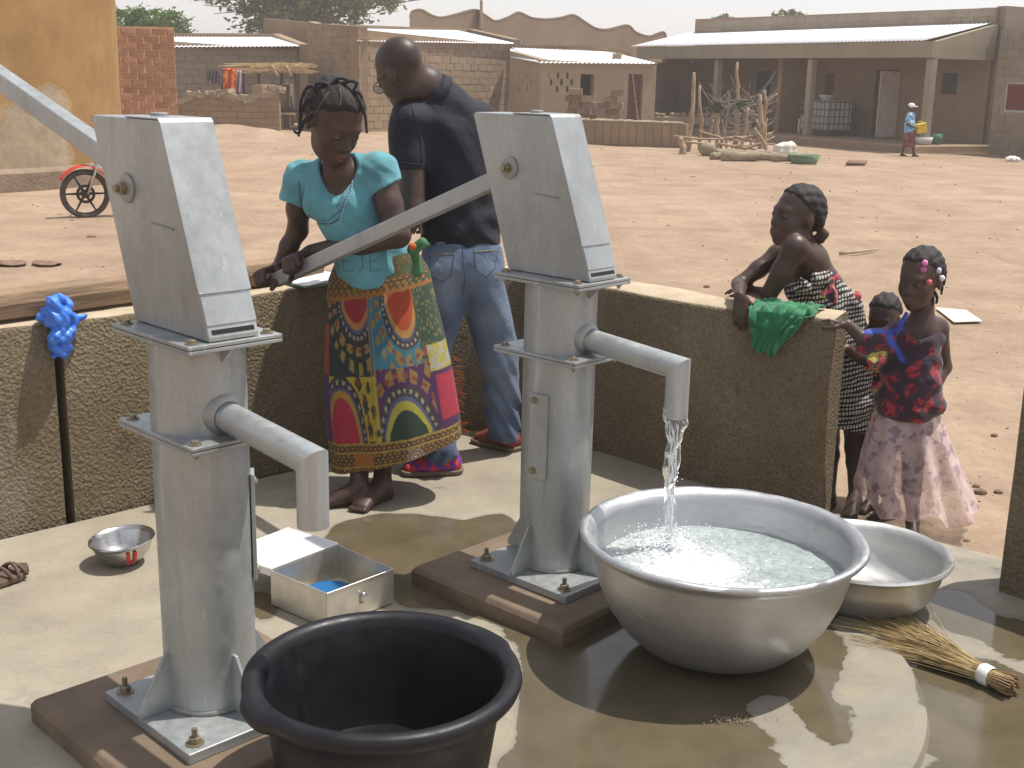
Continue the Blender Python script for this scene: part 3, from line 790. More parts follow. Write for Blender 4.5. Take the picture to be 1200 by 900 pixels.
# --- far building with scalloped parapet
hb = thing('scalloped_building', (5, 56, G), 'long far building with a wavy scalloped parapet above the roofs', 'building')
prof = [(480, 20), (483, 13), (494, 11), (505, 17), (517, 20), (532, 17), (556, 11), (568, 17), (580, 24), (595, 20), (608, 14), (622, 20), (640, 22), (658, 20), (672, 17), (684, 24), (697, 32), (712, 34), (735, 29), (745, 37), (760, 42), (770, 39), (778, 37), (781, 42)]
dep = lambda u: 54 + (u - 480) / 300 * 12
P_ = []
for i in range(len(prof) - 1):
    a, b, c, d = prof[max(i - 1, 0)], prof[i], prof[i + 1], prof[min(i + 2, len(prof) - 1)]
    for k in range(5):
        t = k / 5; q_ = [.5 * (2 * b[j] + (c[j] - a[j]) * t + (2 * a[j] - 5 * b[j] + 4 * c[j] - d[j]) * t * t + (3 * b[j] - a[j] - 3 * c[j] + d[j]) * t ** 3) for j in (0, 1)]; P_.append(at(q_[0], q_[1], dep(q_[0])))
m = MB()
for i in range(len(P_) - 1):
    a, b = P_[i], P_[i + 1]
    m.prism([(a.x, a.y), (b.x, b.y), (b.x + .1, b.y + .4), (a.x + .1, a.y + .4)], G, 0, [a.z, b.z, b.z, a.z])
MUD_D = simple('brown_mud', (.215, .150, .095), .95, 0, .2, .8, .5, 9, .03); m.build('facade', MUD_D, hb)
m = MB()
for i in range(len(P_) - 1):
    a, b = P_[i] + Vector((-.02, -.05, -.02)), P_[i + 1] + Vector((-.02, -.05, -.02))
    m.prism([(a.x, a.y), (b.x, b.y), (b.x + .1, b.y + .5), (a.x + .1, a.y + .5)], a.z, 0, [a.z + .045, b.z + .045, b.z + .045, a.z + .045])
m.build('parapet_cap', MUD, hb)
MB().box(P_[30] + Vector((.3, .2, -.2)), (.12, .6, 1.2)).build('pilaster', MUD_L, hb)
# --- small plastered house with slots
h3 = thing('small_house', (3.0, 38, G), 'small plastered house with slotted vent holes and a narrow door', 'house')
a0, a1, a2 = at(596, 150, 40.5), at(632, 150, 37.8), at(766, 150, 39.2)
def slots(lst, A, B):
    out = []; d = (Vector(B) - Vector(A)); d.z = 0; L = d.length; d.normalize()
    for (u, v0, v1, w) in lst:
        r = ray(u, (v0 + v1) / 2); # intersection with the wall line in plan
        det = r.x * (-d.y) - r.y * (-d.x); t = (A[0] * (-d.y) - A[1] * (-d.x)) / det
        p = Vector((r.x * t, r.y * t, 0)); s = (p - Vector((A[0], A[1], 0))).dot(d); z1_ = at(u, v0, p.y).z; z0_ = at(u, v1, p.y).z
        out.append((s - w / 2, s + w / 2, z0_, z1_))
    return out
wall_run('wall', h3, a1, a0, G - .1, 2.12, 2.40, .25, MUD_L, openings=slots([(609, 85, 92, .07), (618, 85, 92, .07), (612, 93, 100, .07), (622, 93, 100, .07), (609, 101, 107, .07), (618, 101, 107, .07)], a1, a0))
ops = slots([(642, 85, 92, .07), (654, 85, 92, .07), (665, 85, 92, .07), (646, 93, 100, .07), (658, 93, 100, .08), (670, 93, 100, .08), (641, 101, 108, .07), (653, 101, 108, .07), (665, 101, 108, .07), (688, 87, 118, .45), (744, 87, 147, .50)], a1, a2)
w3, A3, d3, n3 = wall_run('wall', h3, a1, a2, G - .1, 2.12, 2.05, .25, MUD_L, openings=ops)
s0, s1, z0_, z1_ = ops[-1]
dr = MB().box(A3 + d3 * ((s0 + s1) / 2) + n3 * .16 + Vector((0, 0, (z0_ + z1_) / 2)), (s1 - s0, .04, z1_ - z0_), Matrix((d3, n3, Vector((0, 0, 1)))).transposed()).build('door', simple('rusty_door', (.15, .075, .05), .7, .1, .3, 5), h3)
m = MB()
for i in range(11): m.box(A3 + d3 * ((s0 + s1) / 2) + n3 * .13 + Vector((0, 0, z0_ + .08 + i * .145)), (s1 - s0 - .06, .02, .05), Matrix((d3, n3, Vector((0, 0, 1)))).transposed())
m.build('door_slat', SHUT, dr)
MB().tube([A3 + d3 * (s0 + .42) - n3 * .12 + Vector((0, 0, G)), A3 + d3 * (s0 + .12) - n3 * .02 + Vector((0, 0, 1.75))], .025, 6).build('door_prop', STICK, dr)
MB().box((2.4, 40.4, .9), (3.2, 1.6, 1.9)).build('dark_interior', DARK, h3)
sheet_roof('roof', h3, at(630, 73.5, 37.5), at(771, 74.5, 39.0), at(716, 61, 42.5), at(600, 56, 43.2), SHEET)
sheet_roof('roof', h3, at(598, 67, 40.3), at(632, 73.2, 37.4), at(614, 60, 42.6), at(598, 57.0, 43.1), SHEET)
m = MB(); pp = [at(600, 55, 43.4), at(640, 55, 43.5), at(690, 55.5, 43), at(716, 59, 42.6), at(735, 64, 41.5)]
for i in range(60):
    t = i / 60 * 4; k = min(int(t), 3); p = pp[k].lerp(pp[k + 1], t - k)
    m.box(p + Vector((0, 0, random.uniform(-.02, .03))), (random.uniform(.12, .3), .2, random.uniform(.06, .12)), Matrix.Rotation(random.uniform(-.3, .3), 3, 'Z'))
m.build('ridge_stones', MUD, h3)
MB().box(at(723, 68, 40.0), (.28, .3, .28)).build('chimney_stub', MUD, h3, bevel=.03)
# --- rough block pile before the small house
pile = thing('block_pile', tuple(at(697, 143, 36.2) * 1), 'rough heap of mud blocks stacked before the small house window', 'block pile')
pc = at(697, 143, 36.0); r_ = random.Random(3)
ms = block_mesh(.38, .165, simple('dark_mud_block', (.21, .15, .10), .95, 0, .3, 3, .6, 14, .02, rnd=.25), .25)
for r in range(8):
    for c in range(4):
        if r == 7 and c in (1, 2): continue
        if r == 6 and c == 2: continue
        o = bpy.data.objects.new('block', ms[(r + c) % 5]); o.location = Vector((-.68 + c * .38 + r_.uniform(-.05, .05) + (.12 if r % 2 else 0), r_.uniform(-.1, .1), G - pc.z + .08 + r * .18 + 0)); o.rotation_euler = (r_.uniform(-.06, .06), r_.uniform(-.06, .06), r_.uniform(-.25, .25)); o.parent = pile; link(o)
pile.location = (pc.x, pc.y, G)
for c in pile.children: c.location.z -= (G - pc.z)
# --- low wall of upright bricks
lw = thing('low_brick_wall', (3.2, 33, G), 'knee high wall of upright mud bricks before the small house', 'wall')
wall_run('wall', lw, at(640, 170, 34.0), at(803, 174, 32.4), G - .1, .52, .50, .35, MUDM, blocks=(.235, .60, MUDB, .03), bname='brick', zb=G)
m = MB()
for i in range(90):
    p = at(642, 170, 34.0).lerp(at(800, 174, 32.4), random.random()); m.ball((p.x, p.y + .18 + random.uniform(-.12, .12), .52), (random.uniform(.05, .15), .08, random.uniform(.02, .05)), 6, 4)
m.build('rubble_top', MUD_L, lw)
# --- large building with veranda
vb = thing('veranda_building', (9.3, 38, G), 'long cement block building with a deep shaded veranda and sheet roof', 'building')
K2 = Vector((10.50, 32.4, 0)); K0 = Vector((4.25, 44.2, 0)); vd = (K0 - K2).normalized(); vn = Vector((-vd.y, vd.x, 0));
if vn.x < 0: vn = -vn
VD = 2.25; FL = .10
B2 = K2 + vn * VD; B0 = K0 + vn * VD
Rv = Matrix((vd, vn, Vector((0, 0, 1)))).transposed()
LV = (K0 - K2).length
MB().prism([tuple((K2 - vn * .55 - vd * .3)[:2]), tuple((K0 - vn * .55)[:2]), tuple((K0 + vn * 2.3)[:2]), tuple((K2 + vn * 2.3 - vd * .3)[:2])], G - .1, FL).build('veranda_floor', simple('dusty_floor', (.30, .215, .14), .95, 0, .2, 2, .4, 20, .01), vb, bevel=.04)
vops = []
def vop(s, w, z0, z1): vops.append((s - w / 2, s + w / 2, z0, z1))
vop(3.72, .95, FL, 2.02); vop(6.15, .42, 1.25, 1.9); vop(1.35, .55, 1.38, 1.95); vop(9.35, .75, FL + .5, 1.95)
wB, Ab, db, nb = wall_run('back_wall', vb, B2, B0, G, 3.62, 3.72, .3, MUDM, openings=vops)
# courses of blocks seen on the parapet above the roof
pm_ = block_mesh(.44, .21, GREYB); ang = math.atan2(vd.y, vd.x)
s = .2; 
for r in range(3):
    s = .24 + (.23 if r % 2 else 0)
    while s < 13.0:
        o = bpy.data.objects.new('block', random.choice(block_mesh(.452, .208, GREYB))); o.rotation_euler = (0, 0, ang)
        o.location = B2 + vd * s + vn * .012 + Vector((0, 0, 3.08 + r * .22)) - wloc(wB); o.parent = wB; link(o); s += .465
MB().box(B2 + vd * 3.72 + vn * .2 + Vector((0, 0, 1.05)), (.95, .05, 1.95), Rv).build('door', PANEL_D, vb)  # dark panel fills the open doorway, standing in for the shade inside
dl = B2 + vd * 3.22; MB().box(dl - vn * .36 + Vector((0, 0, 1.05)), (.045, .75, 1.85), Rv).build('door', simple('door_leaf_grey', (.52, .47, .42), .8, 0, .2, 5), vb)
for s, w, z, hh, nm in ((6.15, .42, 1.575, .65, SHUT), (1.35, .55, 1.665, .57, PANEL_D), (9.35, .75, 1.3, 1.35, PANEL_D)):
    fr = MB().box(B2 + vd * s + vn * .12 + Vector((0, 0, z)), (w, .04, hh), Rv).build('window', nm, vb)
    sl = MB()
    for i in range(5): sl.box(B2 + vd * s + vn * .09 + Vector((0, 0, z - hh / 2 + hh * (i + .5) / 5)), (w - .05, .025, hh / 9), Rv)
    sl.build('louvre', nm, fr)
for s in (.0, 4.55, 9.0):
    MB().box(K2 + vd * s + vn * .12 + Vector((0, 0, (FL + 2.28) / 2)), (.20, .20, 2.28 - FL), Rv).build('pillar', FASCIA, vb, bevel=.015)
MB().box(K2 + vd * (LV / 2) + Vector((0, 0, 2.50)), (LV + .3, .16, .40), Rv).build('fascia_beam', FASCIA, vb)
# gable end beam on the right
g0 = K2 - vd * .10; m = MB()
m.prism([tuple((g0 + vn * .083)[:2]), tuple((g0 + vn * VD)[:2]), tuple((g0 + vn * VD + vd * .18)[:2]), tuple((g0 + vn * .083 + vd * .18)[:2])], 2.28, 0, [2.69, 3.20, 3.20, 2.69]); m.build('end_beam', FASCIA, vb)
sheet_roof('veranda_roof', vb, K2 - vn * .12 + vd * .10 + Vector((0, 0, 2.72)), K0 - vn * .12 + vd * .5 + Vector((0, 0, 2.72)), B0 + vd * .5 + Vector((0, 0, 3.24)) , B2 + vd * .10 + Vector((0, 0, 3.24)), SHEET)
# rooms behind the openings and the side wall at the far left end
wall_run('side_wall', vb, K0 + vn * 1.1, B0 + vn * .3 + vd * .1, G, 2.5, 2.7, .25, MUD)
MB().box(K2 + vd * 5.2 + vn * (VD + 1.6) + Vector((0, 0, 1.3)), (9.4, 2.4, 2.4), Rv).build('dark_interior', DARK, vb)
MB().box(K2 + vd * (LV / 2) + vn * (VD + 3.9) + Vector((0, 0, 1.75)), (LV, .3, 3.7), Rv).build('rear_wall', MUD, vb)
MB().box(B2 + vn * 2.1 - vd * .06 + Vector((0, 0, 1.78)), (.3, 4.0, 3.76), Rv).build('side_wall', GREYB, vb)
# inner partition between pillar two and three
MB().box(K2 + vd * 6.9 + vn * 1.55 + Vector((0, 0, 1.3)), (.2, 1.3, 2.35), Rv).build('partition', MUD, vb)
# shrub line and debris in the yard left of the veranda
st = thing('stone_ledge', tuple(at(790, 137, 41.0)), 'low stone ledge with rubble in the shade left of the veranda', 'ledge')
pz = at(795, 137, 40.5); m = MB().box(pz + Vector((0, .4, -.12)), (2.6, .8, .25)); m.build('ledge_slab', MUD_L, st, bevel=.03)
for i in range(9):
    MB().ball(pz + Vector((-.9 + i * .22 + random.uniform(-.05, .05), .1, .05)), (.11, .1, random.uniform(.06, .1)), 7, 5).build('stone', MUD, st)
yw = thing('yard_wall', (6.4, 45, G), 'broken mud yard wall in shade between small house and veranda', 'wall')
wall_run('wall_panel', yw, at(762, 150, 42.5), at(800, 150, 45.5), G, 1.7, 1.55, .3, MUD, blocks=(.44, .22, MUDB, .03))
MB().prism([tuple(at(760, 150, 44.5)[:2]), tuple(at(905, 150, 46.5)[:2]), tuple(at(905, 150, 47)[:2]), tuple(at(760, 150, 45)[:2])], G, 2.2).build('wall_panel', MUD, yw)
# --- annex at the right edge
an = thing('block_annex', (13.8, 31.5, G), 'cement block annex with a red louvred window at the right edge', 'building')
c0 = at(1157, 182, 32.6); c1 = c0 - vd * 7.0
opn = slots([(1195, 96, 132, 1.0)], c0, c1)
wn2, Aa, da, na = wall_run('wall', an, c0, c1, G - .1, 3.02, 3.02, .25, FASCIA, openings=opn, blocks=(.46, .23, GREYB, .02), bname='block')
s0, s1, z0_, z1_ = opn[0]; Ra = Matrix((da, na, Vector((0, 0, 1)))).transposed(); ctr = Aa + da * ((s0 + s1) / 2) + na * .10 + Vector((0, 0, (z0_ + z1_) / 2))
fr = MB(); w_o, h_o = s1 - s0, z1_ - z0_
for q in (-1, 1): fr.box(ctr + da * q * (w_o / 2 - .03) - na * .03, (.06, .08, h_o), Ra); fr.box(ctr + Vector((0, 0, q * (h_o / 2 - .03))) - na * .032, (w_o - .125, .08, .06), Ra)
fo = fr.build('window', simple('window_frame_grey', (.42, .40, .38), .6), an)
for i in range(9): MB().box(ctr + Vector((0, 0, -h_o / 2 + .1 + i * (h_o - .16) / 8.6)) - na * .03, (w_o - .13, .03, .07), Ra @ Matrix.Rotation(.4, 3, 'X')).build('louvre', simple('louvre_red', (.20, .045, .04), .5, .1, .2) if i == 0 else bpy.data.materials['louvre_red'], fo)
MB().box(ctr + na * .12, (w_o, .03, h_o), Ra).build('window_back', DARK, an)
MB().prism([tuple((c0 + na * .25 + da * .003)[:2]), tuple((c0 + na * .25 + da * .25)[:2]), tuple((c0 + na * 2.3 + da * .25)[:2]), tuple((c0 + na * 2.3 + da * .003)[:2])], G, 3.01).build('side_wall', GREYB, an)
# --- ruined wall with shelter
rw = thing('ruined_wall', (-8.5, 36, G), 'crumbling waist high mud wall before the thatch shelter', 'wall')
rt = lambda t: (-.42 + .18 * math.sin(t * 7) + .30 * min(1, t * 2.2)) + .05 * math.sin(t * 41) + .04 * math.sin(t * 67 + 1) + (.10 if t > .42 else -.02)
ra, rb = at(205, 157, 35.8), at(328, 157, 36.0)
wall_run('wall', rw, ra, rb, G - .1, 1.00, .98, .35, MUDM, top=rt, blocks=(.40, .17, MUDB, .02), bname='brick')
m = MB()
for i in range(46):
    t = i / 45; p = ra.lerp(rb, t); z = .99 + rt(t); m.box((p.x, p.y + .17, z + .03), (random.uniform(.2, .42), .40, random.uniform(.06, .13)), Matrix.Rotation(random.uniform(-.25, .25), 3, 'Y') @ Matrix.Rotation(random.uniform(-.4, .4), 3, 'Z'))
m.build('loose_block', MUD_L, rw)
MB().box(at(322, 142, 38.5), (.3, 5.0, 2.2)).build('return_wall', MUD, rw)
md = MB(); pc = at(262, 163, 33.5); md.grid(lambda u, v: Vector((pc.x + (u - .5) * 5, pc.y + (v - .5) * 3, G - .04 + .34 * max(0, 1 - ((u - .5) * 2) ** 2 - ((v - .5) * 2) ** 2) ** 1.3 * (1 + .3 * mnoise.noise(Vector((u * 6, v * 6, 0)))))), 40, 30)
o = md.build('earth_mound', SAND, None, smooth=True); tag(o, kind='structure')
# ------------------------------------------------------------------ pumps
Z = Vector((0, 0, 1))
def make_pump(c, theta, up_angle, reach, label, strip_dir):
    c = Vector((c[0], c[1], 0)); u = Vector((math.cos(theta), -math.sin(theta), 0)); w = Vector((math.sin(theta), math.cos(theta), 0))
    R = Matrix((u, w, Z)).transposed(); root = thing('hand_pump', (c.x, c.y, .0), label, 'hand pump', 'galvanised hand pumps')
    P = lambda a, b, z: c + u * a + w * b + Z * z
    # cement pad with sloping sides
    m = MB(); h0, h1_ = .325, .314
    V = [P(x * h0, y * h0, -.01) for x, y in ((-1, -1), (1, -1), (1, 1), (-1, 1))] + [P(x * h0, y * h0, .046) for x, y in ((-1, -1), (1, -1), (1, 1), (-1, 1))] + [P(x * h1_, y * h1_, .062) for x, y in ((-1, -1), (1, -1), (1, 1), (-1, 1))]
    m.add(V, [(8, 9, 10, 11)] + [(a + k, a + (k + 1) % 4, a + 4 + (k + 1) % 4, a + 4 + k) for a in (0, 4) for k in range(4)]); pad = m.build('cement_pad', PLINTH, None, bevel=.006, fix=False)
    tag(pad, 'square brown cement pad under ' + ('the left pump' if c.x < -.3 else 'the middle pump'), 'pad', 'cement pump pads')
    MB().box(P(.015, .012, .075), (.405, .405, .026), R).build('base_plate', GALV, root, bevel=.003)
    col = MB(); prof = [(.1115, .088), (.1115, .30), (.1125, .60), (.1115, .998)]
    col.lathe(c, prof, 72); MBc = col.build('column', GALV, root, smooth=True, fix=False)
    MB().lathe(c, [(.111, .0885), (.119, .090), (.1125, .099)], 64).build('weld_bead', GALV_D, root, smooth=True)
    for k in range(4):
        d = (u, w, -u, -w)[k]; s = Vector((-d.y, d.x, 0)) * .004
        a = c + d * .108; poly = [a + Z * .088, a + d * .092 + Z * .088, a + d * .092 + Z * .104, a + d * .016 + Z * .235, a + Z * .235]
        MB().extr([p - s for p in poly], s * 2).build('gusset', GALV, root, bevel=.0015)
    def hexbolt(p, r=.011, h=.009, shank=.0, axis=Z, parent=root):
        ax = Vector(axis).to_track_quat('Z', 'Y').to_matrix(); m = MB()
        m.lathe(p, [(0, 0), (r * 1.75, 0), (r * 1.75, .003), (r, .003)], 16, ax)
        m.lathe(p, [(r * 1.08, .003), (r * 1.08, h), (r * .9, h + .002), (0, h + .002)], 6, ax)
        if shank: m.lathe(p, [(r * .55, h), (r * .55, h + shank), (0, h + shank)], 10, ax)
        return m.build('bolt', BOLT, parent)
    for a in (-.166, .166):
        for b in (-.166, .166): hexbolt(P(a + .015, b + .012, .088), .0125, .016, .022)
    # flanges
    for z, la, lb in ((.770, .335, .242), (1.000, .345, .242)):
        for k in (0, 1):
            MB().box(P(0, 0, z + .0045 + k * .0105), (la, lb, .009), R).build('flange', GALV, root, bevel=.0018)
        for a in (-.42, .42):
            for b in (-.40, .40): hexbolt(P(a * la, b * lb, z + .020), .0085, .008); hexbolt(P(a * la, b * lb, z), .0085, .008, .008, -Z)
    s = w * .003; a = c + u * .108
    MB().extr([q - s for q in (a + Z * .955, a + u * .05 + Z * .999, a + Z * .999)], s * 2).build('bracket', GALV, root)
    # spout: sloping pipe with a mitred drop
    r = .0345; n = 32; j = P(.448, 0, .806); a0 = P(.095, 0, .836); e = j - Z * .146
    ax = (j - a0).normalized(); mit = (ax + Z * -1).normalized(); V = []
    side = w; up1 = side.cross(ax).normalized()
    for k in range(n):
        t = 2 * math.pi * k / n; off = side * math.cos(t) * r + up1 * math.sin(t) * r
        V.append(a0 + off)
    for k in range(n):
        t = 2 * math.pi * k / n; off = side * math.cos(t) * r + up1 * math.sin(t) * r
        pn = (ax - Z).normalized()             # normal of the mitre plane
        q = a0 + off; tt = (j - q).dot(pn) / ax.dot(pn); V.append(q + ax * tt)
    for k in range(n): q = V[n + k]; V.append(Vector((q.x, q.y, e.z)))
    for k in range(n):
        q = V[2 * n + k]; cc = Vector((j.x, j.y, e.z)); V.append(cc + (q - cc) * .88)
    for k in range(n): q = V[3 * n + k]; V.append(q + Z * .12)
    F_ = [(i * n + k, i * n + (k + 1) % n, (i + 1) * n + (k + 1) % n, (i + 1) * n + k) for i in range(4) for k in range(n)]
    sp = MB().add(V, F_).build('spout', GALV, root, smooth=True, sharp=32)
    axm = ax.to_track_quat('Z', 'Y').to_matrix(); MB().lathe(P(.110, 0, .8347), [(.052, -.012), (.048, .006), (.036, .014)], 32, axm).build('spout_collar', GALV_D, sp, smooth=True)
    # strip on the column
    d = Vector(strip_dir).normalized(); tn = Vector((-d.y, d.x, 0)); Rs = Matrix((tn, d, Z)).transposed()
    st = MB().box(c + d * .1165 + Z * .53, (.062, .010, .27), Rs).build('column_strip', GALV, root, bevel=.002)
    for z in (.42, .645): hexbolt(c + d * .122 - tn * .016 + Z * z, .007, .005, .0, d, st)
    # head
    T = .064; zb, zt = 1.021, 1.492
    prof = [(-.165, zb), (.163, zb), (.163, zb + .010), (-.004, zt - .006), (-.010, zt), (-.318, zt), (-.327, zt - .007)]
    hd = MB().extr([P(a, -T, z) for a, z in prof], w * 2 * T).build('head', GALV, root, bevel=.0035, seg=3)
    # cover folded over the slope and half the top
    sl = Vector((-.004 - .163, 0, zt - zb - .016)); t0 = .20
    def on_sl(t): return (.163 + (-.167) * t, zb + .010 + (zt - zb - .016) * t)
    nx = .944; nz = .331; k = .004
    a1, z1 = on_sl(.20); a2, z2 = on_sl(1.0)
    cov = [(a1, z1), (a1 + nx * k, z1 + nz * k), (a2 + nx * k, z2 + nz * k), (-.009, zt + k), (-.158, zt + k), (-.158, zt + .0006), (-.010, zt + .0006), (a2 + nx * .0006, z2 + nz * .0006)]
    MB().extr([P(a, -T - .003, z) for a, z in cov], w * (2 * T + .006)).build('front_cover', GALV, hd, bevel=.001)
    a1, z1 = on_sl(.055); a2, z2 = on_sl(.185)
    MB().extr([P(a, -T + .001, z) for a, z in ((a1, z1), (a1 + nx * .003, z1 + nz * .003), (a2 + nx * .003, z2 + nz * .003), (a2, z2))], w * (2 * T - .002)).build('lower_cover', GALV, hd)
    a1, z1 = on_sl(.012); a2, z2 = on_sl(.034)
    MB().extr([P(a, -T + .010, z) for a, z in ((a1, z1), (a1 + nx * .0012, z1 + nz * .0012), (a2 + nx * .0012, z2 + nz * .0012), (a2, z2))], w * (2 * T - .020)).build('slot', DARK, hd)
    MB().tube([P(-.12, 0, zt), P(-.12, 0, zt + .012)], .02, 12).build('cap_nut', GALV_D, hd, bevel=.002)
    MB().tube([P(-.06, -T - .0015, 1.262), P(.035, -T - .0015, 1.256)], .0022, 6).build('weld_seam', GALV_D, hd)
    # pivot
    pz = 1.332; pa = -.168
    axw = (-w).to_track_quat('Z', 'Y').to_matrix()
    pv = MB().lathe(P(pa, -T, pz), [(0, .001), (.035, .001), (.034, .006), (.022, .009), (0, .009)], 24, axw).build('pivot', GALV_D, hd, smooth=True, sharp=40)
    m = MB(); m.lathe(P(pa, -T, pz), [(.0165, .009), (.0165, .022), (.014, .024), (0, .024)], 6, axw); m.lathe(P(pa, -T, pz), [(.009, .024), (.009, .034), (0, .034)], 12, axw); m.build('nut', BOLT, pv, bevel=.0008)
    # handle: square bar
    hd_dir = (-u * math.cos(up_angle) + Z * math.sin(up_angle)); st_ = P(pa + .05, 0, pz) ; hn = w.cross(hd_dir).normalized()
    if hn.z < 0: hn = -hn
    Rh = Matrix((hd_dir, w, hn)).transposed(); L = reach
    hb = MB().box(P(pa, 0, pz) + hd_dir * (L / 2), (L, .044, .052), Rh).build('handle', GALV, root, bevel=.004)
    tip = P(pa, 0, pz) + hd_dir * L
    MB().box(tip - hd_dir * .002, (.010, .040, .048), Rh).build('handle_end', STEEL, hb)
    return root, P, tip, hd_dir, hn, w
PUMP1 = make_pump((-.735, 2.77), math.radians(45), math.radians(16.0), 1.30, 'left galvanised hand pump, handle raised to the left, standing before the blue bag', (.975, .22, 0))
PUMP2 = make_pump((.145, 3.69), math.radians(43), math.radians(-21.8), 1.405, 'right galvanised hand pump with water pouring from its spout, handle held by the girl', (-.52, -.85, 0))
BAR_O = PUMP2[1](-.168, 0, 1.332); BAR_D = PUMP2[3]; BAR_TIP = PUMP2[2]
SPOUT = PUMP2[1](.445, 0, .66)

# ------------------------------------------------------------------ basins and vessels
def vessel(name, c, prof, mat, label, cat, n=96, tilt=None, root=None, part='bowl_shell'):
    m = MB().lathe(c, prof, n, tilt); c_ = Vector(c)
    m.v = [tuple(Vector(v) + (Vector(v) - c_) * .008 * mnoise.noise((Vector(v) - c_) * 9 + Vector((3, c_.x * 5, 1)))) for v in m.v]; o = m.build(part if root else name, mat, root, smooth=True, sharp=60, fix=False)
    if not root: tag(o, label, cat)
    return o
BC = Vector((.600, 3.228, .024))
bas = thing('aluminium_basin', BC, 'large aluminium basin filling with foaming water under the spout', 'basin')
prof = [(0.001, .0), (.165, .0), (.175, .003), (.225, .026), (.272, .068), (.310, .120), (.338, .180), (.356, .240), (.364, .290), (.368, .306), (.384, .312), (.396, .319), (.402, .328), (.398, .336), (.386, .337), (.372, .330), (.360, .316), (.356, .300), (.350, .240), (.331, .180), (.303, .122), (.266, .072), (.220, .032), (.170, .010), (.001, .009)]
prof = [(r, z * 1.03) for r, z in prof]; vessel('', BC, prof, ALU, '', '', 128, None, bas, 'basin_shell')
def mat_water(name, foam=True):
    m = N(name); p = m.pos(); f = m.noise(26, 6, .75, dist=.6); g = m.noise(9, 4, .6)
    col = m.ramp(g, [(.3, (.33, .39, .38)), (.7, (.50, .56, .55))]); rough = .06
    if foam:
        a = m.math('ADD', m.attr('foam', 'Fac'), m.math('MULTIPLY', m.math('SUBTRACT', m.mix(.5, f, m.noise(75, 4, .75, dist=.5)), .5), 3.2))
        fo = m.rng(a, .38, .95); col = m.mix(fo, col, (.93, .95, .96)); m.set(col=col, rough=m.rng(fo, 0, 1, .05, .5, False), ior=1.33, spec=.6, trans=.12)
    m.bump(m.mix(.5, m.noise(48, 4, .65, dist=1.0), m.noise(20, 3, .6, dist=.8)), .9, .03); return m.m
WATER = mat_water('basin_water')
WZ = .258; FC = Vector((.505, 3.33, WZ))
m = MB(); nr, na = 60, 180; V = []
for i in range(nr + 1):
    for k in range(na):
        a = 2 * math.pi * k / na; r = .3475 * i / nr; x = BC.x + r * math.cos(a); y = BC.y + r * math.sin(a)
        d = math.hypot(x - SPOUT.x, y - SPOUT.y - .005); e = math.exp(-(d / .13) ** 2); k2 = min(1, (nr - i) / 4)
        z = WZ + (mnoise.noise(Vector((x * 22, y * 22, 0))) * (.003 + .012 * e) + mnoise.noise(Vector((x * 60, y * 60, 4))) * (.0015 + .007 * e) + .004 * math.sin(d * 140) * math.exp(-d / .1)) * k2 + .006 * e
        V.append((x, y, z))
m.v = V; m.f = [(i * na + k, i * na + (k + 1) % na, (i + 1) * na + (k + 1) % na, (i + 1) * na + k) for i in range(nr) for k in range(na)]
o = m.build('water', WATER, bas, smooth=True, fix=False)
def foam(co):
    d1 = np.hypot((co[:, 0] - .52) / .16, (co[:, 1] - 3.24) / .13); d2 = np.hypot((co[:, 0] - SPOUT.x) / .12, (co[:, 1] - SPOUT.y) / .12); d3 = np.hypot((co[:, 0] - .42) / .15, (co[:, 1] - 3.35) / .18); d4 = np.hypot((co[:, 0] - .62) / .19, (co[:, 1] - 3.10) / .12)
    return np.maximum.reduce([1.15 * np.exp(-d1 ** 2 * .8), 1.0 * np.exp(-d2 ** 2), .62 * np.exp(-d3 ** 2), .75 * np.exp(-d4 ** 2), np.full(len(co), .08)])
val_attr(o, foam, 'foam')
def mat_clear():
    m = N('falling_water'); f = m.noise(40, 4, .6, m.mapped(m.pos(), (1, 1, .35)))
    m.set(col=(.93, .96, .97), rough=.04, ior=1.25, trans=.92, spec=.6); m.bump(f, .6, .006); return m.m
CLEAR = mat_clear()
strm = thing('water_stream', (SPOUT.x, SPOUT.y, WZ), 'twisting stream of clear water falling from the right pump into the basin', 'water')
m = MB()
def sfn(u, v):
    t = v; z = SPOUT.z + .03 - (SPOUT.z + .03 - WZ + .01) * t; a = u * 2 * math.pi
    r = .030 * (1 - .55 * min(1, t * 1.7)) + .007 * max(0, t - .6) ; tw = a + t * 5.5
    r *= 1 + .28 * math.sin(2 * tw + 9 * t) + .14 * math.sin(5 * tw - 14 * t) + .35 * mnoise.noise(Vector((math.cos(a) * 1.2, math.sin(a) * 1.2, t * 13)))
    return Vector((SPOUT.x + r * math.cos(a) + .008 * math.sin(t * 9) * t, SPOUT.y - .014 * t + r * .8 * math.sin(a), z))
m.grid(sfn, 40, 150, closed=True); m.build('stream', CLEAR, strm, smooth=True, fix=False)
m = MB(); FOAMM = simple('white_water', (.88, .91, .92), .25, 0, .08, 40)
for i in range(900):
    a = random.random() * 6.283; r = abs(random.gauss(0, .08)); h = abs(random.gauss(0, .016)) * (1.8 if r < .06 else 1); s = random.uniform(.0009, .0030)
    m.ball((SPOUT.x + r * math.cos(a) + random.gauss(0, .01), SPOUT.y - .02 + r * math.sin(a), WZ + .006 + h), s, 6, 4)
for i in range(70):
    t = random.random(); m.ball((SPOUT.x + random.gauss(0, .011), SPOUT.y + random.gauss(0, .011), WZ + t * (SPOUT.z - WZ)), random.uniform(.001, .0024), 6, 4)
o = m.build('droplets', FOAMM, strm, smooth=True, fix=False); tag(o, kind='stuff')
m = MB()
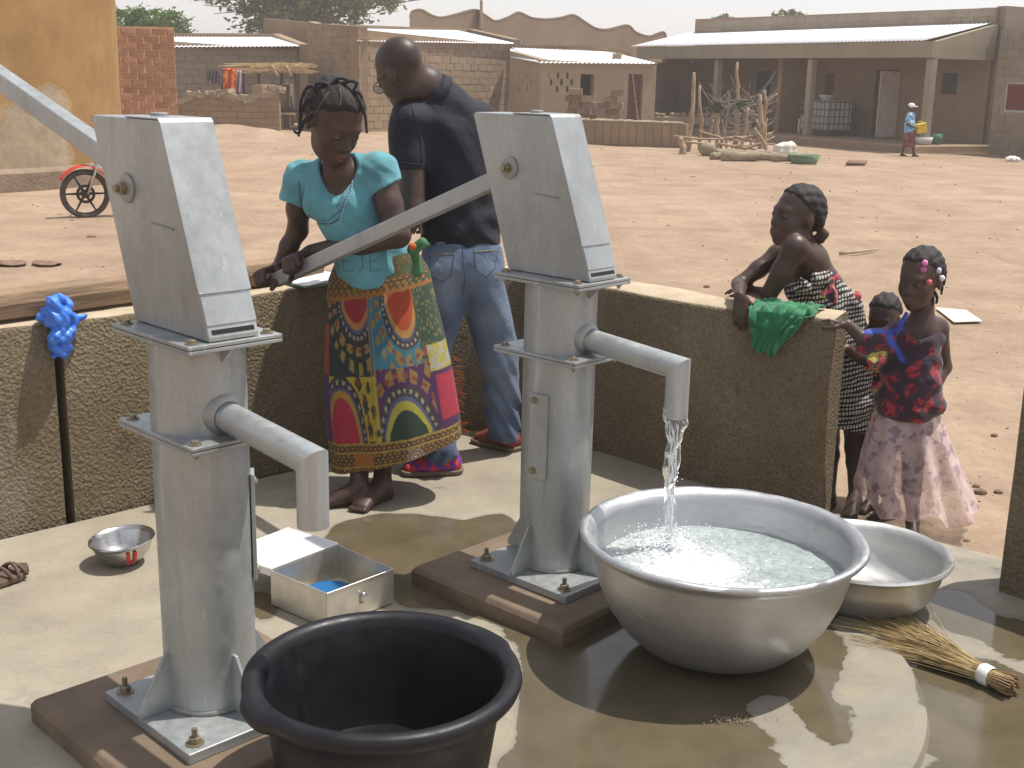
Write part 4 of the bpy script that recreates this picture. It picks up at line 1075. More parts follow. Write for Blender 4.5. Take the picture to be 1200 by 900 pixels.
for i in range(5):
    ph = i * 1.3
    m.tube([Vector((SPOUT.x + .013 * math.cos(ph + t * 6) * (1 - .5 * t), SPOUT.y - .014 * t + .013 * math.sin(ph + t * 6) * (1 - .5 * t), SPOUT.z - .02 - (SPOUT.z - .02 - WZ) * t)) for t in [k / 14 for k in range(15)]], [.0022 * abs(math.sin(k * 1.7 + i)) + .0006 for k in range(15)], 6)
m.build('white_streaks', FOAMM, strm, smooth=True)

B2C = Vector((1.118, 3.615, .006))
prof = [(.001, .010), (.165, .008), (.190, .014), (.222, .050), (.243, .105), (.252, .145), (.260, .152), (.272, .157), (.277, .165), (.272, .172), (.260, .170), (.250, .160), (.244, .150), (.235, .105), (.215, .055), (.185, .024), (.160, .018), (.001, .019)]
b2 = vessel('aluminium_basin', B2C, prof, mat_alu('aluminium_basin_small', (.64, .64, .62), .40, .85), 'smaller aluminium basin nearly empty, behind the large basin', 'basin', 96)
BK = on_z(449, 787, .345); BK.z = 0
buck = thing('black_tub', BK, 'black rubber tub with a little water, in the foreground', 'tub')
def rimr(a):      # two lifting lips on the rim
    q = 0
    for c_ in (math.radians(215), math.radians(38)):
        d = (a - c_ + math.pi) % (2 * math.pi) - math.pi; q += math.exp(-(d / .20) ** 4)
    return q
prof = [(.001, .0), (.195, .0), (.210, .012), (.232, .12), (.250, .24), (.262, .305), (.290, .310), (.297, .318), (.302, .332), (.299, .344), (.288, .352), (.272, .350), (.262, .340), (.256, .322), (.242, .24), (.224, .12), (.203, .018), (.19, .010), (.001, .010)]
m = MB(); n = 128; V = []
for i, (r, z) in enumerate(prof):
    for k in range(n):
        a = 2 * math.pi * k / n; q = rimr(a) if r > .265 else 0; rr = r + .016 * q; V.append((BK.x + rr * math.cos(a), BK.y + rr * math.sin(a), .004 + z - .006 * q))
m.v = V; m.f = [(i * n + k, i * n + (k + 1) % n, (i + 1) * n + (k + 1) % n, (i + 1) * n + k) for i in range(len(prof) - 1) for k in range(n)]
m.build('tub_shell', RUBBER, buck, smooth=True, fix=False)
dw = N('dark_water'); dw.set(col=(.012, .013, .013), rough=.03, ior=1.33, spec=.8); dw.bump(dw.noise(9, 3, .5), .25, .01)
MB().disc((BK.x, BK.y, .095), .219, 96).build('water', dw.m, buck)
# small bowl with red marks
bt = Matrix.Rotation(math.radians(-4), 3, 'Y') @ Matrix.Rotation(math.radians(3), 3, 'X')
SB = on_z(145, 632, .082); SB.z = .004
bowl = thing('steel_bowl', SB, 'small stainless steel bowl with two red paint marks near the left wall', 'bowl')
vessel('', SB, [(.001, 0), (.045, 0), (.062, .010), (.086, .040), (.097, .068), (.104, .080), (.108, .083), (.106, .087), (.100, .086), (.094, .070), (.083, .042), (.060, .013), (.044, .004), (.001, .004)], STEEL, '', '', 72, bt, bowl, 'bowl_shell')
RED = simple('red_paint', (.55, .03, .025), .5, 0, .1)
for a in (-62, -48):
    t = math.radians(a); d = Vector((math.cos(t), math.sin(t), 0)); tn = Vector((-d.y, d.x, 0)); pts = []
    for r, z in ((.0705, .016), (.088, .040), (.0985, .066)):
        for q in (-.006, .006): pts.append(SB + bt @ (d * (r + .0015) + tn * q + Z * z))
    MB().add(pts, [(0, 1, 3, 2), (2, 3, 5, 4)]).build('paint_mark', RED, bowl)
# tin box with its lid laid back
q = [on_z(u, v, .115) for u, v in ((317, 669), (396, 639), (461, 667), (383, 696))]
box = thing('tin_box', (sum((p.x for p in q)) / 4, sum((p.y for p in q)) / 4, 0), 'open tin box with its lid folded back and a blue dish inside', 'box')
m = MB(); T_ = .0022; cen = sum(q, Vector()) / 4
for i in range(4):
    a, b = q[i], q[(i + 1) % 4]; d = (b - a).normalized(); nrm = Vector((-d.y, d.x, 0)); 
    if nrm.dot(cen - a) < 0: nrm = -nrm
    z0 = .004; a_, b_ = a + d * (.003 if i % 2 else 0), b - d * (.003 if i % 2 else 0)
    p = [Vector((a_.x, a_.y, z0)), Vector((b_.x, b_.y, z0)), Vector((b_.x, b_.y, .115)), Vector((a_.x, a_.y, .115))]; m.extr(p, nrm * T_)
    m.tube([Vector((a.x, a.y, .115)), Vector((b.x, b.y, .115))], .0028, 8)
m.build('box_wall', TIN, box)
MB().prism([(p.x, p.y) for p in [cen + (p - cen) * .985 for p in q]], .004, .008).build('box_floor', simple('dusty_tin', (.50, .44, .33), .75, .1, .2, 12), box)
lid = [q[0], q[1], on_z(338, 621, .125), on_z(262, 650, .120)]; ld = [p + Z * .004 for p in lid]
m = MB().extr(ld, Z * .003)
for i in range(4): m.tube([ld[i] + Z * .002, ld[(i + 1) % 4] + Z * .002], .003, 8)
for i in (1, 2, 3):
    a, b = ld[i], ld[(i + 1) % 4]; m.extr([a, b, b - Z * .022, a - Z * .022], (cen - a).normalized() * .0015)
m.build('lid', simple('lid_bright', (.78, .78, .80), .38, .35, .08, 9), box)
hq = (q[2] + q[3]) / 2; d = (q[2] - q[3]).normalized(); nrm = Vector((d.y, -d.x, 0)); 
if nrm.y > 0: nrm = -nrm
m = MB(); m.ball(Vector((hq.x, hq.y, .075)) + nrm * .012, (.009, .009, .009), 10, 7); m.tube([Vector((hq.x, hq.y, .075)), Vector((hq.x, hq.y, .075)) + nrm * .010], .005, 8); m.box(Vector((hq.x, hq.y, .060)) + nrm * .004, (.012, .006, .03)); m.build('latch', STEEL, box, smooth=True)
dc_ = on_z(386, 697, .030); dish = MB().lathe(dc_, [(.001, -.02), (.05, -.02), (.074, .012), (.077, .014), (.073, .016), (.050, .006), (.001, .006)], 48).build('blue_dish', simple('blue_enamel', (.012, .12, .30), .35, 0, .15), None, smooth=True)
tag(dish, 'flat blue enamel dish lying inside the tin box', 'dish')

# straw broom
bt0 = on_z(1186, 803, .03); bt1 = on_z(1158, 792, .03); tipc = on_z(1030, 735, .02); bd = (tipc - bt1).normalized(); bn = Vector((-bd.y, bd.x, 0))
br = thing('straw_broom', bt1, 'straw broom bound with a white band lying on the cement at right', 'broom')
m = MB(); rr = random.Random(5)
for i in range(430):
    a = rr.random() * 6.283; q_ = math.sqrt(rr.random()); s0 = bn * math.cos(a) * .024 * q_ + Z * math.sin(a) * .020 * q_
    L = rr.uniform(.32, .56); sp = rr.gauss(0, .075) + math.cos(a) * .05; up_ = max(-.02, rr.gauss(-.004, .012))
    p0 = bt1 + s0; p0.z = max(.006, p0.z); p1 = bt1 + bd * L * .45 + bn * (s0.dot(bn) * 1.2 + sp * .32) + Z * (s0.z + up_ * .5 + .006); p2 = bt1 + bd * L + bn * (sp * 1.05 + rr.gauss(0, .008)) + Z * (s0.z * .6 + up_ - .006)
    p1.z = max(.006, p1.z); p2.z = max(.005, min(p2.z, .07)); m.tube([bt0.lerp(bt1, .1) + s0 * 1.1, p0, p1, p2], [.0016, .0016, .0014, .0007], 4, cap=False)
o = m.build('bristles', STRAW, br, fix=False); tag(o, kind='stuff')
m = MB()
for i in range(90):
    a = rr.random() * 6.283; q_ = math.sqrt(rr.random()) * .034; s0 = bn * math.cos(a) * q_ + Z * math.sin(a) * q_ * .85
    p = bt0.lerp(bt1, .2) + s0; p.z = max(.006, p.z); m.tube([bt1 + s0 * .6, p, p - bd * rr.uniform(.01, .03)], [.002, .0026, .0022], 5)
o = m.build('stub_ends', simple('straw_ends', (.26, .17, .09), .9, 0, .4, 40), br, fix=False); tag(o, kind='stuff')
axb = bd.to_track_quat('Z', 'Y').to_matrix(); MB().lathe(bt1 + bd * .005, [(.026, -.016), (.029, -.010), (.030, .010), (.027, .018)], 24, axb).build('binding_band', simple('white_band', (.80, .78, .76), .6), br, smooth=True)

# sandal at the left edge
sc_ = on_z(33, 673, .0); hl = on_z(-55, 705, .0); sdir = (hl - sc_).normalized(); sn = Vector((-sdir.y, sdir.x, 0))
sand = thing('sandal', (sc_.x, sc_.y, 0), 'worn brown plastic sandal lying at the left edge near the steel bowl', 'sandal')
def sole(k, z, lift): return [sc_ + sdir * t + sn * y * k + Z * (z + lift * max(0, .06 - t) * 3) for t, y in ((.0, .0), (.012, .026), (.05, .040), (.11, .036), (.17, .030), (.23, .031), (.25, .0), (.23, -.031), (.17, -.027), (.11, -.036), (.05, -.044), (.012, -.028))]
m = MB(); A_, B_ = sole(1, .003, .1), sole(1.02, .022, .12); n_s = len(A_); m.add(A_ + B_, [tuple(range(n_s))[::-1], tuple(range(n_s, 2 * n_s))] + [(i, (i + 1) % n_s, n_s + (i + 1) % n_s, n_s + i) for i in range(n_s)])
BRN = simple('worn_brown_plastic', (.115, .075, .050), .7, 0, .4, 30, .3); m.build('sole', BRN, sand, bevel=.004)
for t0_, t1_ in ((.030, .075), (.060, .050), (.085, .110), (.185, .205)):
    pts = [sc_ + sdir * (t0_ + (t1_ - t0_) * k / 8) + sn * .040 * math.cos(math.pi * k / 8) + Z * (.020 + .036 * math.sin(math.pi * k / 8)) for k in range(9)]
    MB().tube(pts, .006, 6).build('strap', BRN, sand, smooth=True)

# blue plastic bag stuffed on the wall joint
jc = (ca + cb) / 2; bc_ = jc - nn_ * .025 + Z * .735
sc = Sculpt()
for p, r in (((0, 0, .03), .052), ((-.015, -.01, .075), .030), ((.012, .0, -.035), .044), ((.0, .005, -.085), .040), ((.045, .0, .012), .022), ((-.038, .02, .028), .028), ((.025, .02, .06), .026), ((-.02, -.02, -.04), .03)):
    sc.cap(bc_ + dn * p[0] + nn_ * p[1] + Z * p[2], bc_ + dn * (p[0] + .01) + nn_ * p[1] + Z * (p[2] + .008), r, r * .8, .012)
sc.cap(bc_ + dn * .05 + Z * .01, bc_ + dn * .092 + Z * .018, .012, .006, .01)
sc.warp(lambda X, Y, Z_: .007 * np.abs(np.sin(X * 48 + 2.2 * np.sin(Z_ * 38 + 1) + Y * 30)) + .006 * np.abs(np.sin(Z_ * 52 + 2 * np.sin(X * 44) + Y * 35)) + .0012 * np.sin(Y * 130 + X * 110 + Z_ * 90) - .007)
V, Q = sc.mesh(.003); bgm = N('blue_plastic_film'); bgm.set(col=bgm.ramp(bgm.noise(22, 5, .7), [(.3, (.015, .10, .62)), (.7, (.10, .32, .92))]), rough=.25, spec=.6)
bgm.bump(bgm.noise(45, 5, .7, dist=1.0), .5, .005)
b_ = thing('plastic_bag', bc_ - Z * .1, 'crumpled blue plastic bag stuffed into the joint of the left wall', 'bag'); np_obj('bag_film', V, Q, bgm.m, b_)

# notebook on the wall
nb0 = at(367, 335, 5.06); nb0.z = .748
nb_ = thing('notebook', nb0, 'open white notebook lying on the wall beside the girl pumping', 'notebook')
tn = Vector((.66, .75, 0)); nn2 = Vector((-.75, .66, 0)); Rn = Matrix((tn, nn2, Z)).transposed(); PAPER = simple('paper', (.80, .80, .82), .8, 0, .06, 5)
MB().box(nb0 + Z * .004 - nn2 * .01, (.25, .20, .005), Rn).build('cover', simple('green_cover', (.10, .20, .14), .6), nb_)
for i in range(7): MB().box(nb0 + Z * (.0085 + .0022 * i) + nn2 * (.003 * (i % 3) - .012) + tn * .003 * (i % 2), (.235, .185, .0012), Rn @ Matrix.Rotation(.02 * (i - 3), 3, 'Z') @ Matrix.Rotation(-.015 * i, 3, 'Y')).build('page', PAPER, nb_)

# green cloth hung over the wall end
wa, wb = Vector((.835, 4.685, 0)), Vector((1.205, 4.505, 0)); wd = (wb - wa).normalized(); wnn = Vector((-wd.y, wd.x, 0))
def cloth(u, v):
    s = .085 + .255 * u; k = v
    lo, hi = .10 + .13 * u, .01 
    if k < .45:       # on top, back to front edge
        t = k / .45; off = .17 * (1 - t) + (-.010) * t; z = .750 + .030 * max(0, mnoise.noise(Vector((u * 7, t * 5, 1)))) + .012 * (1 - abs(2 * t - 1))
    else:
        t = (k - .45) / .55; ln = .165 * (1 - max(0, (u - .52)) * 1.9) * (1 - .18 * max(0, .2 - u) * 5) + .01 * math.sin(u * 17); off = -.014 - .016 * math.sin(t * 2.2); z = .752 - ln * t
        s = .085 + .255 * u + (.175 - s) * .35 * t * (1 if u < .6 else .6)
    w_ = .010 * math.sin(u * 21 + 4 * v + 7 * mnoise.noise(Vector((u * 2.3, v * 2.6, 0)))) * (.35 + v) + .018 * mnoise.noise(Vector((u * 6 + v * 2, v * 5, 3))) + .006 * mnoise.noise(Vector((u * 19, v * 14, 3)))
    off -= abs(w_) if k >= .42 else 0; z += abs(w_) if k < .45 else 0
    return wa + wd * s + wnn * off + Z * z
m = MB().grid(cloth, 90, 60); gm_ = N('green_cloth'); gm_.set(col=gm_.ramp(gm_.noise(14, 5, .6), [(.3, (.005, .105, .038)), (.7, (.012, .20, .075))]), rough=.85, sheen=.3); gm_.bump(gm_.noise(260, 2, .5), .3, .002)
o = m.build('green_cloth', gm_.m, None, smooth=True, solid=.003, fix=False); tag(o, 'crumpled green cloth draped over the end of the low wall', 'cloth')

# ------------------------------------------------------------------ motorcycle
MO = at(102, 262, 14.4); mo = thing('motorcycle', (MO.x, MO.y, G), 'red motorcycle parked in front of the ochre tower, mostly behind the left pump', 'motorcycle')
fx = Vector((.86, .51, 0)); sx = Vector((-fx.y, fx.x, 0)); M0 = Vector((MO.x, MO.y, G)); TYRE = simple('tyre', (.075, .062, .052), .9, 0, .3, 12, .3); RIMM = simple('black_alloy', (.03, .03, .03), .4, .6); MRED = simple('motor_red', (.55, .035, .02), .35, 0, .15, 10); CHR = STEEL; BLK = simple('black_plastic', (.025, .025, .025), .5)
Rm = Matrix((fx, Z, sx)).transposed()
for kx, nm in ((0, 'front'), (1.12, 'rear')):
    c = M0 + fx * kx + Z * .285; wh = MB(); 
    Rw = Matrix((fx * math.cos(.0), Z, sx)).transposed()
    wh.lathe(c, [(.235, -.028), (.262, -.034), (.282, -.02), (.287, 0), (.282, .02), (.262, .034), (.235, .028)], 40, Rw, close=True); wt = wh.build('wheel', TYRE, mo, smooth=True)
    MB().lathe(c, [(.222, -.02), (.238, -.024), (.238, .024), (.222, .02)], 40, Rw, close=True).build('rim', RIMM, wt, smooth=True, sharp=40)
    sp = MB()
    for i in range(6):
        a = i * math.pi / 3; sp.tube([c + fx * .03 * math.cos(a) + Z * .03 * math.sin(a), c + fx * .228 * math.cos(a) + Z * .228 * math.sin(a)], [.018, .010], 6)
    sp.lathe(c, [(.0, -.05), (.05, -.05), (.05, .05), (.0, .05)], 16, Rw); sp.lathe(c, [(.075, -.03), (.11, -.03), (.11, -.034), (.075, -.034)], 24, Rw, close=True); sp.build('spokes', RIMM, wt)
P_ = lambda x, y, z: M0 + fx * x + sx * y + Z * z
m = MB(); m.tube([P_(.02, .06, .285), P_(.22, .06, .80)], .018, 8); m.tube([P_(.02, -.06, .285), P_(.22, -.06, .80)], .018, 8); m.build('fork', CHR, mo, smooth=True)
m = MB(); m.grid(lambda u, v: P_(-.0 + .315 * math.cos(math.radians(25 + 125 * u)) , (v - .5) * .17, .285 + (.318 + .02 * (1 - abs(2 * v - 1))) * math.sin(math.radians(25 + 125 * u))), 20, 7); m.build('fender', MRED, mo, smooth=True, solid=.006, fix=False)
m = MB(); m.ball(P_(.12, 0, .80), (.10, .09, .10), 16, 10, Rm); m.build('headlight_shell', MRED, mo, smooth=True); MB().ball(P_(.055, 0, .80), (.035, .07, .07), 14, 8, Matrix((fx, sx, Z)).transposed()).build('headlight', simple('lamp_glass', (.75, .78, .8), .15), mo, smooth=True)
m = MB(); m.tube([P_(.30, -.34, .95), P_(.24, -.16, .98), P_(.22, 0, .92), P_(.24, .16, .98), P_(.30, .34, .95)], .012, 8); m.build('handlebar', CHR, mo, smooth=True)
for y in (-.30, .30): MB().tube([P_(.26, y, .97), P_(.22, y * 1.1, 1.10)], .005, 6).ball(P_(.22, y * 1.15, 1.13), (.02, .06, .04), 10, 6, Matrix((fx, sx, Z)).transposed()).build('mirror', BLK, mo, smooth=True)
MB().ball(P_(.46, 0, .74), (.22, .12, .11), 18, 10, Matrix((fx, sx, Z)).transposed()).build('fuel_tank', MRED, mo, smooth=True)
MB().ball(P_(.88, 0, .74), (.34, .12, .06), 18, 8, Matrix((fx, sx, Z)).transposed()).build('seat', BLK, mo, smooth=True)
MB().box(P_(.55, 0, .38), (.26, .20, .26), Matrix((fx, sx, Z)).transposed()).build('engine', simple('engine_grey', (.2, .2, .2), .5, .6), mo, bevel=.03)
m = MB(); m.tube([P_(.22, 0, .82), P_(.40, 0, .30), P_(.75, 0, .26), P_(1.12, .0, .285)], .022, 8); m.tube([P_(.75, 0, .3), P_(.95, 0, .68)], .018, 8); m.build('frame', BLK, mo, smooth=True)
MB().tube([P_(.5, -.12, .32), P_(.7, -.14, .2), P_(1.25, -.14, .28)], [.018, .022, .04], 10).build('exhaust', CHR, mo, smooth=True)
MB().grid(lambda u, v: P_(1.12 + .31 * math.cos(math.radians(20 + 110 * u)), (v - .5) * .13, .285 + .33 * math.sin(math.radians(20 + 110 * u))), 14, 5).build('fender', MRED, mo, smooth=True, solid=.006, fix=False)

# ------------------------------------------------------------------ things in the yard
def branch(name, pts, r, label, cat='branch', group=None, mat=STICK, parent=None):
    m = MB(); P = [Vector(p) for p in pts]; Q_ = []
    for i in range(len(P) - 1):
        for k in range(4): q = P[i].lerp(P[i + 1], k / 4); Q_.append(q + Vector((mnoise.noise(q * 2.1), mnoise.noise(q * 2.7 + Vector((5, 0, 0))), 0)) * r * .9)
    Q_.append(P[-1]); rs = [r * (1 - .45 * i / len(Q_)) * (1 + .12 * math.sin(i * 2.3)) for i in range(len(Q_))]
    m.tube(Q_, rs, 7); o = m.build(name, mat, parent, smooth=True)
    if parent is None: tag(o, label, cat, group)
    return o
sf = thing('stick_fence', tuple(at(850, 172, 31.5)), 'ragged pen of dry sticks and leaning poles in front of the veranda', 'fence')
sf.location.z = G
posts = [((806, 174), (813, 85), 31, .07), ((820, 170), (820, 100), 31.5, .055), ((862, 168), (864, 73), 32, .06), ((892, 178), (891, 111), 30, .075), ((897, 176), (886, 140), 30.3, .05), ((868, 172), (877, 126), 31, .05), ((840, 172), (840, 128), 31, .06), ((844, 170), (855, 106), 32, .04), ((799, 178), (799, 162), 30, .10), ((882, 172), (873, 140), 31.8, .035), ((851, 172), (846, 140), 31.9, .035), ((902, 184), (884, 150), 29.6, .05), ((828, 174), (836, 140), 31.2, .04), ((888, 170), (899, 138), 31, .03), ((856, 172), (868, 132), 32, .03)]
for (b, t, y, r) in posts:
    p0 = at(b[0], b[1], y); p0.z = G - .03; p1 = at(t[0], t[1], y); branch('post', [p0, p0.lerp(p1, .5) + Vector((.04, 0, 0)), p1], r, '', parent=sf)
branch('post', [at(898, 178, 30.2), at(894, 140, 30.2), at(898, 122, 30.2), at(896, 106, 30.2)], .06, '', parent=sf); branch('post', [at(898, 120, 30.2), at(904, 114, 30.2), at(911, 110, 30.2)], .035, '', parent=sf)
for a, b, y, r in (((790, 160), (850, 163), 30.3, .035), ((848, 162), (905, 156), 30.3, .035), ((820, 154), (870, 166), 30.5, .03), ((860, 160), (925, 172), 30, .03), ((800, 166), (880, 171), 30.2, .03), ((872, 175), (908, 160), 29.8, .035), ((840, 168), (915, 178), 29.9, .03)):
    branch('rail', [at(*a, y), at((a[0] + b[0]) / 2, (a[1] + b[1]) / 2 + 1.5, y), at(*b, y)], r, '', parent=sf)
m = MB(); rr = random.Random(11)
for i in range(170):
    p = at(rr.uniform(832, 900), rr.uniform(112, 168), rr.uniform(31.5, 33)); d = Vector((rr.uniform(-.5, .5), rr.uniform(-.1, .1), rr.uniform(-.5, .6))); m.tube([p, p + d * .6, p + d + Vector((rr.uniform(-.1, .1), 0, .05))], .009, 3, cap=False)
o = m.build('tangled_twigs', simple('grey_twig', (.25, .22, .19), .9, 0, .3), sf, fix=False); tag(o, kind='stuff')
LEAF = simple('leaf_green', (.075, .105, .035), .6, 0, .5, 3)
m = MB()
for i in range(90):
    p = at(rr.gauss(841, 3.5), rr.gauss(126, 3), 31) if i < 60 else at(rr.gauss(868, 4), rr.gauss(121, 2.5), 31.5)
    m.box(p, (.13, .10, .01), Matrix.Rotation(rr.random() * 6, 3, 'Z') @ Matrix.Rotation(rr.uniform(-1, 1), 3, 'X'))
o = m.build('leaves', LEAF, sf, fix=False); tag(o, kind='stuff')
logs = [((846, 190), (932, 190), 27.3, .13, 'thick straight log lying nearest in front of the stick pen'), ((838, 182), (876, 184), 28.2, .13, 'short crooked log at the left of the log heap'), ((833, 189), (862, 183), 27.9, .09, 'pale bent log at the left front of the log heap'), ((872, 184), (912, 186), 28.4, .12, 'knotty log lying between pen and straight log'), ((905, 184), (945, 181), 28.6, .09, 'forked log at the right end of the log heap'), ((843, 177), (880, 180), 29.2, .10, 'grey log nearest to the pen posts')]
for a, b, y, r, lab in logs:
    p0, p1 = at(*a, y), at(*b, y); p0.z = p1.z = G + r * .8; branch('log', [p0, p0.lerp(p1, .5) + Vector((0, .1, .03)), p1], r, lab, 'log', 'logs heaped by the stick pen', LOGM)
s_ = MB(); c = at(829, 178, 29.5); c.z = G; s_.ball(c + Z * .14, (.21, .18, .17), 14, 10); o = s_.build('stump', LOGM, None, smooth=True); tag(o, 'round grey stump at the left corner of the stick pen', 'stump')
sc = Sculpt(); c = at(920, 178, 28.6); c.z = G
sc.ell(c + Z * .20, (.28, .18, .20), .05); sc.ell(c + Vector((.1, 0, .30)), (.14, .12, .12), .06); sc.warp(lambda X, Y, Z_: .012 * np.sin(X * 30 + Y * 20) + .01 * np.sin(Z_ * 40)); V, Q = sc.mesh(.03)
r0 = thing('white_sack', c, 'lumpy white sack beside the logs at the right of the pen', 'sack'); np_obj('sack_cloth', V, Q, simple('sack_white', (.62, .60, .52), .9, 0, .15, 4), r0)
o = MB().lathe(Vector((*at(942, 191, 27.2)[:2], G)), [(.27, 0), (.33, .20), (.345, .20), (.28, .02)], 24).build('green_tub', simple('faded_green', (.13, .20, .11), .7, 0, .3, 3), None, smooth=True); tag(o, 'faded green tub lying at the right end of the logs', 'tub')
# water tank cage under the veranda
tk = K2 + vd * 4.9 + vn * 1.15; tk.z = FL; tank = thing('water_tank', tk, 'white plastic water tank in a metal cage under the veranda', 'tank')
MB().box(tk + Z * .58, (1.15, .9, .85), Rv).build('tank', simple('tank_white', (.62, .60, .54), .6, 0, .12, 2), tank, bevel=.08, seg=3)
m = MB()
for z in (.16, .36, .56, .76, .98): m.box(tk + Z * z - vn * .49, (1.24, .025, .03), Rv); m.box(tk + Z * z - vd * .62, (.025, .96, .03), Rv)
for i in range(8): m.box(tk + vd * (-.60 + i * .171) - vn * .505 + Z * .57, (.028, .02, .86), Rv)
for i in range(6): m.box(tk - vd * .635 + vn * (-.46 + i * .18) + Z * .57, (.02, .028, .86), Rv)
m.build('cage', simple('cage_grey', (.16, .16, .15), .5, .5), tank)
MB().box(tk + Z * .07, (1.2, .95, .13), Rv).build('pallet', simple('pallet_dark', (.07, .06, .05), .8), tank)
o = MB().lathe(tk + vd * .12 + Z * 1.02, [(.001, .0), (.12, 0), (.21, .14), (.23, .15), (.20, .13), (.11, .01), (.001, .01)], 28).build('wash_bowl', PAPER, None, smooth=True); tag(o, 'white bowl standing on top of the caged water tank', 'bowl')
o = MB().lathe(tk + vd * .95 - vn * .1, [(.001, 0), (.13, 0), (.15, .1), (.14, .42), (.06, .5), (.05, .55), (.001, .55)], 20).build('water_jug', simple('jug_white', (.55, .53, .5), .6), None, smooth=True); tag(o, 'white jug on the floor beside the caged water tank', 'jug')
c = at(1081, 166, 32.5); c.z = FL; o = MB().lathe(c, [(.001, 0), (.22, 0), (.26, .2), (.25, .2), (.001, .1)], 20).build('enamel_basin', simple('pale_basin', (.5, .47, .45), .6), None, smooth=True); tag(o, 'pale basin on the veranda floor right of the distant walker', 'basin')
c = at(1096, 166, 32.8); c.z = FL; o = MB().lathe(c, [(.001, 0), (.15, 0), (.18, .28), (.17, .28), (.001, .1)], 20).build('green_bucket', simple('bucket_teal', (.04, .15, .10), .6), None, smooth=True); tag(o, 'dark green bucket on the veranda floor behind the walker', 'bucket')
# shelter with thatch and drying clothes
sh = thing('thatch_shelter', tuple(at(310, 140, 38)), 'rickety thatch covered rack on thin poles behind the ruined wall', 'shelter'); sh.location.z = G
def rp(u, v, y): return at(u, v, y)
for (b, t) in (((287, 145), (285, 82)), ((308, 145), (303, 86)), ((351, 145), (346, 86)), ((330, 143), (330, 84)), ((258, 145), (262, 84))):
    p0 = rp(*b, 38.2 if b[0] != 330 else 40); p0.z = G; branch('pole', [p0, rp(*t, 38.2 if b[0] != 330 else 40)], .055, '', parent=sh, mat=simple('dark_pole', (.09, .065, .05), .9) if b[0] == 287 else bpy.data.materials['dark_pole'])
branch('rail', [rp(256, 79, 38.2), rp(300, 77, 38.2), rp(362, 79, 38.2)], .05, '', parent=sh); branch('rail', [rp(262, 76, 40), rp(362, 76, 40)], .05, '', parent=sh)
m = MB(); rr = random.Random(21)
for i in range(500):
    u = rr.uniform(284, 361); y = rr.uniform(37.9, 40.4); v = rr.uniform(76, 85) if y < 38.6 else rr.uniform(75, 79); p = rp(u, v, y); L = rr.uniform(.3, .7); d = Vector((1, rr.uniform(-.3, .3), rr.uniform(-.18, .18))).normalized(); m.tube([p - d * L / 2, p + d * L / 2], .025, 4, cap=False)
o = m.build('thatch', STRAW_P, sh, fix=False); tag(o, kind='stuff')
for a, b in (((318, 77), (326, 90)), ((334, 77), (341, 90))): branch('tie_pole', [rp(*a, 37.8), rp(*b, 37.8)], .05, '', parent=sh)
def hung(name, u0, u1, v0, v1, y, mat, label):
    def fn(u, v):
        p = at(u0 + (u1 - u0) * u, v0 + (v1 + 3 * math.sin(u * 9) - v0) * v, y); p.y += .08 * math.sin(u * 14 + v * 2) * (.3 + v); return p
    o = MB().grid(fn, 24, 14).build(name, mat, None, smooth=True, solid=.01, fix=False); tag(o, label, 'cloth', 'clothes hung on the shelter'); return o
pm = N('red_yellow_print'); pm.set(col=pm.ramp(pm.noise(4.2, 4, .7, dist=1.0), [(.38, (.55, .03, .02)), (.50, (.70, .10, .03)), (.56, (.85, .50, .06)), (.7, (.50, .04, .12))]), rough=.9)
hung('hanging_cloth', 261, 277, 80, 108, 37.6, pm.m, 'red and yellow printed cloth hanging from the thatch shelter')
hung('hanging_cloth', 276, 283, 82, 109, 37.7, simple('pale_mauve', (.42, .33, .40), .9, 0, .3, 3), 'pale mauve cloth hanging right of the red one')
hung('hanging_cloth', 242, 250, 83, 94, 37.7, simple('dark_green_cloth', (.06, .08, .05), .9, 0, .4, 5), 'dark olive rag hanging at the far left of the shelter')
hung('hanging_cloth', 251, 257, 82, 96, 37.7, simple('slate_cloth', (.07, .07, .11), .9, 0, .4, 5), 'small slate blue rag hanging between olive rag and red cloth')
# bench table with pots
tb = thing('bench_table', tuple(at(338, 150, 38.5)), 'low rough table with pots standing beside the ruined wall', 'table'); tb.location.z = G; t0 = at(339, 133, 38.5)
MB().box(t0, (.95, .6, .05)).build('table_top', STRAW_P, tb)
for q in ((-.42, -.25), (.42, -.25), (.42, .25), (-.42, .25)): MB().tube([t0 + Vector((q[0], q[1], 0)), Vector((t0.x + q[0], t0.y + q[1], G))], .03, 6).build('leg', STICK, tb)
for i, (u, lab) in enumerate(((333, 'dark pot at the left on the rough table'), (339, 'dark pot in the middle on the rough table'), (345, 'dark pot at the right on the rough table'))):
    o = MB().ball(at(u, 130, 38.5) + Z * .03, (.11, .11, .09), 12, 8).build('pot', simple('soot_pot', (.05, .045, .04), .8) if i == 0 else bpy.data.materials['soot_pot'], None, smooth=True); tag(o, lab, 'pot', 'pots on the table')
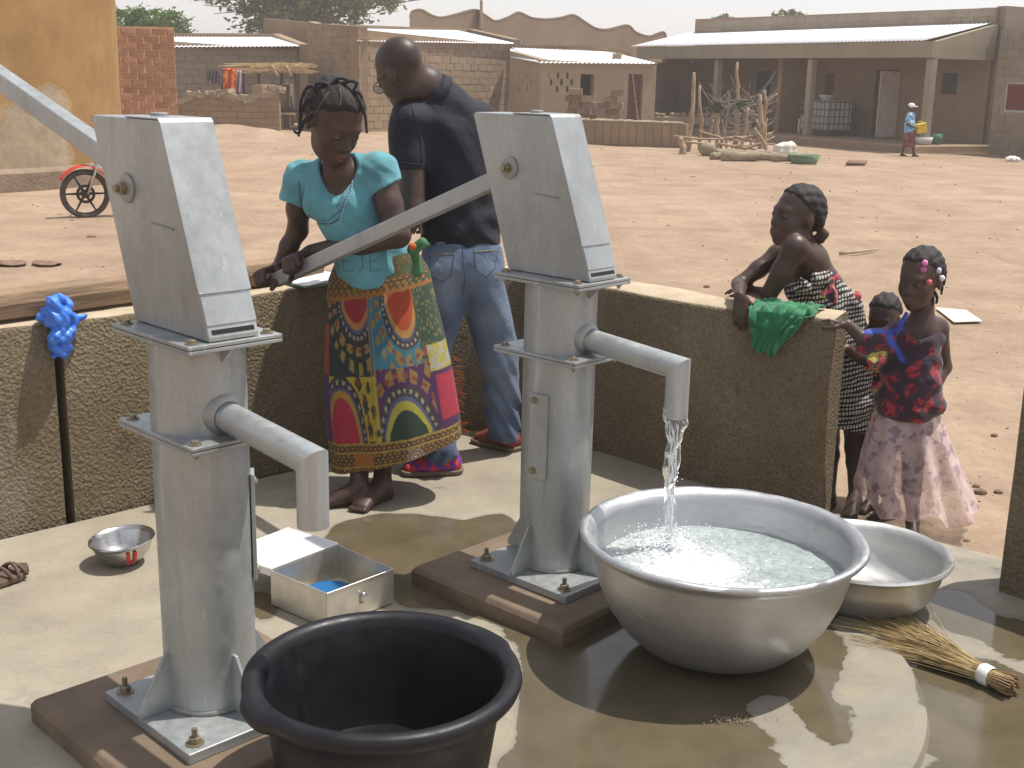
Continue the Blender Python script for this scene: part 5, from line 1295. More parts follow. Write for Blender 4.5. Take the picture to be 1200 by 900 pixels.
# litter
q = [on_z(u, v, -.10) for u, v in ((1096, 361), (1132, 364), (1151, 377), (1118, 378))]
o = MB().extr(q, Z * .006).build('cardboard', simple('cream_card', (.72, .68, .56), .9, 0, .08, 3), None); tag(o, 'flat cream sheet of cardboard on the sand behind the small girl', 'cardboard')
branch('fallen_stick', [on_z(984, 297, -.09), on_z(1005, 295, -.08), on_z(1029, 292, -.09)], .018, 'pale thin stick lying on the sand behind the leaning girl', 'stick')
def stone(u, v, s, lab, mat=simple('brown_stone', (.19, .125, .085), .9, 0, .3, 9, .5, 20), flat=.5, zz=-.115):
    p = on_z(u, v, zz); m = MB().ball(p + Z * s * flat * .6, (s, s * .8, s * flat), 14, 10); m.v = [tuple(Vector(q) + Vector((mnoise.noise(Vector(q) * 1.6 / s), mnoise.noise(Vector(q) * 1.6 / s + Vector((7, 0, 0))), mnoise.noise(Vector(q) * 2 / s))) * s * .18) for q in m.v]
    o = m.build('stone', mat, None, smooth=True); tag(o, lab, 'stone')
stone(1149, 579, .030, 'round brown stone on the sand beside the pink skirt'); stone(1170, 578, .020, 'small pale stone right of the round brown stone'); stone(1144, 571, .018, 'dark pebble just behind the round brown stone'); stone(1165, 511, .018, 'dark stone on the sand, upper one near the right edge'); stone(1133, 635, .014, 'small pebble on the sand near the cement edge'); stone(828, 337, .03, 'dark stone on the sand right behind the wall, left of the leaning girl')
stone(14, 310, .14, 'flat brown stone half buried in the sand at the left edge', flat=.16); stone(55, 310, .13, 'flat brown stone in the sand right of the one at the left edge', flat=.14); stone(107, 278, .05, 'small flat stone below the motorcycle wheel', flat=.3)  # first two: brown lumps added in place of shadowed ridges in the sand
c = at(195, 141, 27); 
m = MB(); rr = random.Random(9); npb = 0
for i in range(2300):
    y = 4.6 + 30 * rr.random() ** 1.6; x = rr.uniform(-.5, .5) * (y * 1.0 + 3); s = rr.uniform(.003, .008) * (1 + y * .09)
    if i > 650: x = rr.uniform(1.3, 5.5); y = rr.uniform(3.9, 10); s = rr.uniform(.0022, .0055) * (2.2 if rr.random() < .04 else 1)
    if y < 6.2 and -3.2 < x < 1.9 and not (x > 1.55 and y > 4.25): continue
    z = -.115 + mnoise.fractal(Vector((x * .55, y * .55, 0)), .8, 2.2, 4) * min(.035, .004 + math.hypot(x, y - 5) * .002)
    m.ball((x, y, z + s * .25), (s, s * rr.uniform(.6, 1), s * rr.uniform(.35, .6)), 6, 4)
o = m.build('pebbles', simple('pebble', (.31, .225, .155), .95, 0, .45, 9), None, smooth=True, fix=False); tag(o, 'scattered pebbles and clods on the sandy yard', 'pebbles', kind='stuff')
m = MB()
for i in range(130):
    a = rr.gauss(0, 1); p = on_z(857 + 16 * rr.gauss(0, 1), 853 + 2.6 * rr.gauss(0, 1), 0); m.ball((p.x, p.y, .024), rr.uniform(.0008, .0022), 6, 4)
o = m.build('grit', simple('grit_mat', (.30, .25, .18), .8, 0, .5, 9), None, fix=False); tag(o, 'little heap of sand grit on the wet cement before the large basin', 'grit', kind='stuff')

bp = [on_z(u, v, -.10) for u, v in ((994, 190), (1016, 191), (1013, 194), (991, 193))]
o = MB().extr(bp, Z * .05).build('board', simple('brown_board', (.16, .09, .06), .9, 0, .3, 4), None, bevel=.01); tag(o, 'short brown board lying on the ground left of the distant walker', 'board')
rgp = on_z(1186, 189, -.11); sc = Sculpt(); sc.ell(rgp + Z * .05, (.16, .12, .07), .03); sc.ell(rgp + Vector((.12, .02, .03)), (.10, .08, .05), .04); sc.warp(lambda X, Y, Z_: .02 * np.sin(X * 50 + Y * 30) * np.sin(Z_ * 60)); V, Q = sc.mesh(.02)
rg = thing('white_rag', rgp, 'crumpled white rag on the ground before the block annex', 'rag'); np_obj('rag_cloth', V, Q, PAPER, rg)
# ------------------------------------------------------------------ trees
def tree(name, base, h, crown_c, crown_r, nleaf, leafs, mat, label, seed=1, gaps=.34, trunk_r=.3, open_=.5):
    rr = random.Random(seed); root = thing(name, base, label, 'tree', None); base = Vector(base); cc = Vector(crown_c)
    m = MB(); tips = []
    fork = base.lerp(cc, .45); m.tube([base, base.lerp(fork, .5) + Vector((.1, 0, 0)), fork], [trunk_r, trunk_r * .8, trunk_r * .65], 9)
    for i in range(9):
        a = i * 2.4; e = cc + Vector((crown_r[0] * .7 * math.cos(a), crown_r[1] * .7 * math.sin(a), crown_r[2] * rr.uniform(-.6, .6)))
        mid = fork.lerp(e, .5) + Vector((0, 0, .3)); m.tube([fork, mid, e], [trunk_r * .4, trunk_r * .22, trunk_r * .06], 6)
        for j in range(4):
            e2 = e + Vector((rr.gauss(0, .3) * crown_r[0], rr.gauss(0, .3) * crown_r[1], rr.gauss(0, .3) * crown_r[2])); m.tube([mid.lerp(e, .5), e2], [trunk_r * .1, .02], 4)
    m.build('trunk', BARK, root, smooth=True)
    cl = []
    for i in range(int(90 * open_ * 2)):
        while True:
            p = Vector((rr.uniform(-1, 1), rr.uniform(-1, 1), rr.uniform(-1, 1)))
            if .25 < p.length < 1: break
        cl.append((cc + Vector((p.x * crown_r[0], p.y * crown_r[1], p.z * crown_r[2])), rr.uniform(.10, .22) * min(crown_r)))
    V = []; Fc = []
    for i in range(nleaf):
        c, r = cl[rr.randrange(len(cl))]; p = c + Vector((rr.gauss(0, 1) * 1.3, rr.gauss(0, 1), rr.gauss(0, .7))) * r
        s = leafs * rr.uniform(.6, 1.3); a = Vector((rr.uniform(-1, 1), rr.uniform(-1, 1), rr.uniform(-.6, .6))).normalized(); b = a.orthogonal().normalized(); b = (b * math.cos(rr.random() * 6) + a.cross(b) * math.sin(rr.random() * 6)).normalized()
        k = len(V); V += [p - a * s, p - b * s * .42, p + a * s, p + b * s * .42]; Fc.append((k, k + 1, k + 2, k + 3))
    mesh_obj('crown', V, Fc, mat, root); return root
def mat_leaf(name, c):
    m = N(name); f = m.noise(1.1, 4, .6); g = m.noise(6, 3, .6)
    m.set(col=m.mix(.5, m.ramp(f, [(.3, tuple(x * .7 for x in c)), (.7, tuple(x * 1.35 for x in c))]), m.ramp(g, [(.3, tuple(x * .6 for x in c)), (.7, tuple(x * 1.5 for x in c))])), rough=.6, spec=.3); tr = m.n('ShaderNodeBsdfTranslucent'); tr.inputs['Color'].default_value = (c[0] * 1.6, c[1] * 1.8, c[2] * 1.1, 1); mx = m.n('ShaderNodeMixShader'); mx.inputs[0].default_value = .45; m.l(m.b.outputs[0], mx.inputs[1]); m.l(tr.outputs[0], mx.inputs[2]); m.l(mx.outputs[0], m.out.inputs['Surface']); return m.m
LF1 = mat_leaf('leaf_dusty', (.14, .15, .09)); LF2 = mat_leaf('leaf_fresh', (.085, .135, .045))
tb_ = at(345, 150, 62); cc_ = at(345, -22, 62)
tree('shade_tree', (tb_.x, tb_.y, G), 8, cc_, (5.0, 4.5, 2.55), 17000, .17, LF1, 'large spreading shade tree rising behind the mud houses', 3, open_=.8)
cc_ = at(163, 34, 48); tree('bushy_tree', (cc_.x, 48, G), 3, cc_, (1.75, 1.5, .85), 5200, .10, LF2, 'small green bushy tree above the red brick wall', 5, trunk_r=.12)
cc_ = at(188, 38, 49); tree('dry_shrub', (cc_.x, 49, G), 3, cc_, (.85, .8, .45), 1500, .08, mat_leaf('leaf_dry', (.23, .19, .11)), 'dry brownish shrub right of the green bushy tree', 6, trunk_r=.06)
for i, (u, v, rx, lab) in enumerate(((848, 26, .55, 'tiny tree top above the left end of the long parapet'), (925, 21, .95, 'small tree top above the middle of the long parapet'))):
    cc_ = at(u, v, 62); tree('distant_tree', (cc_.x, 62, G), 3, cc_, (rx, .8, .35), 700, .12, LF1, lab, 8 + i, trunk_r=.1)
# ------------------------------------------------------------------ people
def mat_skin(name, c):
    m = N(name); a = m.noise(9, 5, .6); b = m.noise(120, 3, .6)
    col = m.ramp(a, [(.3, tuple(x * .82 for x in c)), (.7, tuple(x * 1.2 for x in c))])
    col = m.mix(m.attr('lip', 'Fac'), col, (.115, .045, .038)); col = m.mix(m.attr('dark', 'Fac'), col, (.008, .006, .006))
    m.set(col=col, rough=m.rng(a, .3, .7, .38, .55), spec=.5); m.bump(m.mix(.6, b, m.noise(30, 4, .6)), .22, .003); return m.m
SK1 = mat_skin('skin_a', (.056, .029, .022)); SK2 = mat_skin('skin_b', (.056, .032, .025)); SK3 = mat_skin('skin_c', (.060, .032, .023))
EYEW = simple('eye_white', (.16, .13, .115), .3, 0, .05); EYED = simple('eye_iris', (.012, .008, .007), .15)
def mat_hair():
    m = N('black_hair'); p = m.pos(); f = m.noise(160, 4, .7); m.set(col=m.ramp(f, [(.3, (.010, .008, .008)), (.75, (.040, .034, .032))]), rough=.62, spec=.35); m.bump(f, .8, .004); return m.m
HAIR = mat_hair()
def mat_cloth(name, c, var=.18, scale=7, weave=420, rough=.88, sheen=.15, extra=None):
    m = N(name); a = m.noise(scale, 5, .6); w = m.noise(weave, 2, .5)
    col = m.ramp(a, [(.3, tuple(x * (1 - var) for x in c)), (.7, tuple(min(1, x * (1 + var)) for x in c))])
    m.set(col=extra(m, col) if extra else col, rough=rough, sheen=sheen); nz_ = m.noise(11, 4, .55, dist=1.3); b1 = m.bump(m.mix(.35, nz_, m.noise(26, 3, .6, dist=.6)), .55, .016); m.bump(w, .15, .002, b1); return m.m
def lips(o, L, s):
    c = L(0, .094, -.066); c = np.array(c)
    def f(co): return np.clip(1.9 - np.sqrt((((co - c) / np.array([.024, .024, .0135]) / s) ** 2).sum(1)) * 1.5, 0, 1) * .85
    val_attr(o, f, 'lip')
def person(loc, label, group=None): return thing('person', (loc[0], loc[1], loc[2]), label, 'person', group)
def folds(amp, fr=(38, 30, 24), ph=0.0, fade=None):
    a, b, c = fr
    def f(X, Y, Z_):
        q = amp * (np.sin(a * X + 9 * np.sin(7 * Z_ + ph) + ph) * .5 + np.sin(b * (Z_ + .5 * X) + 4 * np.sin(11 * X + ph)) * .5 + .5 * np.sin(c * (Z_ - .7 * X + .3 * Y) + 5 * np.sin(9 * Y + 6 * Z_)))
        return q
    return f

# ===== girl pumping
bw_ = PUMP2[5]; bhn = PUMP2[4]
def proj_u(p):
    q = Vector(p) - Vector((0, 0, CAM_H)); f = q.dot(FWD); r = q.dot(RIGHT) / f * F_PX; d = -q.dot(UP) / f * F_PX; return 600 + r * cr - d * sr
def bar_at(u):
    lo, hi = .2, 1.43
    for _ in range(30):
        md_ = (lo + hi) / 2
        if proj_u(BAR_O + BAR_D * md_) > u: lo = md_
        else: hi = md_
    return BAR_O + BAR_D * lo
girl = person(on_z(432, 588, 0), 'girl in turquoise top and printed wax cloth skirt working the pump handle')
gs = 1.23; gR = frame((.56, -.64, -.56), (.10, 0, 1)); gH = at(391, 141, 4.50)
G1 = bar_at(354); G2 = bar_at(319)
sk = Sculpt()
nb = at(396, 200, 4.58)
sk.ell(at(442, 335, 4.68), (.135, .11, .13), .05); sk.chain([at(442, 330, 4.68), at(436, 292, 4.67), at(414, 245, 4.64), at(400, 215, 4.62)], [.115, .098, .108, .085], .06)
sk.cap(at(354, 213, 4.64), at(444, 200, 4.58), .045, .048, .05); sk.cap(nb, at(392, 165, 4.55), .052, .046, .035)
for q in ((378, 238), (410, 240)): sk.ell(at(q[0], q[1], 4.565), (.055, .05, .055), .03)
Lh = head(sk, gH, gR, gs)
# far arm (image left)
elR = at(349, 270, 4.74); wrR = G2 + bw_ * .048 + bhn * .056 - BAR_D * .0
sk.chain([at(352, 216, 4.64), at(350, 245, 4.69), elR], [.047, .045, .038], .02); sk.chain([elR, elR.lerp(wrR, .45) + Z * .004, wrR], [.038, .035, .026], .02)
hand(sk, wrR, (-bw_ - bhn * .15), -bhn, -BAR_D * .9, (66, 84, 55), 1.22, .0, thumb_curl=.4)
# near arm (image right)
elL = at(466, 275, 4.50); wrL = G1 + bw_ * .050 + bhn * .056 + BAR_D * -.012
sk.chain([at(447, 205, 4.56), at(456, 240, 4.53), elL], [.054, .050, .044], .02); sk.chain([elL, elL.lerp(wrL, .4) + Vector((0, .0, -.004)), wrL], [.049, .045, .029], .02)
hand(sk, wrL, (-bw_ - bhn * .15), -bhn, BAR_D, (66, 84, 55), 1.25, .0, thumb_curl=.4)
# legs
aR = on_z(421, 591, 0); aL = on_z(448, 587, 0)
for a, tdir, hipp, kn in ((aR, (-.9, -.28, 0), (430, 350, 4.68), (422, 470, 4.62)), (aL, (-.45, -.75, 0), (458, 350, 4.70), (452, 468, 4.66))):
    an = Vector((a.x, a.y, .075)); k = at(*kn); sk.chain([at(*hipp), k], [.085, .052], .03); sk.chain([k, k.lerp(an, .35) + Vector((0, .012, 0)), an], [.052, .048, .033], .02); foot(sk, an, tdir, 1.0, .033)
V, Q = sk.mesh(.0052); gb = np_obj('body', V, Q, SK1, girl); lips(gb, Lh, gs); eyes(girl, Lh, gR, gs, EYEW, EYED)
# turquoise top
sh_ = Sculpt()
sh_.chain([at(437, 305, 4.68), at(441, 352, 4.68)], [.138, .152], .05); sh_.chain([at(440, 318, 4.68), at(435, 292, 4.67), at(414, 248, 4.64), at(399, 216, 4.615)], [.138, .118, .128, .105], .06)
sh_.cap(at(352, 207, 4.64), at(446, 197, 4.58), .056, .062, .05)
for q in ((376, 238), (410, 240)): sh_.ell(at(q[0], q[1], 4.555), (.068, .058, .065), .035)
sh_.capcut(at(352, 207, 4.64), at(341, 255, 4.68), .058, .060, .03, at(343, 237, 4.67), (-.35, 0, -.93)); sh_.capcut(at(445, 203, 4.57), at(463, 246, 4.535), .0635, .072, .03, at(454, 219, 4.55), (.50, -.10, -.84))
fo_ = folds(.0055, (34, 46, 30), .6); sh_.warp(lambda X, Y, Z_: fo_(X, Y, Z_) * .5 + .0035 * np.sin(62 * Z_ + 3 * np.sin(14 * X) + 20 * X) * np.clip((1.02 - Z_) * 7, 0, 1) + .0014 * np.sin(80 * X + 40 * Z_ + 3 * np.sin(30 * Z_)) * np.clip((Z_ - .95) * 8, .15, 1))
sleeveL_n = Vector((.58, 0, -.82))
def cut(sc, p, n, c, rad):
    """cuts a limb's sleeve with a plane, only within a ball round c"""
    p, n, c = v3(p), v3(n) / np.linalg.norm(v3(n)), v3(c)
    def f(X, Y, Z_):
        d = (X - p[0]) * n[0] + (Y - p[1]) * n[1] + (Z_ - p[2]) * n[2]; b = np.sqrt((X - c[0]) ** 2 + (Y - c[1]) ** 2 + (Z_ - c[2]) ** 2) - rad
        return np.maximum(-d, b)
    sc.p.append(('s', f, c - rad, c + rad, .004))
sh_.cap(at(396, 196, 4.54), at(388, 222, 4.48), .070, .052, .012, 's'); sh_.cap(at(386, 222, 4.47), at(384, 236, 4.45), .050, .030, .012, 's'); sh_.cap(nb, at(391, 160, 4.54), .064, .066, .01, 's')
sh_.plane(at(430, 333, 4.66), (-.10, 0, -1))
V, Q = sh_.mesh(.0052)
TQ = mat_cloth('turquoise_cotton', (.098, .295, .345), .22, 9)
top = np_obj('top', V, Q, TQ, girl)
# printed decoration round the neckline
deco = simple('dark_braid', (.10, .12, .22), .8, 0, .4, 60)
from mathutils.bvhtree import BVHTree
def on_surface(o, p, d):
    """first hit of a ray on a mesh part, used to lay trims on cloth"""
    off = wloc(o); bv = on_surface.c.get(o.name)
    if bv is None:
        me = o.data; bv = BVHTree.FromPolygons([v.co for v in me.vertices], [tuple(p_.vertices) for p_ in me.polygons]); on_surface.c[o.name] = bv
    h = bv.ray_cast(Vector(p) - off, Vector(d).normalized()); return (h[0] + off) if h[0] is not None else None
on_surface.c = {}
def surf_line(o, pts, r, mat, name, parent, n=40, y=3.9, dash=0, lift=.001):
    m = MB(); P = []
    for i in range(n + 1):
        t = i / n * (len(pts) - 1); k = min(int(t), len(pts) - 2); u = pts[k][0] + (pts[k + 1][0] - pts[k][0]) * (t - k); v = pts[k][1] + (pts[k + 1][1] - pts[k][1]) * (t - k)
        p = at(u, v, y); h = on_surface(o, p, ray(u, v)); P.append(h - ray(u, v).normalized() * lift if h else None)
    run = []
    for i, p in enumerate(P + [None]):
        if p is not None and not (dash and i % dash == dash - 1): run.append(p)
        else:
            if len(run) > 1: m.tube(run, r, 5)
            run = [p] if (p is not None) else []
    if m.v: return m.build(name, mat, parent, smooth=True)
for pts in ([(350, 212), (352, 235), (358, 258), (368, 264)], [(414, 205), (410, 225), (400, 246), (385, 258), (368, 258)], [(406, 208), (402, 228), (394, 243)]):
    surf_line(top, pts, .0022, deco, 'braid_trim', top, 60, dash=3)
surf_line(top, [(410, 190), (414, 204), (412, 222), (404, 240), (398, 262)], .0016, simple('pale_thread', (.45, .60, .62), .8), 'stitching', top, 70, dash=3)
surf_line(top, [(360, 250), (372, 262), (388, 262), (398, 256)], .003, deco, 'braid_trim', top, 50, dash=2)
for pts in ([(402, 296), (403, 318)], [(402, 296), (413, 296)], [(402, 306), (411, 306)], [(403, 318), (414, 317)], [(424, 296), (425, 314), (420, 319)], [(433, 296), (434, 318)], [(433, 296), (444, 295)], [(433, 306), (442, 305)], [(434, 318), (445, 316)]): surf_line(top, pts, .0014, deco, 'faint_print', top, 12)
# wax print skirt
rows = [((394, 304), (488, 292)), ((385, 326), (503, 316)), ((382, 362), (511, 350)), ((381, 402), (521, 392)), ((380, 450), (531, 436)), ((384, 505), (538, 478)), ((389, 549), (541, 509))]
YS = (4.68, 4.68, 4.66, 4.64, 4.61, 4.575, 4.55)
RP = [(at(a[0], a[1], y), at(b[0], b[1], y)) for (a, b), y in zip(rows, YS)]
def skirt_pt(u, v):
    t = v * (len(RP) - 1); k = min(int(t), len(RP) - 2); f = t - k; f = f * f * (3 - 2 * f) * .4 + f * .6
    L_ = RP[k][0].lerp(RP[k + 1][0], f); R_ = RP[k][1].lerp(RP[k + 1][1], f); c = (L_ + R_) / 2; sd_ = (R_ - L_) / 2; th = math.pi + 2 * math.pi * u
    dpt = .130 + .050 * min(1, v * 1.6)
    fo = 1 + (.022 + .075 * v) * (math.sin(th * 5 + 1.5 + 1.2 * v) * .55 + math.sin(th * 11 + 3 * v) * .30 + .35 * mnoise.noise(Vector((math.cos(th) * 2, math.sin(th) * 2, v * 3))))
    ct, st_ = math.cos(th), math.sin(th)
    return c + sd_ * ct * (1 + (fo - 1) * abs(st_) * .4) + Vector((0, dpt * st_ * fo, 0))
NU, NV = 420, 260
m = MB().grid(skirt_pt, NU, NV, closed=True); sko = mesh_obj('wrap_skirt', m.v, m.f, None, girl); sko.data.polygons.foreach_set('use_smooth', [True] * len(m.f))
def dashiki():
    C = np.zeros((NV, NU, 3)); us = np.arange(NU) / NU; vs = np.linspace(0, 1, NV); U_, V_ = np.meshgrid(us, vs)
    th = np.pi + 2 * np.pi * U_; X = .5 + .5 * np.cos(th); back = np.sin(th) > 0; X = np.where(back, 1 - X, X)
    x = 100 + 425 * X; y = 62 + (655 - 75 * X) * V_                     # print coordinates
    hsh = lambda a, b: (np.sin(a * 12.9898 + b * 78.233) * 43758.5453) % 1
    cell = hsh(np.floor(x / 7), np.floor(y / 7)); cell2 = hsh(np.floor(x / 5 + 9), np.floor(y / 9))
    pal = np.array([(.30, .12, .02), (.10, .09, .02), (.42, .20, .03), (.20, .16, .03), (.34, .05, .02), (.05, .06, .03)])
    C[:] = pal[(cell * 6).astype(int) % 6]
    def put(mask, col): C[mask] = col
    def disc(cx_, cy_, rx, ry): return np.hypot((x - cx_) / rx, (y - cy_) / ry)
    def ang(cx_, cy_): return np.arctan2(y - cy_, (x - cx_) * 1.6)
    def motif(reg, cx_, cy_, rx, ry, core, ring, teeth, bgc, n=26):
        d = disc(cx_, cy_, rx, ry); a = ang(cx_, cy_)
        put(reg, bgc); t = np.sin(a * n)
        put(reg & (d < 2.55) & (d > 2.25) & (t > .1) , teeth); put(reg & (d < 2.1) & (d > 1.75) & (np.sin(a * n * .8 + 1) > -.3), teeth)
        put(reg & (d < 1.98) & (d > 1.86) & (t > 0), (.30, .05, .02))
        put(reg & (d < 1.62), (.05, .04, .04)); put(reg & (d < 1.52) & (d > 1.40) & (np.sin(a * n * 1.3) > .1), (.42, .36, .28))
        put(reg & (d < 1.32) & (d > 1.22), (.10, .12, .26)); put(reg & (d < 1.22), ring); put(reg & (d < 1.02), core)
    slope = (x - 100) * -.10
    yy = y - slope - 20
    motif((x < 278) & (yy > 215) & (yy < 440), 232, 218, 46, 88, (.38, .012, .030), (.55, .24, .05), (.42, .26, .05), (.012, .035, .030))
    motif((x >= 278) & (x < 448) & (yy > 215) & (yy < 425), 402, 228, 46, 92, (.60, .075, .015), (.60, .33, .05), (.34, .24, .05), (.035, .20, .30))
    put((x >= 448) & (yy > 120) & (yy < 385), (.030, .075, .035)); put((x >= 448) & (yy > 120) & (yy < 385) & (cell2 > .78), (.20, .18, .05))
    motif((x >= 128) & (x < 290) & (yy > 440) & (yy < 612), 172, 618, 46, 105, (.52, .018, .050), (.55, .30, .03), (.05, .05, .03), (.56, .44, .03), 22)
    motif((x >= 290) & (x < 468) & (yy > 425) & (yy < 612), 376, 620, 60, 98, (.010, .040, .022), (.50, .45, .04), (.36, .20, .04), (.085, .012, .105), 24)
    put((x >= 468) & (yy > 385) & (yy < 445), (.55, .47, .05)); put((x >= 468) & (yy > 385) & (yy < 445) & (cell > .55), (.50, .50, .42))
    put((x >= 468) & (yy >= 445) & (yy < 612), (.085, .012, .105)); put((x >= 478) & (yy >= 455) & (yy < 580), (.52, .02, .06))
    put((x < 128) & (yy > 440) & (yy < 612), (.10, .02, .13)); put((x < 128) & (yy > 300) & (yy < 440) & (x > 100), (.40, .06, .03))
    bd_ = (yy >= 612) & (yy < 700); put(bd_, (.025, .022, .012)); k = (np.sin(x * .42) * np.sin(yy * .34)); put(bd_ & (k > .25), (.40, .27, .04)); put(bd_ & (k < -.45), (.32, .05, .02))
    for q in (612, 634, 672, 698): put((yy > q - 3) & (yy < q + 3), (.45, .30, .05))
    put(bd_ & (x > 195) & (x < 262) & (yy > 636) & (yy < 670), (.48, .16, .02))
    d = disc(388, 655, 27, 26); put(d < 1, (.34, .25, .16)); put(d < .75, (.14, .07, .04)); put(d < .6, (.40, .30, .22)); put(d < .35, (.10, .05, .04)); put(d < .18, (.6, .55, .45))
    put((yy >= 700), (.18, .13, .02)); put((yy >= 700) & (cell > .5), (.05, .05, .02))
    for q, w in ((278, 2.5), (290, 2.0)): put((np.abs(x - q) < w) & (yy > 215) & (yy < 612), (.40, .25, .05))
    top_ = (yy < 215); k2 = np.sin(x * .25 + 2 * np.sin(yy * .06)) * np.sin(yy * .22); put(top_ & (k2 > .35), (.50, .20, .03)); put(top_ & (k2 < -.5), (.06, .10, .03)); put((np.abs(yy - 215) < 5), (.45, .16, .02)); put((np.abs(yy - 185) < 3), (.10, .06, .02))
    put(top_ & (x > 300) & (yy < 170) & (k2 > -.2) & (cell > .3), (.09, .13, .04))
    return C.reshape(-1, 3)
a_ = sko.data.color_attributes.new('Col', 'FLOAT_COLOR', 'POINT'); cc = np.ones((NU * NV, 4)); cc[:, :3] = dashiki() * .52; a_.data.foreach_set('color', cc.ravel())
wm = N('wax_print'); wm.set(col=wm.mix(.35, wm.attr('Col'), wm.ramp(wm.noise(30, 4, .7), [(.3, (.38, .38, .38)), (.7, (.62, .62, .62))]), 'OVERLAY'), rough=.75, sheen=.1); wm.bump(wm.mix(.5, wm.noise(400, 2, .5), wm.noise(16, 4, .6)), .3, .006)
sko.data.materials.append(wm.m)
kt = Sculpt(); kt.chain([at(484, 292, 4.52), at(494, 286, 4.52), at(503, 287, 4.53)], [.022, .020, .006], .01); kt.cap(at(486, 300, 4.53), at(489, 318, 4.54), .014, .02, .01); kt.warp(folds(.003, (90, 80, 70))); V, Q = kt.mesh(.004)
np_obj('skirt_knot', V, Q, simple('green_knot', (.05, .16, .07), .8, 0, .5, 30), girl)
KNO = simple('orange_fringe', (.52, .10, .02), .8, 0, .3, 30); MB().ball(at(483, 289, 4.50), (.016, .014, .014), 10, 7).build('skirt_knot', KNO, girl, smooth=True)
m = MB(); rr = random.Random(2)
for i in range(34):
    v = rr.uniform(415, 505); u = 530 + (v - 415) * .11; p = at(u, v, 4.66); m.tube([p, p + Vector((rr.uniform(.01, .04), 0, rr.uniform(-.02, .01)))], .0012, 4, cap=False)
tag(m.build('fringe', KNO, sko, fix=False), kind='stuff')
# hair
def hair_cap(root, L, R, s, line=(0, .55, .84, .006), extra=None, h=.0045, th=1.09, rows_=0, mat=HAIR):
    sc = Sculpt(); sc.ell(L(0, -.016, .038), (.073 * s * th, .092 * s * th, .080 * s * th), .01, R); sc.ell(L(0, -.05, -.01), (.066 * s, .062 * s, .075 * s), .03, R)
    if extra: extra(sc)
    n = v3(R @ Vector((0, .62, -.78))); hp_ = v3(L(0, .062, .058))
    def taper(X, Y, Z_):
        d = (X - hp_[0]) * n[0] + (Y - hp_[1]) * n[1] + (Z_ - hp_[2]) * n[2]; w = .006 * np.sin(70 * X + 50 * Y) * .5
        return -.020 * np.clip(1 + (d + w) / .035, 0, 1.6) ** 1.5
    sc.warp(taper)
    if rows_:
        RI = R.inverted(); c = v3(L(0, -.014, .036)); M_ = np.array([[RI[i][j] for j in range(3)] for i in range(3)])
        def f(X, Y, Z_):
            x = (X - c[0]) * M_[0, 0] + (Y - c[1]) * M_[0, 1] + (Z_ - c[2]) * M_[0, 2]; z = (X - c[0]) * M_[2, 0] + (Y - c[1]) * M_[2, 1] + (Z_ - c[2]) * M_[2, 2]
            return .0042 * np.abs(np.sin(np.arctan2(x, z + .02) * rows_)) - .0012 + .0012 * np.sin(160 * X + 90 * Z_)
        sc.warp(f)
    V, Q = sc.mesh(h); return np_obj('hair', V, Q, mat, root)
hr = hair_cap(girl, Lh, gR, gs, rows_=5)
def braid(parent, pts, r0, r1, y, name='braid', mat=HAIR):
    P = [at(u, v, yy if len(q) > 2 else y) for q in pts for u, v, yy in [(q[0], q[1], q[2] if len(q) > 2 else y)]]
    fine = []
    for i in range(len(P) - 1):
        for k in range(6):
            t = k / 6; a, b, c, d = P[max(i - 1, 0)], P[i], P[i + 1], P[min(i + 2, len(P) - 1)]
            fine.append(.5 * ((2 * b) + (c - a) * t + (2 * a - 5 * b + 4 * c - d) * t * t + (3 * b - a - 3 * c + d) * t ** 3))
    fine.append(P[-1]); n = len(fine)
    return MB().tube(fine, [(r0 + (r1 - r0) * i / n) * (1 + .14 * math.sin(i * 2.2)) for i in range(n)], 8).build(name, mat, parent, smooth=True)
for pts in ([(374, 106), (362, 101), (353, 118), (351, 142)], [(374, 118), (360, 118), (353, 136), (350, 160)], [(366, 135), (356, 143), (350, 156), (344, 153)], [(404, 112), (418, 116), (427, 132), (430, 156)], [(392, 104), (378, 97), (368, 101), (371, 110)], [(398, 102), (408, 95), (418, 97), (414, 106)], [(410, 108), (420, 108), (425, 116)], [(388, 100), (396, 92), (407, 93)]):
    braid(girl, pts, .0085, .0038, 4.43)
for pts in ([(398, 104), (400, 112), (399, 124)], [(385, 108), (377, 120), (371, 130)], [(408, 106), (414, 118), (419, 130)]):
    surf_line(hr, pts, .0018, simple('parting_skin', (.16, .12, .10), .6), 'parting', hr, 16, lift=.0)

# ===== man in navy polo
man = person(on_z(548, 545, 0), 'bald man in navy polo shirt and blue jeans seen from behind, head bowed')
ms_ = 1.12; mR = frame((-.66, .52, -.55), (-.18, -.05, 1)); mH = at(470, 84, 4.97)
sk = Sculpt(); Lm = head(sk, mH, mR, ms_)
sk.chain([at(482, 92, 5.0), at(500, 100, 5.02), at(515, 118, 5.04)], [.062, .066, .085], .045)
sk.ell(at(518, 165, 5.07), (.155, .10, .17), .05); sk.ell(at(535, 260, 5.04), (.15, .10, .22), .05)
elm = at(483, 245, 4.90); wrm = at(425, 272, 5.15)
sk.chain([at(481, 148, 4.95), elm], [.062, .052], .02); sk.chain([elm, at(472, 265, 5.0), wrm], [.050, .046, .030], .02); hand(sk, wrm, (-.8, .55, -.1), (0, 0, -1), (.3, .8, 0), (15, 20, 20), 1.05)
elq = at(572, 230, 5.22); wrq = at(520, 262, 5.32); sk.chain([at(556, 150, 5.12), elq], [.062, .05], .02); sk.chain([elq, wrq], [.05, .03], .02); hand(sk, wrq, (-.9, .2, 0), (0, 0, -1), (.2, -.8, 0), (20, 25, 20), 1.05)
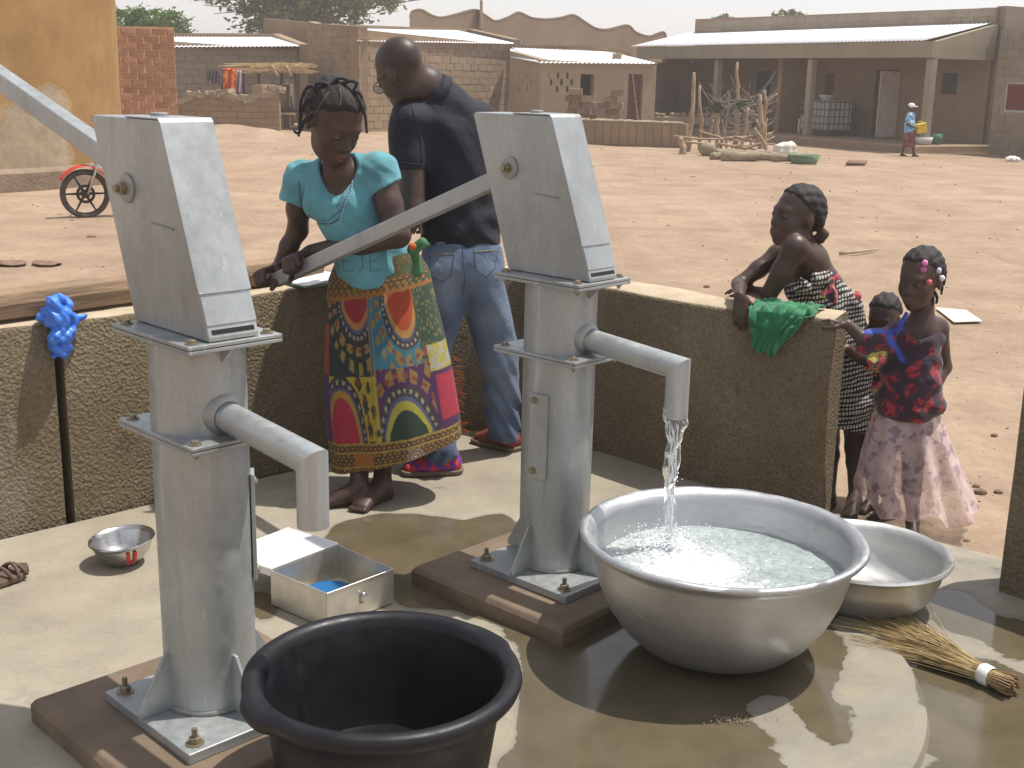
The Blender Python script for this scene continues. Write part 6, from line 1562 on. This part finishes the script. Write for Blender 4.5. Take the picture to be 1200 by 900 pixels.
V, Q = sk.mesh(.0056); mb_ = np_obj('body', V, Q, SK2, man); lips(mb_, Lm, ms_); eyes(man, Lm, mR, ms_, EYEW, EYED)
def stub(co):
    c = np.array(Lm(0, -.014, .036)); RI = np.array([[mR[i][j] for j in range(3)] for i in range(3)]); q = (co - c) @ RI / ms_
    return np.clip((q[:, 2] * 1.2 - q[:, 1] * .7 + .045) * 12, 0, 1) * (np.linalg.norm(q, axis=1) < .125) * np.clip((q[:, 2] + .09) * 20, 0, 1) * .32
val_attr(mb_, stub, 'dark')
po = Sculpt()
po.ell(at(516, 155, 5.07), (.195, .145, .16), .06, Matrix.Rotation(math.radians(5), 3, 'Y')); po.ell(at(530, 200, 5.07), (.180, .145, .20), .07); po.ell(at(540, 250, 5.06), (.165, .135, .16), .06); po.ell(at(540, 275, 5.05), (.165, .135, .12), .04)
po.cap(at(481, 140, 4.98), at(556, 142, 5.10), .080, .080, .07)
po.capcut(at(480, 145, 4.95), at(478, 222, 4.93), .084, .074, .03, at(480, 196, 4.94), (-.05, 0, -1)); po.capcut(at(562, 145, 5.12), at(572, 225, 5.18), .075, .07, .03, at(578, 205, 5.18), (0, 0, -1))
po.capcut(at(520, 124, 5.05), at(494, 98, 5.01), .105, .078, .03, at(502, 104, 5.015), tuple(at(482, 88, 4.99) - at(506, 108, 5.02)))
wr_ = folds(.0052, (22, 34, 26), 1.9); po.warp(lambda X, Y, Z_: wr_(X, Y, Z_) + .005 * np.sin(70 * Z_ + 12 * np.sin(9 * X)) * np.clip((1.10 - Z_) * 6, 0, 1))
po.plane(at(535, 286, 5.04), (-.04, 0, -1))
V, Q = po.mesh(.006); NAVY = mat_cloth('navy_pique', (.0075, .0080, .0165), .25, 8, 500, .80, .03); pol = np_obj('polo_shirt', V, Q, NAVY, man)
# collar band
ca_ = (at(512, 108, 5.03) - at(494, 92, 5.0)).normalized(); cR = (-ca_).to_track_quat('Z', 'Y').to_matrix(); cc_ = at(503, 101, 5.015)
MB().lathe(at(507, 108, 5.022), [(.080, .012), (.079, .016), (.083, .015), (.095, -.020), (.092, -.024), (.086, -.018)], 48, cR, close=True).build('collar', NAVY, pol, smooth=True)
surf_line(pol, [(481, 121), (487, 140), (493, 165), (494, 190)], .0022, NAVY, 'seam', pol, 30)
surf_line(pol, [(461, 187), (470, 190), (482, 192), (494, 193)], .0018, NAVY, 'seam', pol, 20)
# jeans
je = Sculpt(); je.ell(at(541, 300, 5.03), (.168, .125, .13), .05); je.ell(at(520, 318, 4.97), (.085, .09, .09), .04); je.ell(at(563, 318, 5.02), (.085, .09, .09), .04)
sLf = on_z(512, 556, 0); sRt = on_z(589, 531, 0)
kL = at(503, 430, 4.96); kR = at(584, 415, 5.08); aLm = Vector((sLf.x + .01, sLf.y + .01, .09)); aRm = Vector((sRt.x, sRt.y + .02, .09))
je.chain([at(522, 325, 5.0), kL, aLm + Z * .02], [.102, .080, .073], .04); je.chain([at(562, 325, 5.03), kR, aRm + Z * .02], [.102, .084, .076], .04)
je.warp(lambda X, Y, Z_: .0065 * np.sin(58 * Z_ + 10 * np.sin(13 * X) + 4 * Y) * np.clip((.50 - Z_) * 3.5, .12, 1) + .004 * np.sin(30 * X + 24 * Z_) )
je.plane((0, 0, .052), (0, 0, -1)); je.plane(at(540, 268, 5.03), (0, 0, 1)); V, Q = je.mesh(.006)
def dn_(m, c):
    f = m.attr('worn', 'Fac'); g = m.noise(6, 4, .6); return m.mix(m.math('MULTIPLY', f, m.rng(g, .3, .7, .5, 1)), c, (.24, .30, .38))
DEN = mat_cloth('blue_denim', (.060, .095, .165), .28, 14, 520, .9, .1, dn_); jo = np_obj('jeans', V, Q, DEN, man)
def jw(co):
    o_ = np.zeros(len(co))
    for p, r in ((at(520, 330, 4.9), .13), (at(565, 325, 4.95), .13), (kL, .15), (kR + Vector((0, -.08, -.05)), .17), (at(575, 370, 5.0), .12)): o_ = np.maximum(o_, np.exp(-(((co - np.array(p)) ** 2).sum(1)) / r ** 2))
    return o_ * .75
val_attr(jo, jw, 'worn')
ORT = simple('jeans_thread', (.34, .26, .15), .8)
for pts in ([(503, 296), (504, 322), (517, 331), (529, 322), (533, 294)], [(503, 299), (533, 297)], [(555, 292), (558, 316), (570, 324), (580, 314), (584, 290)], [(555, 295), (584, 293)], [(542, 288), (545, 330), (541, 352)]): surf_line(jo, pts, .0017, ORT if len(pts) == 2 else DEN, 'pocket_seam', jo, 40, y=4.5)
surf_line(jo, [(500, 284), (540, 285), (584, 281)], .0022, ORT, 'waist_seam', jo, 50, y=4.5)
def shoe(name, heel, toe, mat, solem, root, w=.040):
    d = (toe - heel).normalized(); L = (toe - heel).length; sc = Sculpt(); s2 = Vector((-d.y, d.x, 0))
    for q in (-.012, .012): sc.chain([heel + d * .04 + s2 * q + Z * .040, heel + d * (L * .55) + s2 * q + Z * .040, toe - d * .05 + s2 * q * 1.3 + Z * .026], [.036, .036, .024], .02)
    sc.cap(heel + d * .045 + Z * .05, heel + d * .05 + Z * .085, .036, .036, .02); sc.plane((0, 0, .012), (0, 0, -1)); V, Q = sc.mesh(.005); o = np_obj(name, V, Q, mat, root)
    sc = Sculpt()
    for q in (-.014, .014): sc.chain([heel + d * .035 + s2 * q + Z * .02, heel + d * (L * .6) + s2 * q + Z * .02, toe - d * .045 + s2 * q * 1.3 + Z * .02], [.040, .040, .032], .02)
    sc.plane((0, 0, .022), (0, 0, 1)); sc.plane((0, 0, .002), (0, 0, -1)); V, Q = sc.mesh(.005); np_obj('sole', V, Q, solem, o); return o
rs = N('red_trainer'); rs.set(col=rs.mix(rs.rng(rs.noise(17, 3, .6), .50, .56), (.50, .030, .035), (.10, .035, .30)), rough=.7)
SOLE = simple('tan_sole', (.16, .12, .085), .8)
shoe('shoe', on_z(541, 553, 0), on_z(466, 556, 0), rs.m, SOLE, man); shoe('shoe', on_z(608, 529, 0), on_z(553, 516, 0), simple('brown_red_shoe', (.20, .045, .03), .7, 0, .3, 30), SOLE, man)
# glasses
GL = simple('spectacle_frame', (.02, .02, .022), .3, .4); gg = MB()
for q in (-1, 1):
    cp = Lm(q * .032, .103, -.004); pts = [cp + mR @ Vector((.024 * math.cos(a), 0, .016 * math.sin(a))) * ms_ for a in [k * math.pi / 10 for k in range(21)]]; gg.tube(pts, .0016, 6)
    gg.tube([cp + mR @ Vector((q * .024, 0, .004)) * ms_, Lm(q * .076, .085, .004), Lm(q * .080, .0, .004)], .0018, 6)
gg.tube([Lm(-.008, .104, .0), Lm(.008, .104, .0)], .0018, 6); g_ = gg.build('glasses', GL, man, smooth=True)
gm2 = N('spectacle_lens'); gm2.set(col=(.75, .8, .85), rough=.05, trans=.85, ior=1.1)
for q in (-1, 1):
    cp = Lm(q * .032, .103, -.004); MB().extr([cp + mR @ Vector((.023 * math.cos(a), 0, .0155 * math.sin(a))) * ms_ for a in [k * math.pi / 8 for k in range(16)]], (mR @ Vector((0, .0015, 0)))).build('lens', gm2.m, g_)

# ===== girl leaning on the wall
k1 = person((on_z(1000, 606, -.11)), 'girl in black and white dress leaning over the wall, chin on shoulder')
ks = 1.06; kRm = frame((-.86, -.38, .10), (.10, .0, 1)); kH = at(934, 253, 4.86)
sk = Sculpt(); Lk = head(sk, kH, kRm, ks)
sk.chain([at(940, 275, 4.87), at(946, 300, 4.88)], [.040, .052], .03)
sk.chain([at(948, 310, 4.89), at(962, 345, 4.90), at(980, 378, 4.90), at(990, 405, 4.90)], [.082, .090, .085, .105], .05)
sh1 = at(932, 290, 4.78); el1 = at(900, 346, 4.80); sk.chain([at(950, 306, 4.86), sh1], [.06, .050], .03); sk.chain([sh1, sh1.lerp(el1, .5) + Vector((.005, 0, 0)), el1], [.049, .044, .032], .02); wr1 = at(880, 346, 4.93); wr1.z = .772; el1.z = max(el1.z, .775); sk.cap(el1, wr1, .031, .021, .015); hand(sk, wr1, (-.6, .5, 0), (0, 0, -1), (-.3, -.6, 0), (15, 15, 10), .74)
sh2 = at(912, 298, 4.98); el2 = at(866, 333, 4.92); sk.chain([at(940, 308, 4.92), sh2], [.055, .042], .03); sk.chain([sh2, sh2.lerp(el2, .5), el2], [.039, .034, .029], .02)
wr2 = at(867, 346, 4.665); sk.chain([el2, el2.lerp(wr2, .5) + Z * .008, wr2], [.029, .027, .020], .015); hand(sk, wr2, (.10, -.16, -.97), (.1, 1, 0), (1, .1, .1), (10, 20, 14), .92)
for hp, kn, an_, td in (((998, 420, 4.88), (1002, 525, 4.90), on_z(1000, 600, -.11), (-.35, -.8, 0)), ((975, 420, 4.93), (972, 515, 4.97), on_z(970, 596, -.11), (-.5, -.6, 0))):
    a = Vector((an_.x, an_.y, -.045)); k = at(*kn); sk.chain([at(*hp), k], [.062, .040], .02); sk.chain([k, k.lerp(a, .3) + Vector((.005, .008, 0)), a], [.040, .037, .025], .02); foot(sk, a, td, .85, .026, -.112)
V, Q = sk.mesh(.0052); kb = np_obj('body', V, Q, SK3, k1); lips(kb, Lk, ks); eyes(k1, Lk, kRm, ks, EYEW, EYED)
hk = hair_cap(k1, Lk, kRm, ks, rows_=8, th=1.05); 
kn_ = Sculpt(); kn_.cap(at(960, 268, 4.86), at(965, 276, 4.86), .018, .022, .01); kn_.cap(at(956, 278, 4.86), at(962, 281, 4.86), .012, .015, .01); kn_.warp(folds(.003, (120, 90, 80))); V, Q = kn_.mesh(.004); np_obj('hair_tie', V, Q, simple('dark_tie', (.045, .030, .02), .8, 0, .5, 40), k1)
dr = Sculpt(); dr.chain([at(950, 332, 4.895), at(964, 352, 4.90), at(982, 380, 4.90)], [.100, .104, .104], .05); dr.ell(at(990, 410, 4.90), (.128, .11, .10), .05); dr.chain([at(990, 410, 4.90), at(993, 450, 4.90), at(994, 492, 4.90)], [.118, .118, .128], .04)
dr.ell(at(984, 352, 4.86), (.07, .05, .045), .03); dr.ell(at(998, 372, 4.86), (.05, .05, .06), .03)
dr.warp(folds(.0075, (46, 44, 30), .3)); dr.plane(at(993, 497, 4.9), (-.10, 0, -1)); dr.plane(at(936, 330, 4.88), (-.62, -.25, .74)); V, Q = dr.mesh(.0058)
def zeb(m, c):
    w = m.n('ShaderNodeTexWave'); w.wave_type = 'BANDS'; w.bands_direction = 'Z'; w.inputs['Scale'].default_value = 19; w.inputs['Distortion'].default_value = 5; w.inputs['Detail'].default_value = 2; w.inputs['Detail Scale'].default_value = 1.4; m.l(m.mapped(m.pos(), (.45, .45, 1), (.2, .5, 0)), w.inputs['Vector'])
    g = m.n('ShaderNodeTexWave'); g.wave_type = 'BANDS'; g.bands_direction = 'X'; g.inputs['Scale'].default_value = 26; g.inputs['Distortion'].default_value = 3; m.l(m.pos(), g.inputs['Vector'])
    a = m.math('MULTIPLY', m.rng(w.outputs['Fac'], .42, .52), m.rng(g.outputs['Fac'], .18, .32)); return m.mix(a, (.018, .014, .016), (.50, .47, .42))
np_obj('dress', V, Q, mat_cloth('zebra_print', (.1, .1, .1), extra=zeb), k1)
kk = Sculpt(); kk.ell(at(960, 326, 4.80), (.045, .035, .030), .02); kk.ell(at(940, 335, 4.78), (.04, .03, .028), .02); kk.warp(folds(.008, (120, 90, 70))); V, Q = kk.mesh(.0045); np_obj('wrap_knot', V, Q, bpy.data.materials['zebra_print'], k1)
def pk(m, c): return m.mix(m.rng(m.noise(26, 3, .6), .48, .53), m.mix(m.rng(m.noise(19, 2, .5), .5, .54), (.03, .025, .03), (.48, .42, .10)), (.50, .09, .12))
kk = Sculpt(); kk.ell(at(976, 325, 4.82), (.022, .022, .025), .02); kk.ell(at(972, 345, 4.80), (.036, .028, .034), .02); kk.ell(at(999, 350, 4.84), (.030, .028, .032), .02); kk.warp(folds(.008, (110, 80, 90))); V, Q = kk.mesh(.0045); np_obj('wrap_knot', V, Q, mat_cloth('bright_print', (.4, .3, .1), extra=pk), k1)

# ===== small girl in pink skirt
k2 = person(on_z(1066, 626, -.11), 'small girl in red patterned top and sheer pink skirt, hand on the wall')
s2_ = .97; R2 = frame((-.70, -.70, -.16), (0, 0, 1)); H2 = at(1079, 326, 4.52)
sk = Sculpt(); L2 = head(sk, H2, R2, s2_)
sk.chain([at(1084, 345, 4.55), at(1080, 378, 4.56)], [.036, .044], .025)
sk.chain([at(1078, 392, 4.57), at(1070, 430, 4.57), at(1064, 470, 4.57), at(1064, 500, 4.57)], [.075, .078, .085, .09], .04); sk.cap(at(1052, 388, 4.56), at(1098, 384, 4.58), .036, .040, .03)
hw = Vector((1.165, 4.55, .79)); w3 = at(993, 380, 4.52); e3 = at(1012, 398, 4.50); sk.chain([at(1052, 390, 4.55), e3], [.034, .028], .02); sk.chain([e3, w3], [.028, .021], .015)
hd3 = (at(962, 372, 4.56) - w3).normalized(); hand(sk, w3, hd3, (0, 0, -1), (0, -.7, .1), (18, 30, 26), .80)
e4 = at(1106, 430, 4.60); sk.chain([at(1100, 386, 4.58), e4], [.036, .028], .02); sk.chain([e4, at(1092, 462, 4.52)], [.027, .022], .02); hand(sk, at(1092, 462, 4.52), (-.4, -.3, -.7), (-.6, 0, .2), (0, -.8, 0), (20, 20, 20), .72)
for hp, kn, fp, td in (((1072, 500, 4.58), (1069, 560, 4.54), (1068, 624), (-.25, -.9, 0)), ((1048, 500, 4.58), (1022, 552, 4.58), (1046, 606), (-.7, -.4, 0))):
    f_ = on_z(*fp, -.11); a = Vector((f_.x, f_.y, -.05)); k = at(*kn); sk.chain([at(*hp), k], [.058, .036], .02); sk.chain([k, k.lerp(a, .3) + Vector((0, .008, 0)), a], [.036, .034, .023], .02); foot(sk, a, td, .74, .023, -.112)
V, Q = sk.mesh(.005); kb2 = np_obj('body', V, Q, SK3, k2); lips(kb2, L2, s2_); eyes(k2, L2, R2, s2_, EYEW, EYED)
hair_cap(k2, L2, R2, s2_, rows_=9, th=1.055)
for pts in ([(1096, 318), (1104, 330), (1103, 345)], [(1092, 338), (1098, 348), (1097, 356)], [(1088, 340), (1093, 350), (1093, 358)], [(1100, 312), (1107, 322), (1106, 334)]): braid(k2, pts, .007, .004, 4.50)
for c, (u, v, nm) in zip(((.70, .18, .42), (.50, .10, .28), (.60, .60, .78), (.62, .10, .12), (.75, .75, .80)), ((1084, 308, 'bead'), (1082, 316, 'bead'), (1100, 317, 'bead'), (1089, 331, 'bead'), (1104, 326, 'bead'))):
    MB().ball(at(u, v, 4.425 if u < 1095 else 4.46), .0115, 10, 7).build(nm, simple('bead_%d' % int(u), c, .3), k2, smooth=True)
tp = Sculpt(); tp.cap(at(1052, 392, 4.56), at(1090, 396, 4.58), .046, .040, .04); tp.chain([at(1074, 400, 4.57), at(1068, 440, 4.57), at(1063, 472, 4.57)], [.092, .100, .118], .05); tp.ell(at(1083, 470, 4.56), (.075, .09, .05), .04)
tp.cap(at(1052, 394, 4.55), at(1014, 401, 4.50), .048, .050, .03); tp.warp(folds(.0065, (50, 60, 40), 2.2)); cut(tp, at(1007, 400, 4.5), (-1, 0, .15), at(992, 398, 4.5), .08)
tp.cap(at(1079, 380, 4.50), at(1074, 392, 4.46), .060, .040, .01, 's'); tp.plane(at(1062, 487, 4.57), (0, 0, -1)); tp.plane(at(1094, 384, 4.57), (.5, 0, .86)); V, Q = tp.mesh(.0052)
def redp(m, c): return m.mix(m.attr('blue', 'Fac'), m.mix(m.rng(m.voro(20, None, 'SMOOTH_F1'), .30, .45), m.mix(m.rng(m.noise(24, 3, .6, dist=1.5), .46, .54), (.30, .022, .030), (.07, .012, .03)), (.030, .016, .030)), (.035, .075, .42))
tob = np_obj('patterned_top', V, Q, mat_cloth('red_black_print', (.2, .03, .03), extra=redp), k2)
BLU = mat_cloth('blue_trim_cloth', (.03, .06, .42), .3)
def blue_band(co):
    o_ = np.zeros(len(co))
    for pts in ([(1062, 384), (1048, 388), (1030, 386), (1006, 386)], [(1046, 388), (1043, 398), (1053, 410), (1058, 424)]):
        for i in range(len(pts) - 1):
            for k in range(6):
                t = k / 6; p = at(pts[i][0] + (pts[i + 1][0] - pts[i][0]) * t, pts[i][1] + (pts[i + 1][1] - pts[i][1]) * t, 4.48)
                o_ = np.maximum(o_, np.clip(2.2 - np.sqrt((co[:, 0] - p.x) ** 2 + ((co[:, 1] - p.y) * .5) ** 2 + (co[:, 2] - p.z) ** 2) / .0085, 0, 1))
    return o_
val_attr(tob, blue_band, 'blue')
MB().tube([at(1063, 366, 4.47), at(1056, 378, 4.47), at(1050, 392, 4.50)], [.007, .008, .008], 8).build('blue_strap', BLU, k2, smooth=True)
rows2 = [((1027, 474), (1098, 474)), ((1020, 498), (1106, 498)), ((1010, 530), (1118, 530)), ((1004, 562), (1131, 562)), ((1008, 588), (1143, 592))]
RP2 = [(at(a[0], a[1], 4.585), at(b[0], b[1], 4.585)) for a, b in rows2]
def sk2(u, v):
    t = v * (len(RP2) - 1); k = min(int(t), len(RP2) - 2); f = t - k; L_ = RP2[k][0].lerp(RP2[k + 1][0], f); R_ = RP2[k][1].lerp(RP2[k + 1][1], f); c = (L_ + R_) / 2; sd_ = (R_ - L_) / 2; th = 2 * math.pi * u
    fo = 1 + (.02 + .13 * v) * (math.sin(th * 8 + 2 * v) * .5 + math.sin(th * 13 + 1) * .35 + .5 * mnoise.noise(Vector((math.cos(th) * 3, math.sin(th) * 3, v * 3)))); ct, st_ = math.cos(th), math.sin(th)
    hem = -.022 * v ** 3 * (math.sin(th * 5 + .6) + .6 * math.sin(th * 9)) - .035 * max(0, v - .6) * max(0, 1 - abs(ct - .25))
    return c + sd_ * ct * (1 + (fo - 1) * .6) + Vector((0, (.10 + .10 * v) * st_ * fo, hem))
gz = N('sheer_pink'); bl = gz.rng(gz.noise(24, 3, .6), .52, .60); colg = gz.mix(bl, (.66, .50, .50), (.36, .23, .30))
gz.set(col=colg, rough=.8, sheen=.3, alpha=gz.rng(gz.noise(7, 4, .6), .3, .7, .34, .72)); gz.bump(gz.noise(50, 4, .6), .5, .01)
MB().grid(sk2, 260, 60, closed=True).build('sheer_skirt', gz.m, k2, smooth=True, fix=False)

# ===== child hidden between the two girls
k3 = person(on_z(1028, 602, -.11), 'small child half hidden between the leaning girl and the small girl')
s3 = .80; R3 = frame((-.55, -.8, -.3), (0, 0, 1)); H3 = at(1036, 372, 4.86); sk = Sculpt(); L3 = head(sk, H3, R3, s3)
sk.chain([at(1038, 392, 4.88), at(1036, 415, 4.88), at(1032, 460, 4.88), at(1030, 490, 4.88)], [.032, .065, .070, .075], .03)
for hp, kn, fp in (((1022, 495, 4.88), (1020, 540, 4.86), (1022, 596)), ((1040, 495, 4.88), (1040, 545, 4.86), (1040, 600))):
    f_ = on_z(*fp, -.11); a = Vector((f_.x, f_.y, -.055)); k = at(*kn); sk.chain([at(*hp), k, a], [.045, .032, .022], .02); foot(sk, a, (-.6, -.6, 0), .62, .021, -.112)
e5 = at(1010, 420, 4.80); w5 = at(992, 408, 4.74); sk.chain([at(1028, 408, 4.86), e5, w5], [.032, .028, .020], .02); hand(sk, w5, (-.8, -.1, .3), (0, 0, -1), (0, -.8, .1), (20, 25, 20), .62)
V, Q = sk.mesh(.006); kb3 = np_obj('body', V, Q, SK1, k3); lips(kb3, L3, s3); eyes(k3, L3, R3, s3, EYEW, EYED); hair_cap(k3, L3, R3, s3, rows_=8, th=1.06)
tt = Sculpt(); tt.chain([at(1036, 412, 4.88), at(1031, 455, 4.88), at(1030, 500, 4.88)], [.078, .088, .105], .04); tt.cap(at(1028, 412, 4.86), at(1014, 422, 4.81), .045, .042, .02); tt.warp(folds(.006, (50, 50, 40), 1)); tt.plane(at(1030, 508, 4.88), (0, 0, -1)); V, Q = tt.mesh(.006); np_obj('small_dress', V, Q, mat_cloth('mixed_print', (.3, .2, .1), extra=pk), k3)

# ===== walker far away
fw = Vector((9.72, 30.9, G)); wk = person(fw, 'distant child in pale blue shirt and white cap walking past the veranda')
sk = Sculpt(); fz = lambda x, y, z: fw + Vector((x, y, z))
head(sk, fz(-.02, 0, 1.17), frame((.9, -.3, -.05)), .95)
sk.chain([fz(-.02, 0, 1.08), fz(-.02, 0, .98), fz(-.02, 0, .78), fz(0, 0, .62)], [.04, .085, .085, .10], .04)
sk.chain([fz(-.06, -.1, .98), fz(-.10, -.12, .78), fz(.06, -.16, .72)], [.04, .034, .026], .02); hand(sk, fz(.06, -.16, .72), (.9, 0, 0), (0, 0, -1), (0, -1, 0), (60, 60, 30), .8)
sk.chain([fz(.0, .1, .98), fz(.02, .12, .78), fz(.10, .05, .72)], [.04, .034, .026], .02); hand(sk, fz(.10, .05, .72), (.9, -.2, 0), (0, 0, -1), (0, 1, 0), (60, 60, 30), .8)
for y_, x_ in ((-.05, -.16), (.05, .17)):
    a = fz(x_, y_, .07); sk.chain([fz(0, y_, .60), fz(x_ * .6, y_, .36), a], [.065, .045, .028], .02); foot(sk, a, (1, 0, 0), .8, .025, G)
V, Q = sk.mesh(.012); np_obj('body', V, Q, SK2, wk)
def part_(prims, name, mat, planes=(), h=.012):
    s_ = Sculpt(); [s_.chain(*p) for p in prims]; s_.warp(folds(.006)); [s_.plane(*p) for p in planes]; V, Q = s_.mesh(h); return np_obj(name, V, Q, mat, wk)
def bs(m, c): return m.mix(m.rng(m.noise(9, 3, .6), .5, .56), (.15, .36, .62), (.55, .68, .78))
part_([([fz(-.02, 0, 1.0), fz(-.02, 0, .78), fz(-.01, 0, .62)], [.10, .12, .13], .04), ([fz(-.06, -.08, 1.0), fz(-.09, -.12, .86)], [.06, .055], .03)], 'shirt', mat_cloth('pale_blue_print', (.3, .5, .7), extra=bs), [(fz(0, 0, .56), (0, 0, -1))])
def rp2(m, c): return m.mix(m.rng(m.noise(14, 3, .6), .5, .56), (.16, .03, .03), (.22, .10, .08))
part_([([fz(0, 0, .60), fz(0, 0, .30)], [.13, .17], .04)], 'skirt', mat_cloth('dark_red_print', (.2, .05, .05), extra=rp2), [(fz(0, 0, .24), (0, 0, -1)), (fz(0, 0, .62), (0, 0, 1))])
MB().ball(fz(-.02, 0, 1.235), (.085, .10, .065), 14, 8).ball(fz(.07, -.02, 1.215), (.07, .06, .012), 10, 6).build('cap', PAPER, wk, smooth=True)
jc_ = fz(.24, -.08, .70); jr = thing('jerrycan', jc_ - Z * .13, 'yellow jerrycan carried by the distant child', 'jerrycan'); YEL = simple('yellow_plastic', (.62, .42, .02), .5, 0, .15, 5)
MB().box(jc_, (.26, .16, .24), Matrix.Rotation(-.25, 3, 'Y')).build('can_body', YEL, jr, bevel=.03, seg=3); MB().tube([jc_ + Vector((.04, 0, .11)), jc_ + Vector((.06, 0, .16))], .03, 10).build('spout_cap', YEL, jr); MB().tube([jc_ + Vector((-.10, 0, .10)), jc_ + Vector((-.08, 0, .155)), jc_ + Vector((.0, 0, .16)), jc_ + Vector((.02, 0, .12))], .012, 6).build('handle', YEL, jr, smooth=True)

# ------------------------------------------------------------------ dusty air
hm = bpy.data.materials.new('haze_air'); hm.use_nodes = True; ht = hm.node_tree; ht.nodes.clear()
ho = ht.nodes.new('ShaderNodeOutputMaterial'); hv = ht.nodes.new('ShaderNodeVolumePrincipled'); hv.inputs['Color'].default_value = (.97, .96, .97, 1); hv.inputs['Density'].default_value = .0019; hv.inputs['Anisotropy'].default_value = .35
ht.links.new(hv.outputs[0], ho.inputs['Volume'])
hz = MB().box((0, 60, 5.5), (400, 400, 14)).build('haze', hm); tag(hz, kind='stuff')
S.cycles.volume_bounces = 1
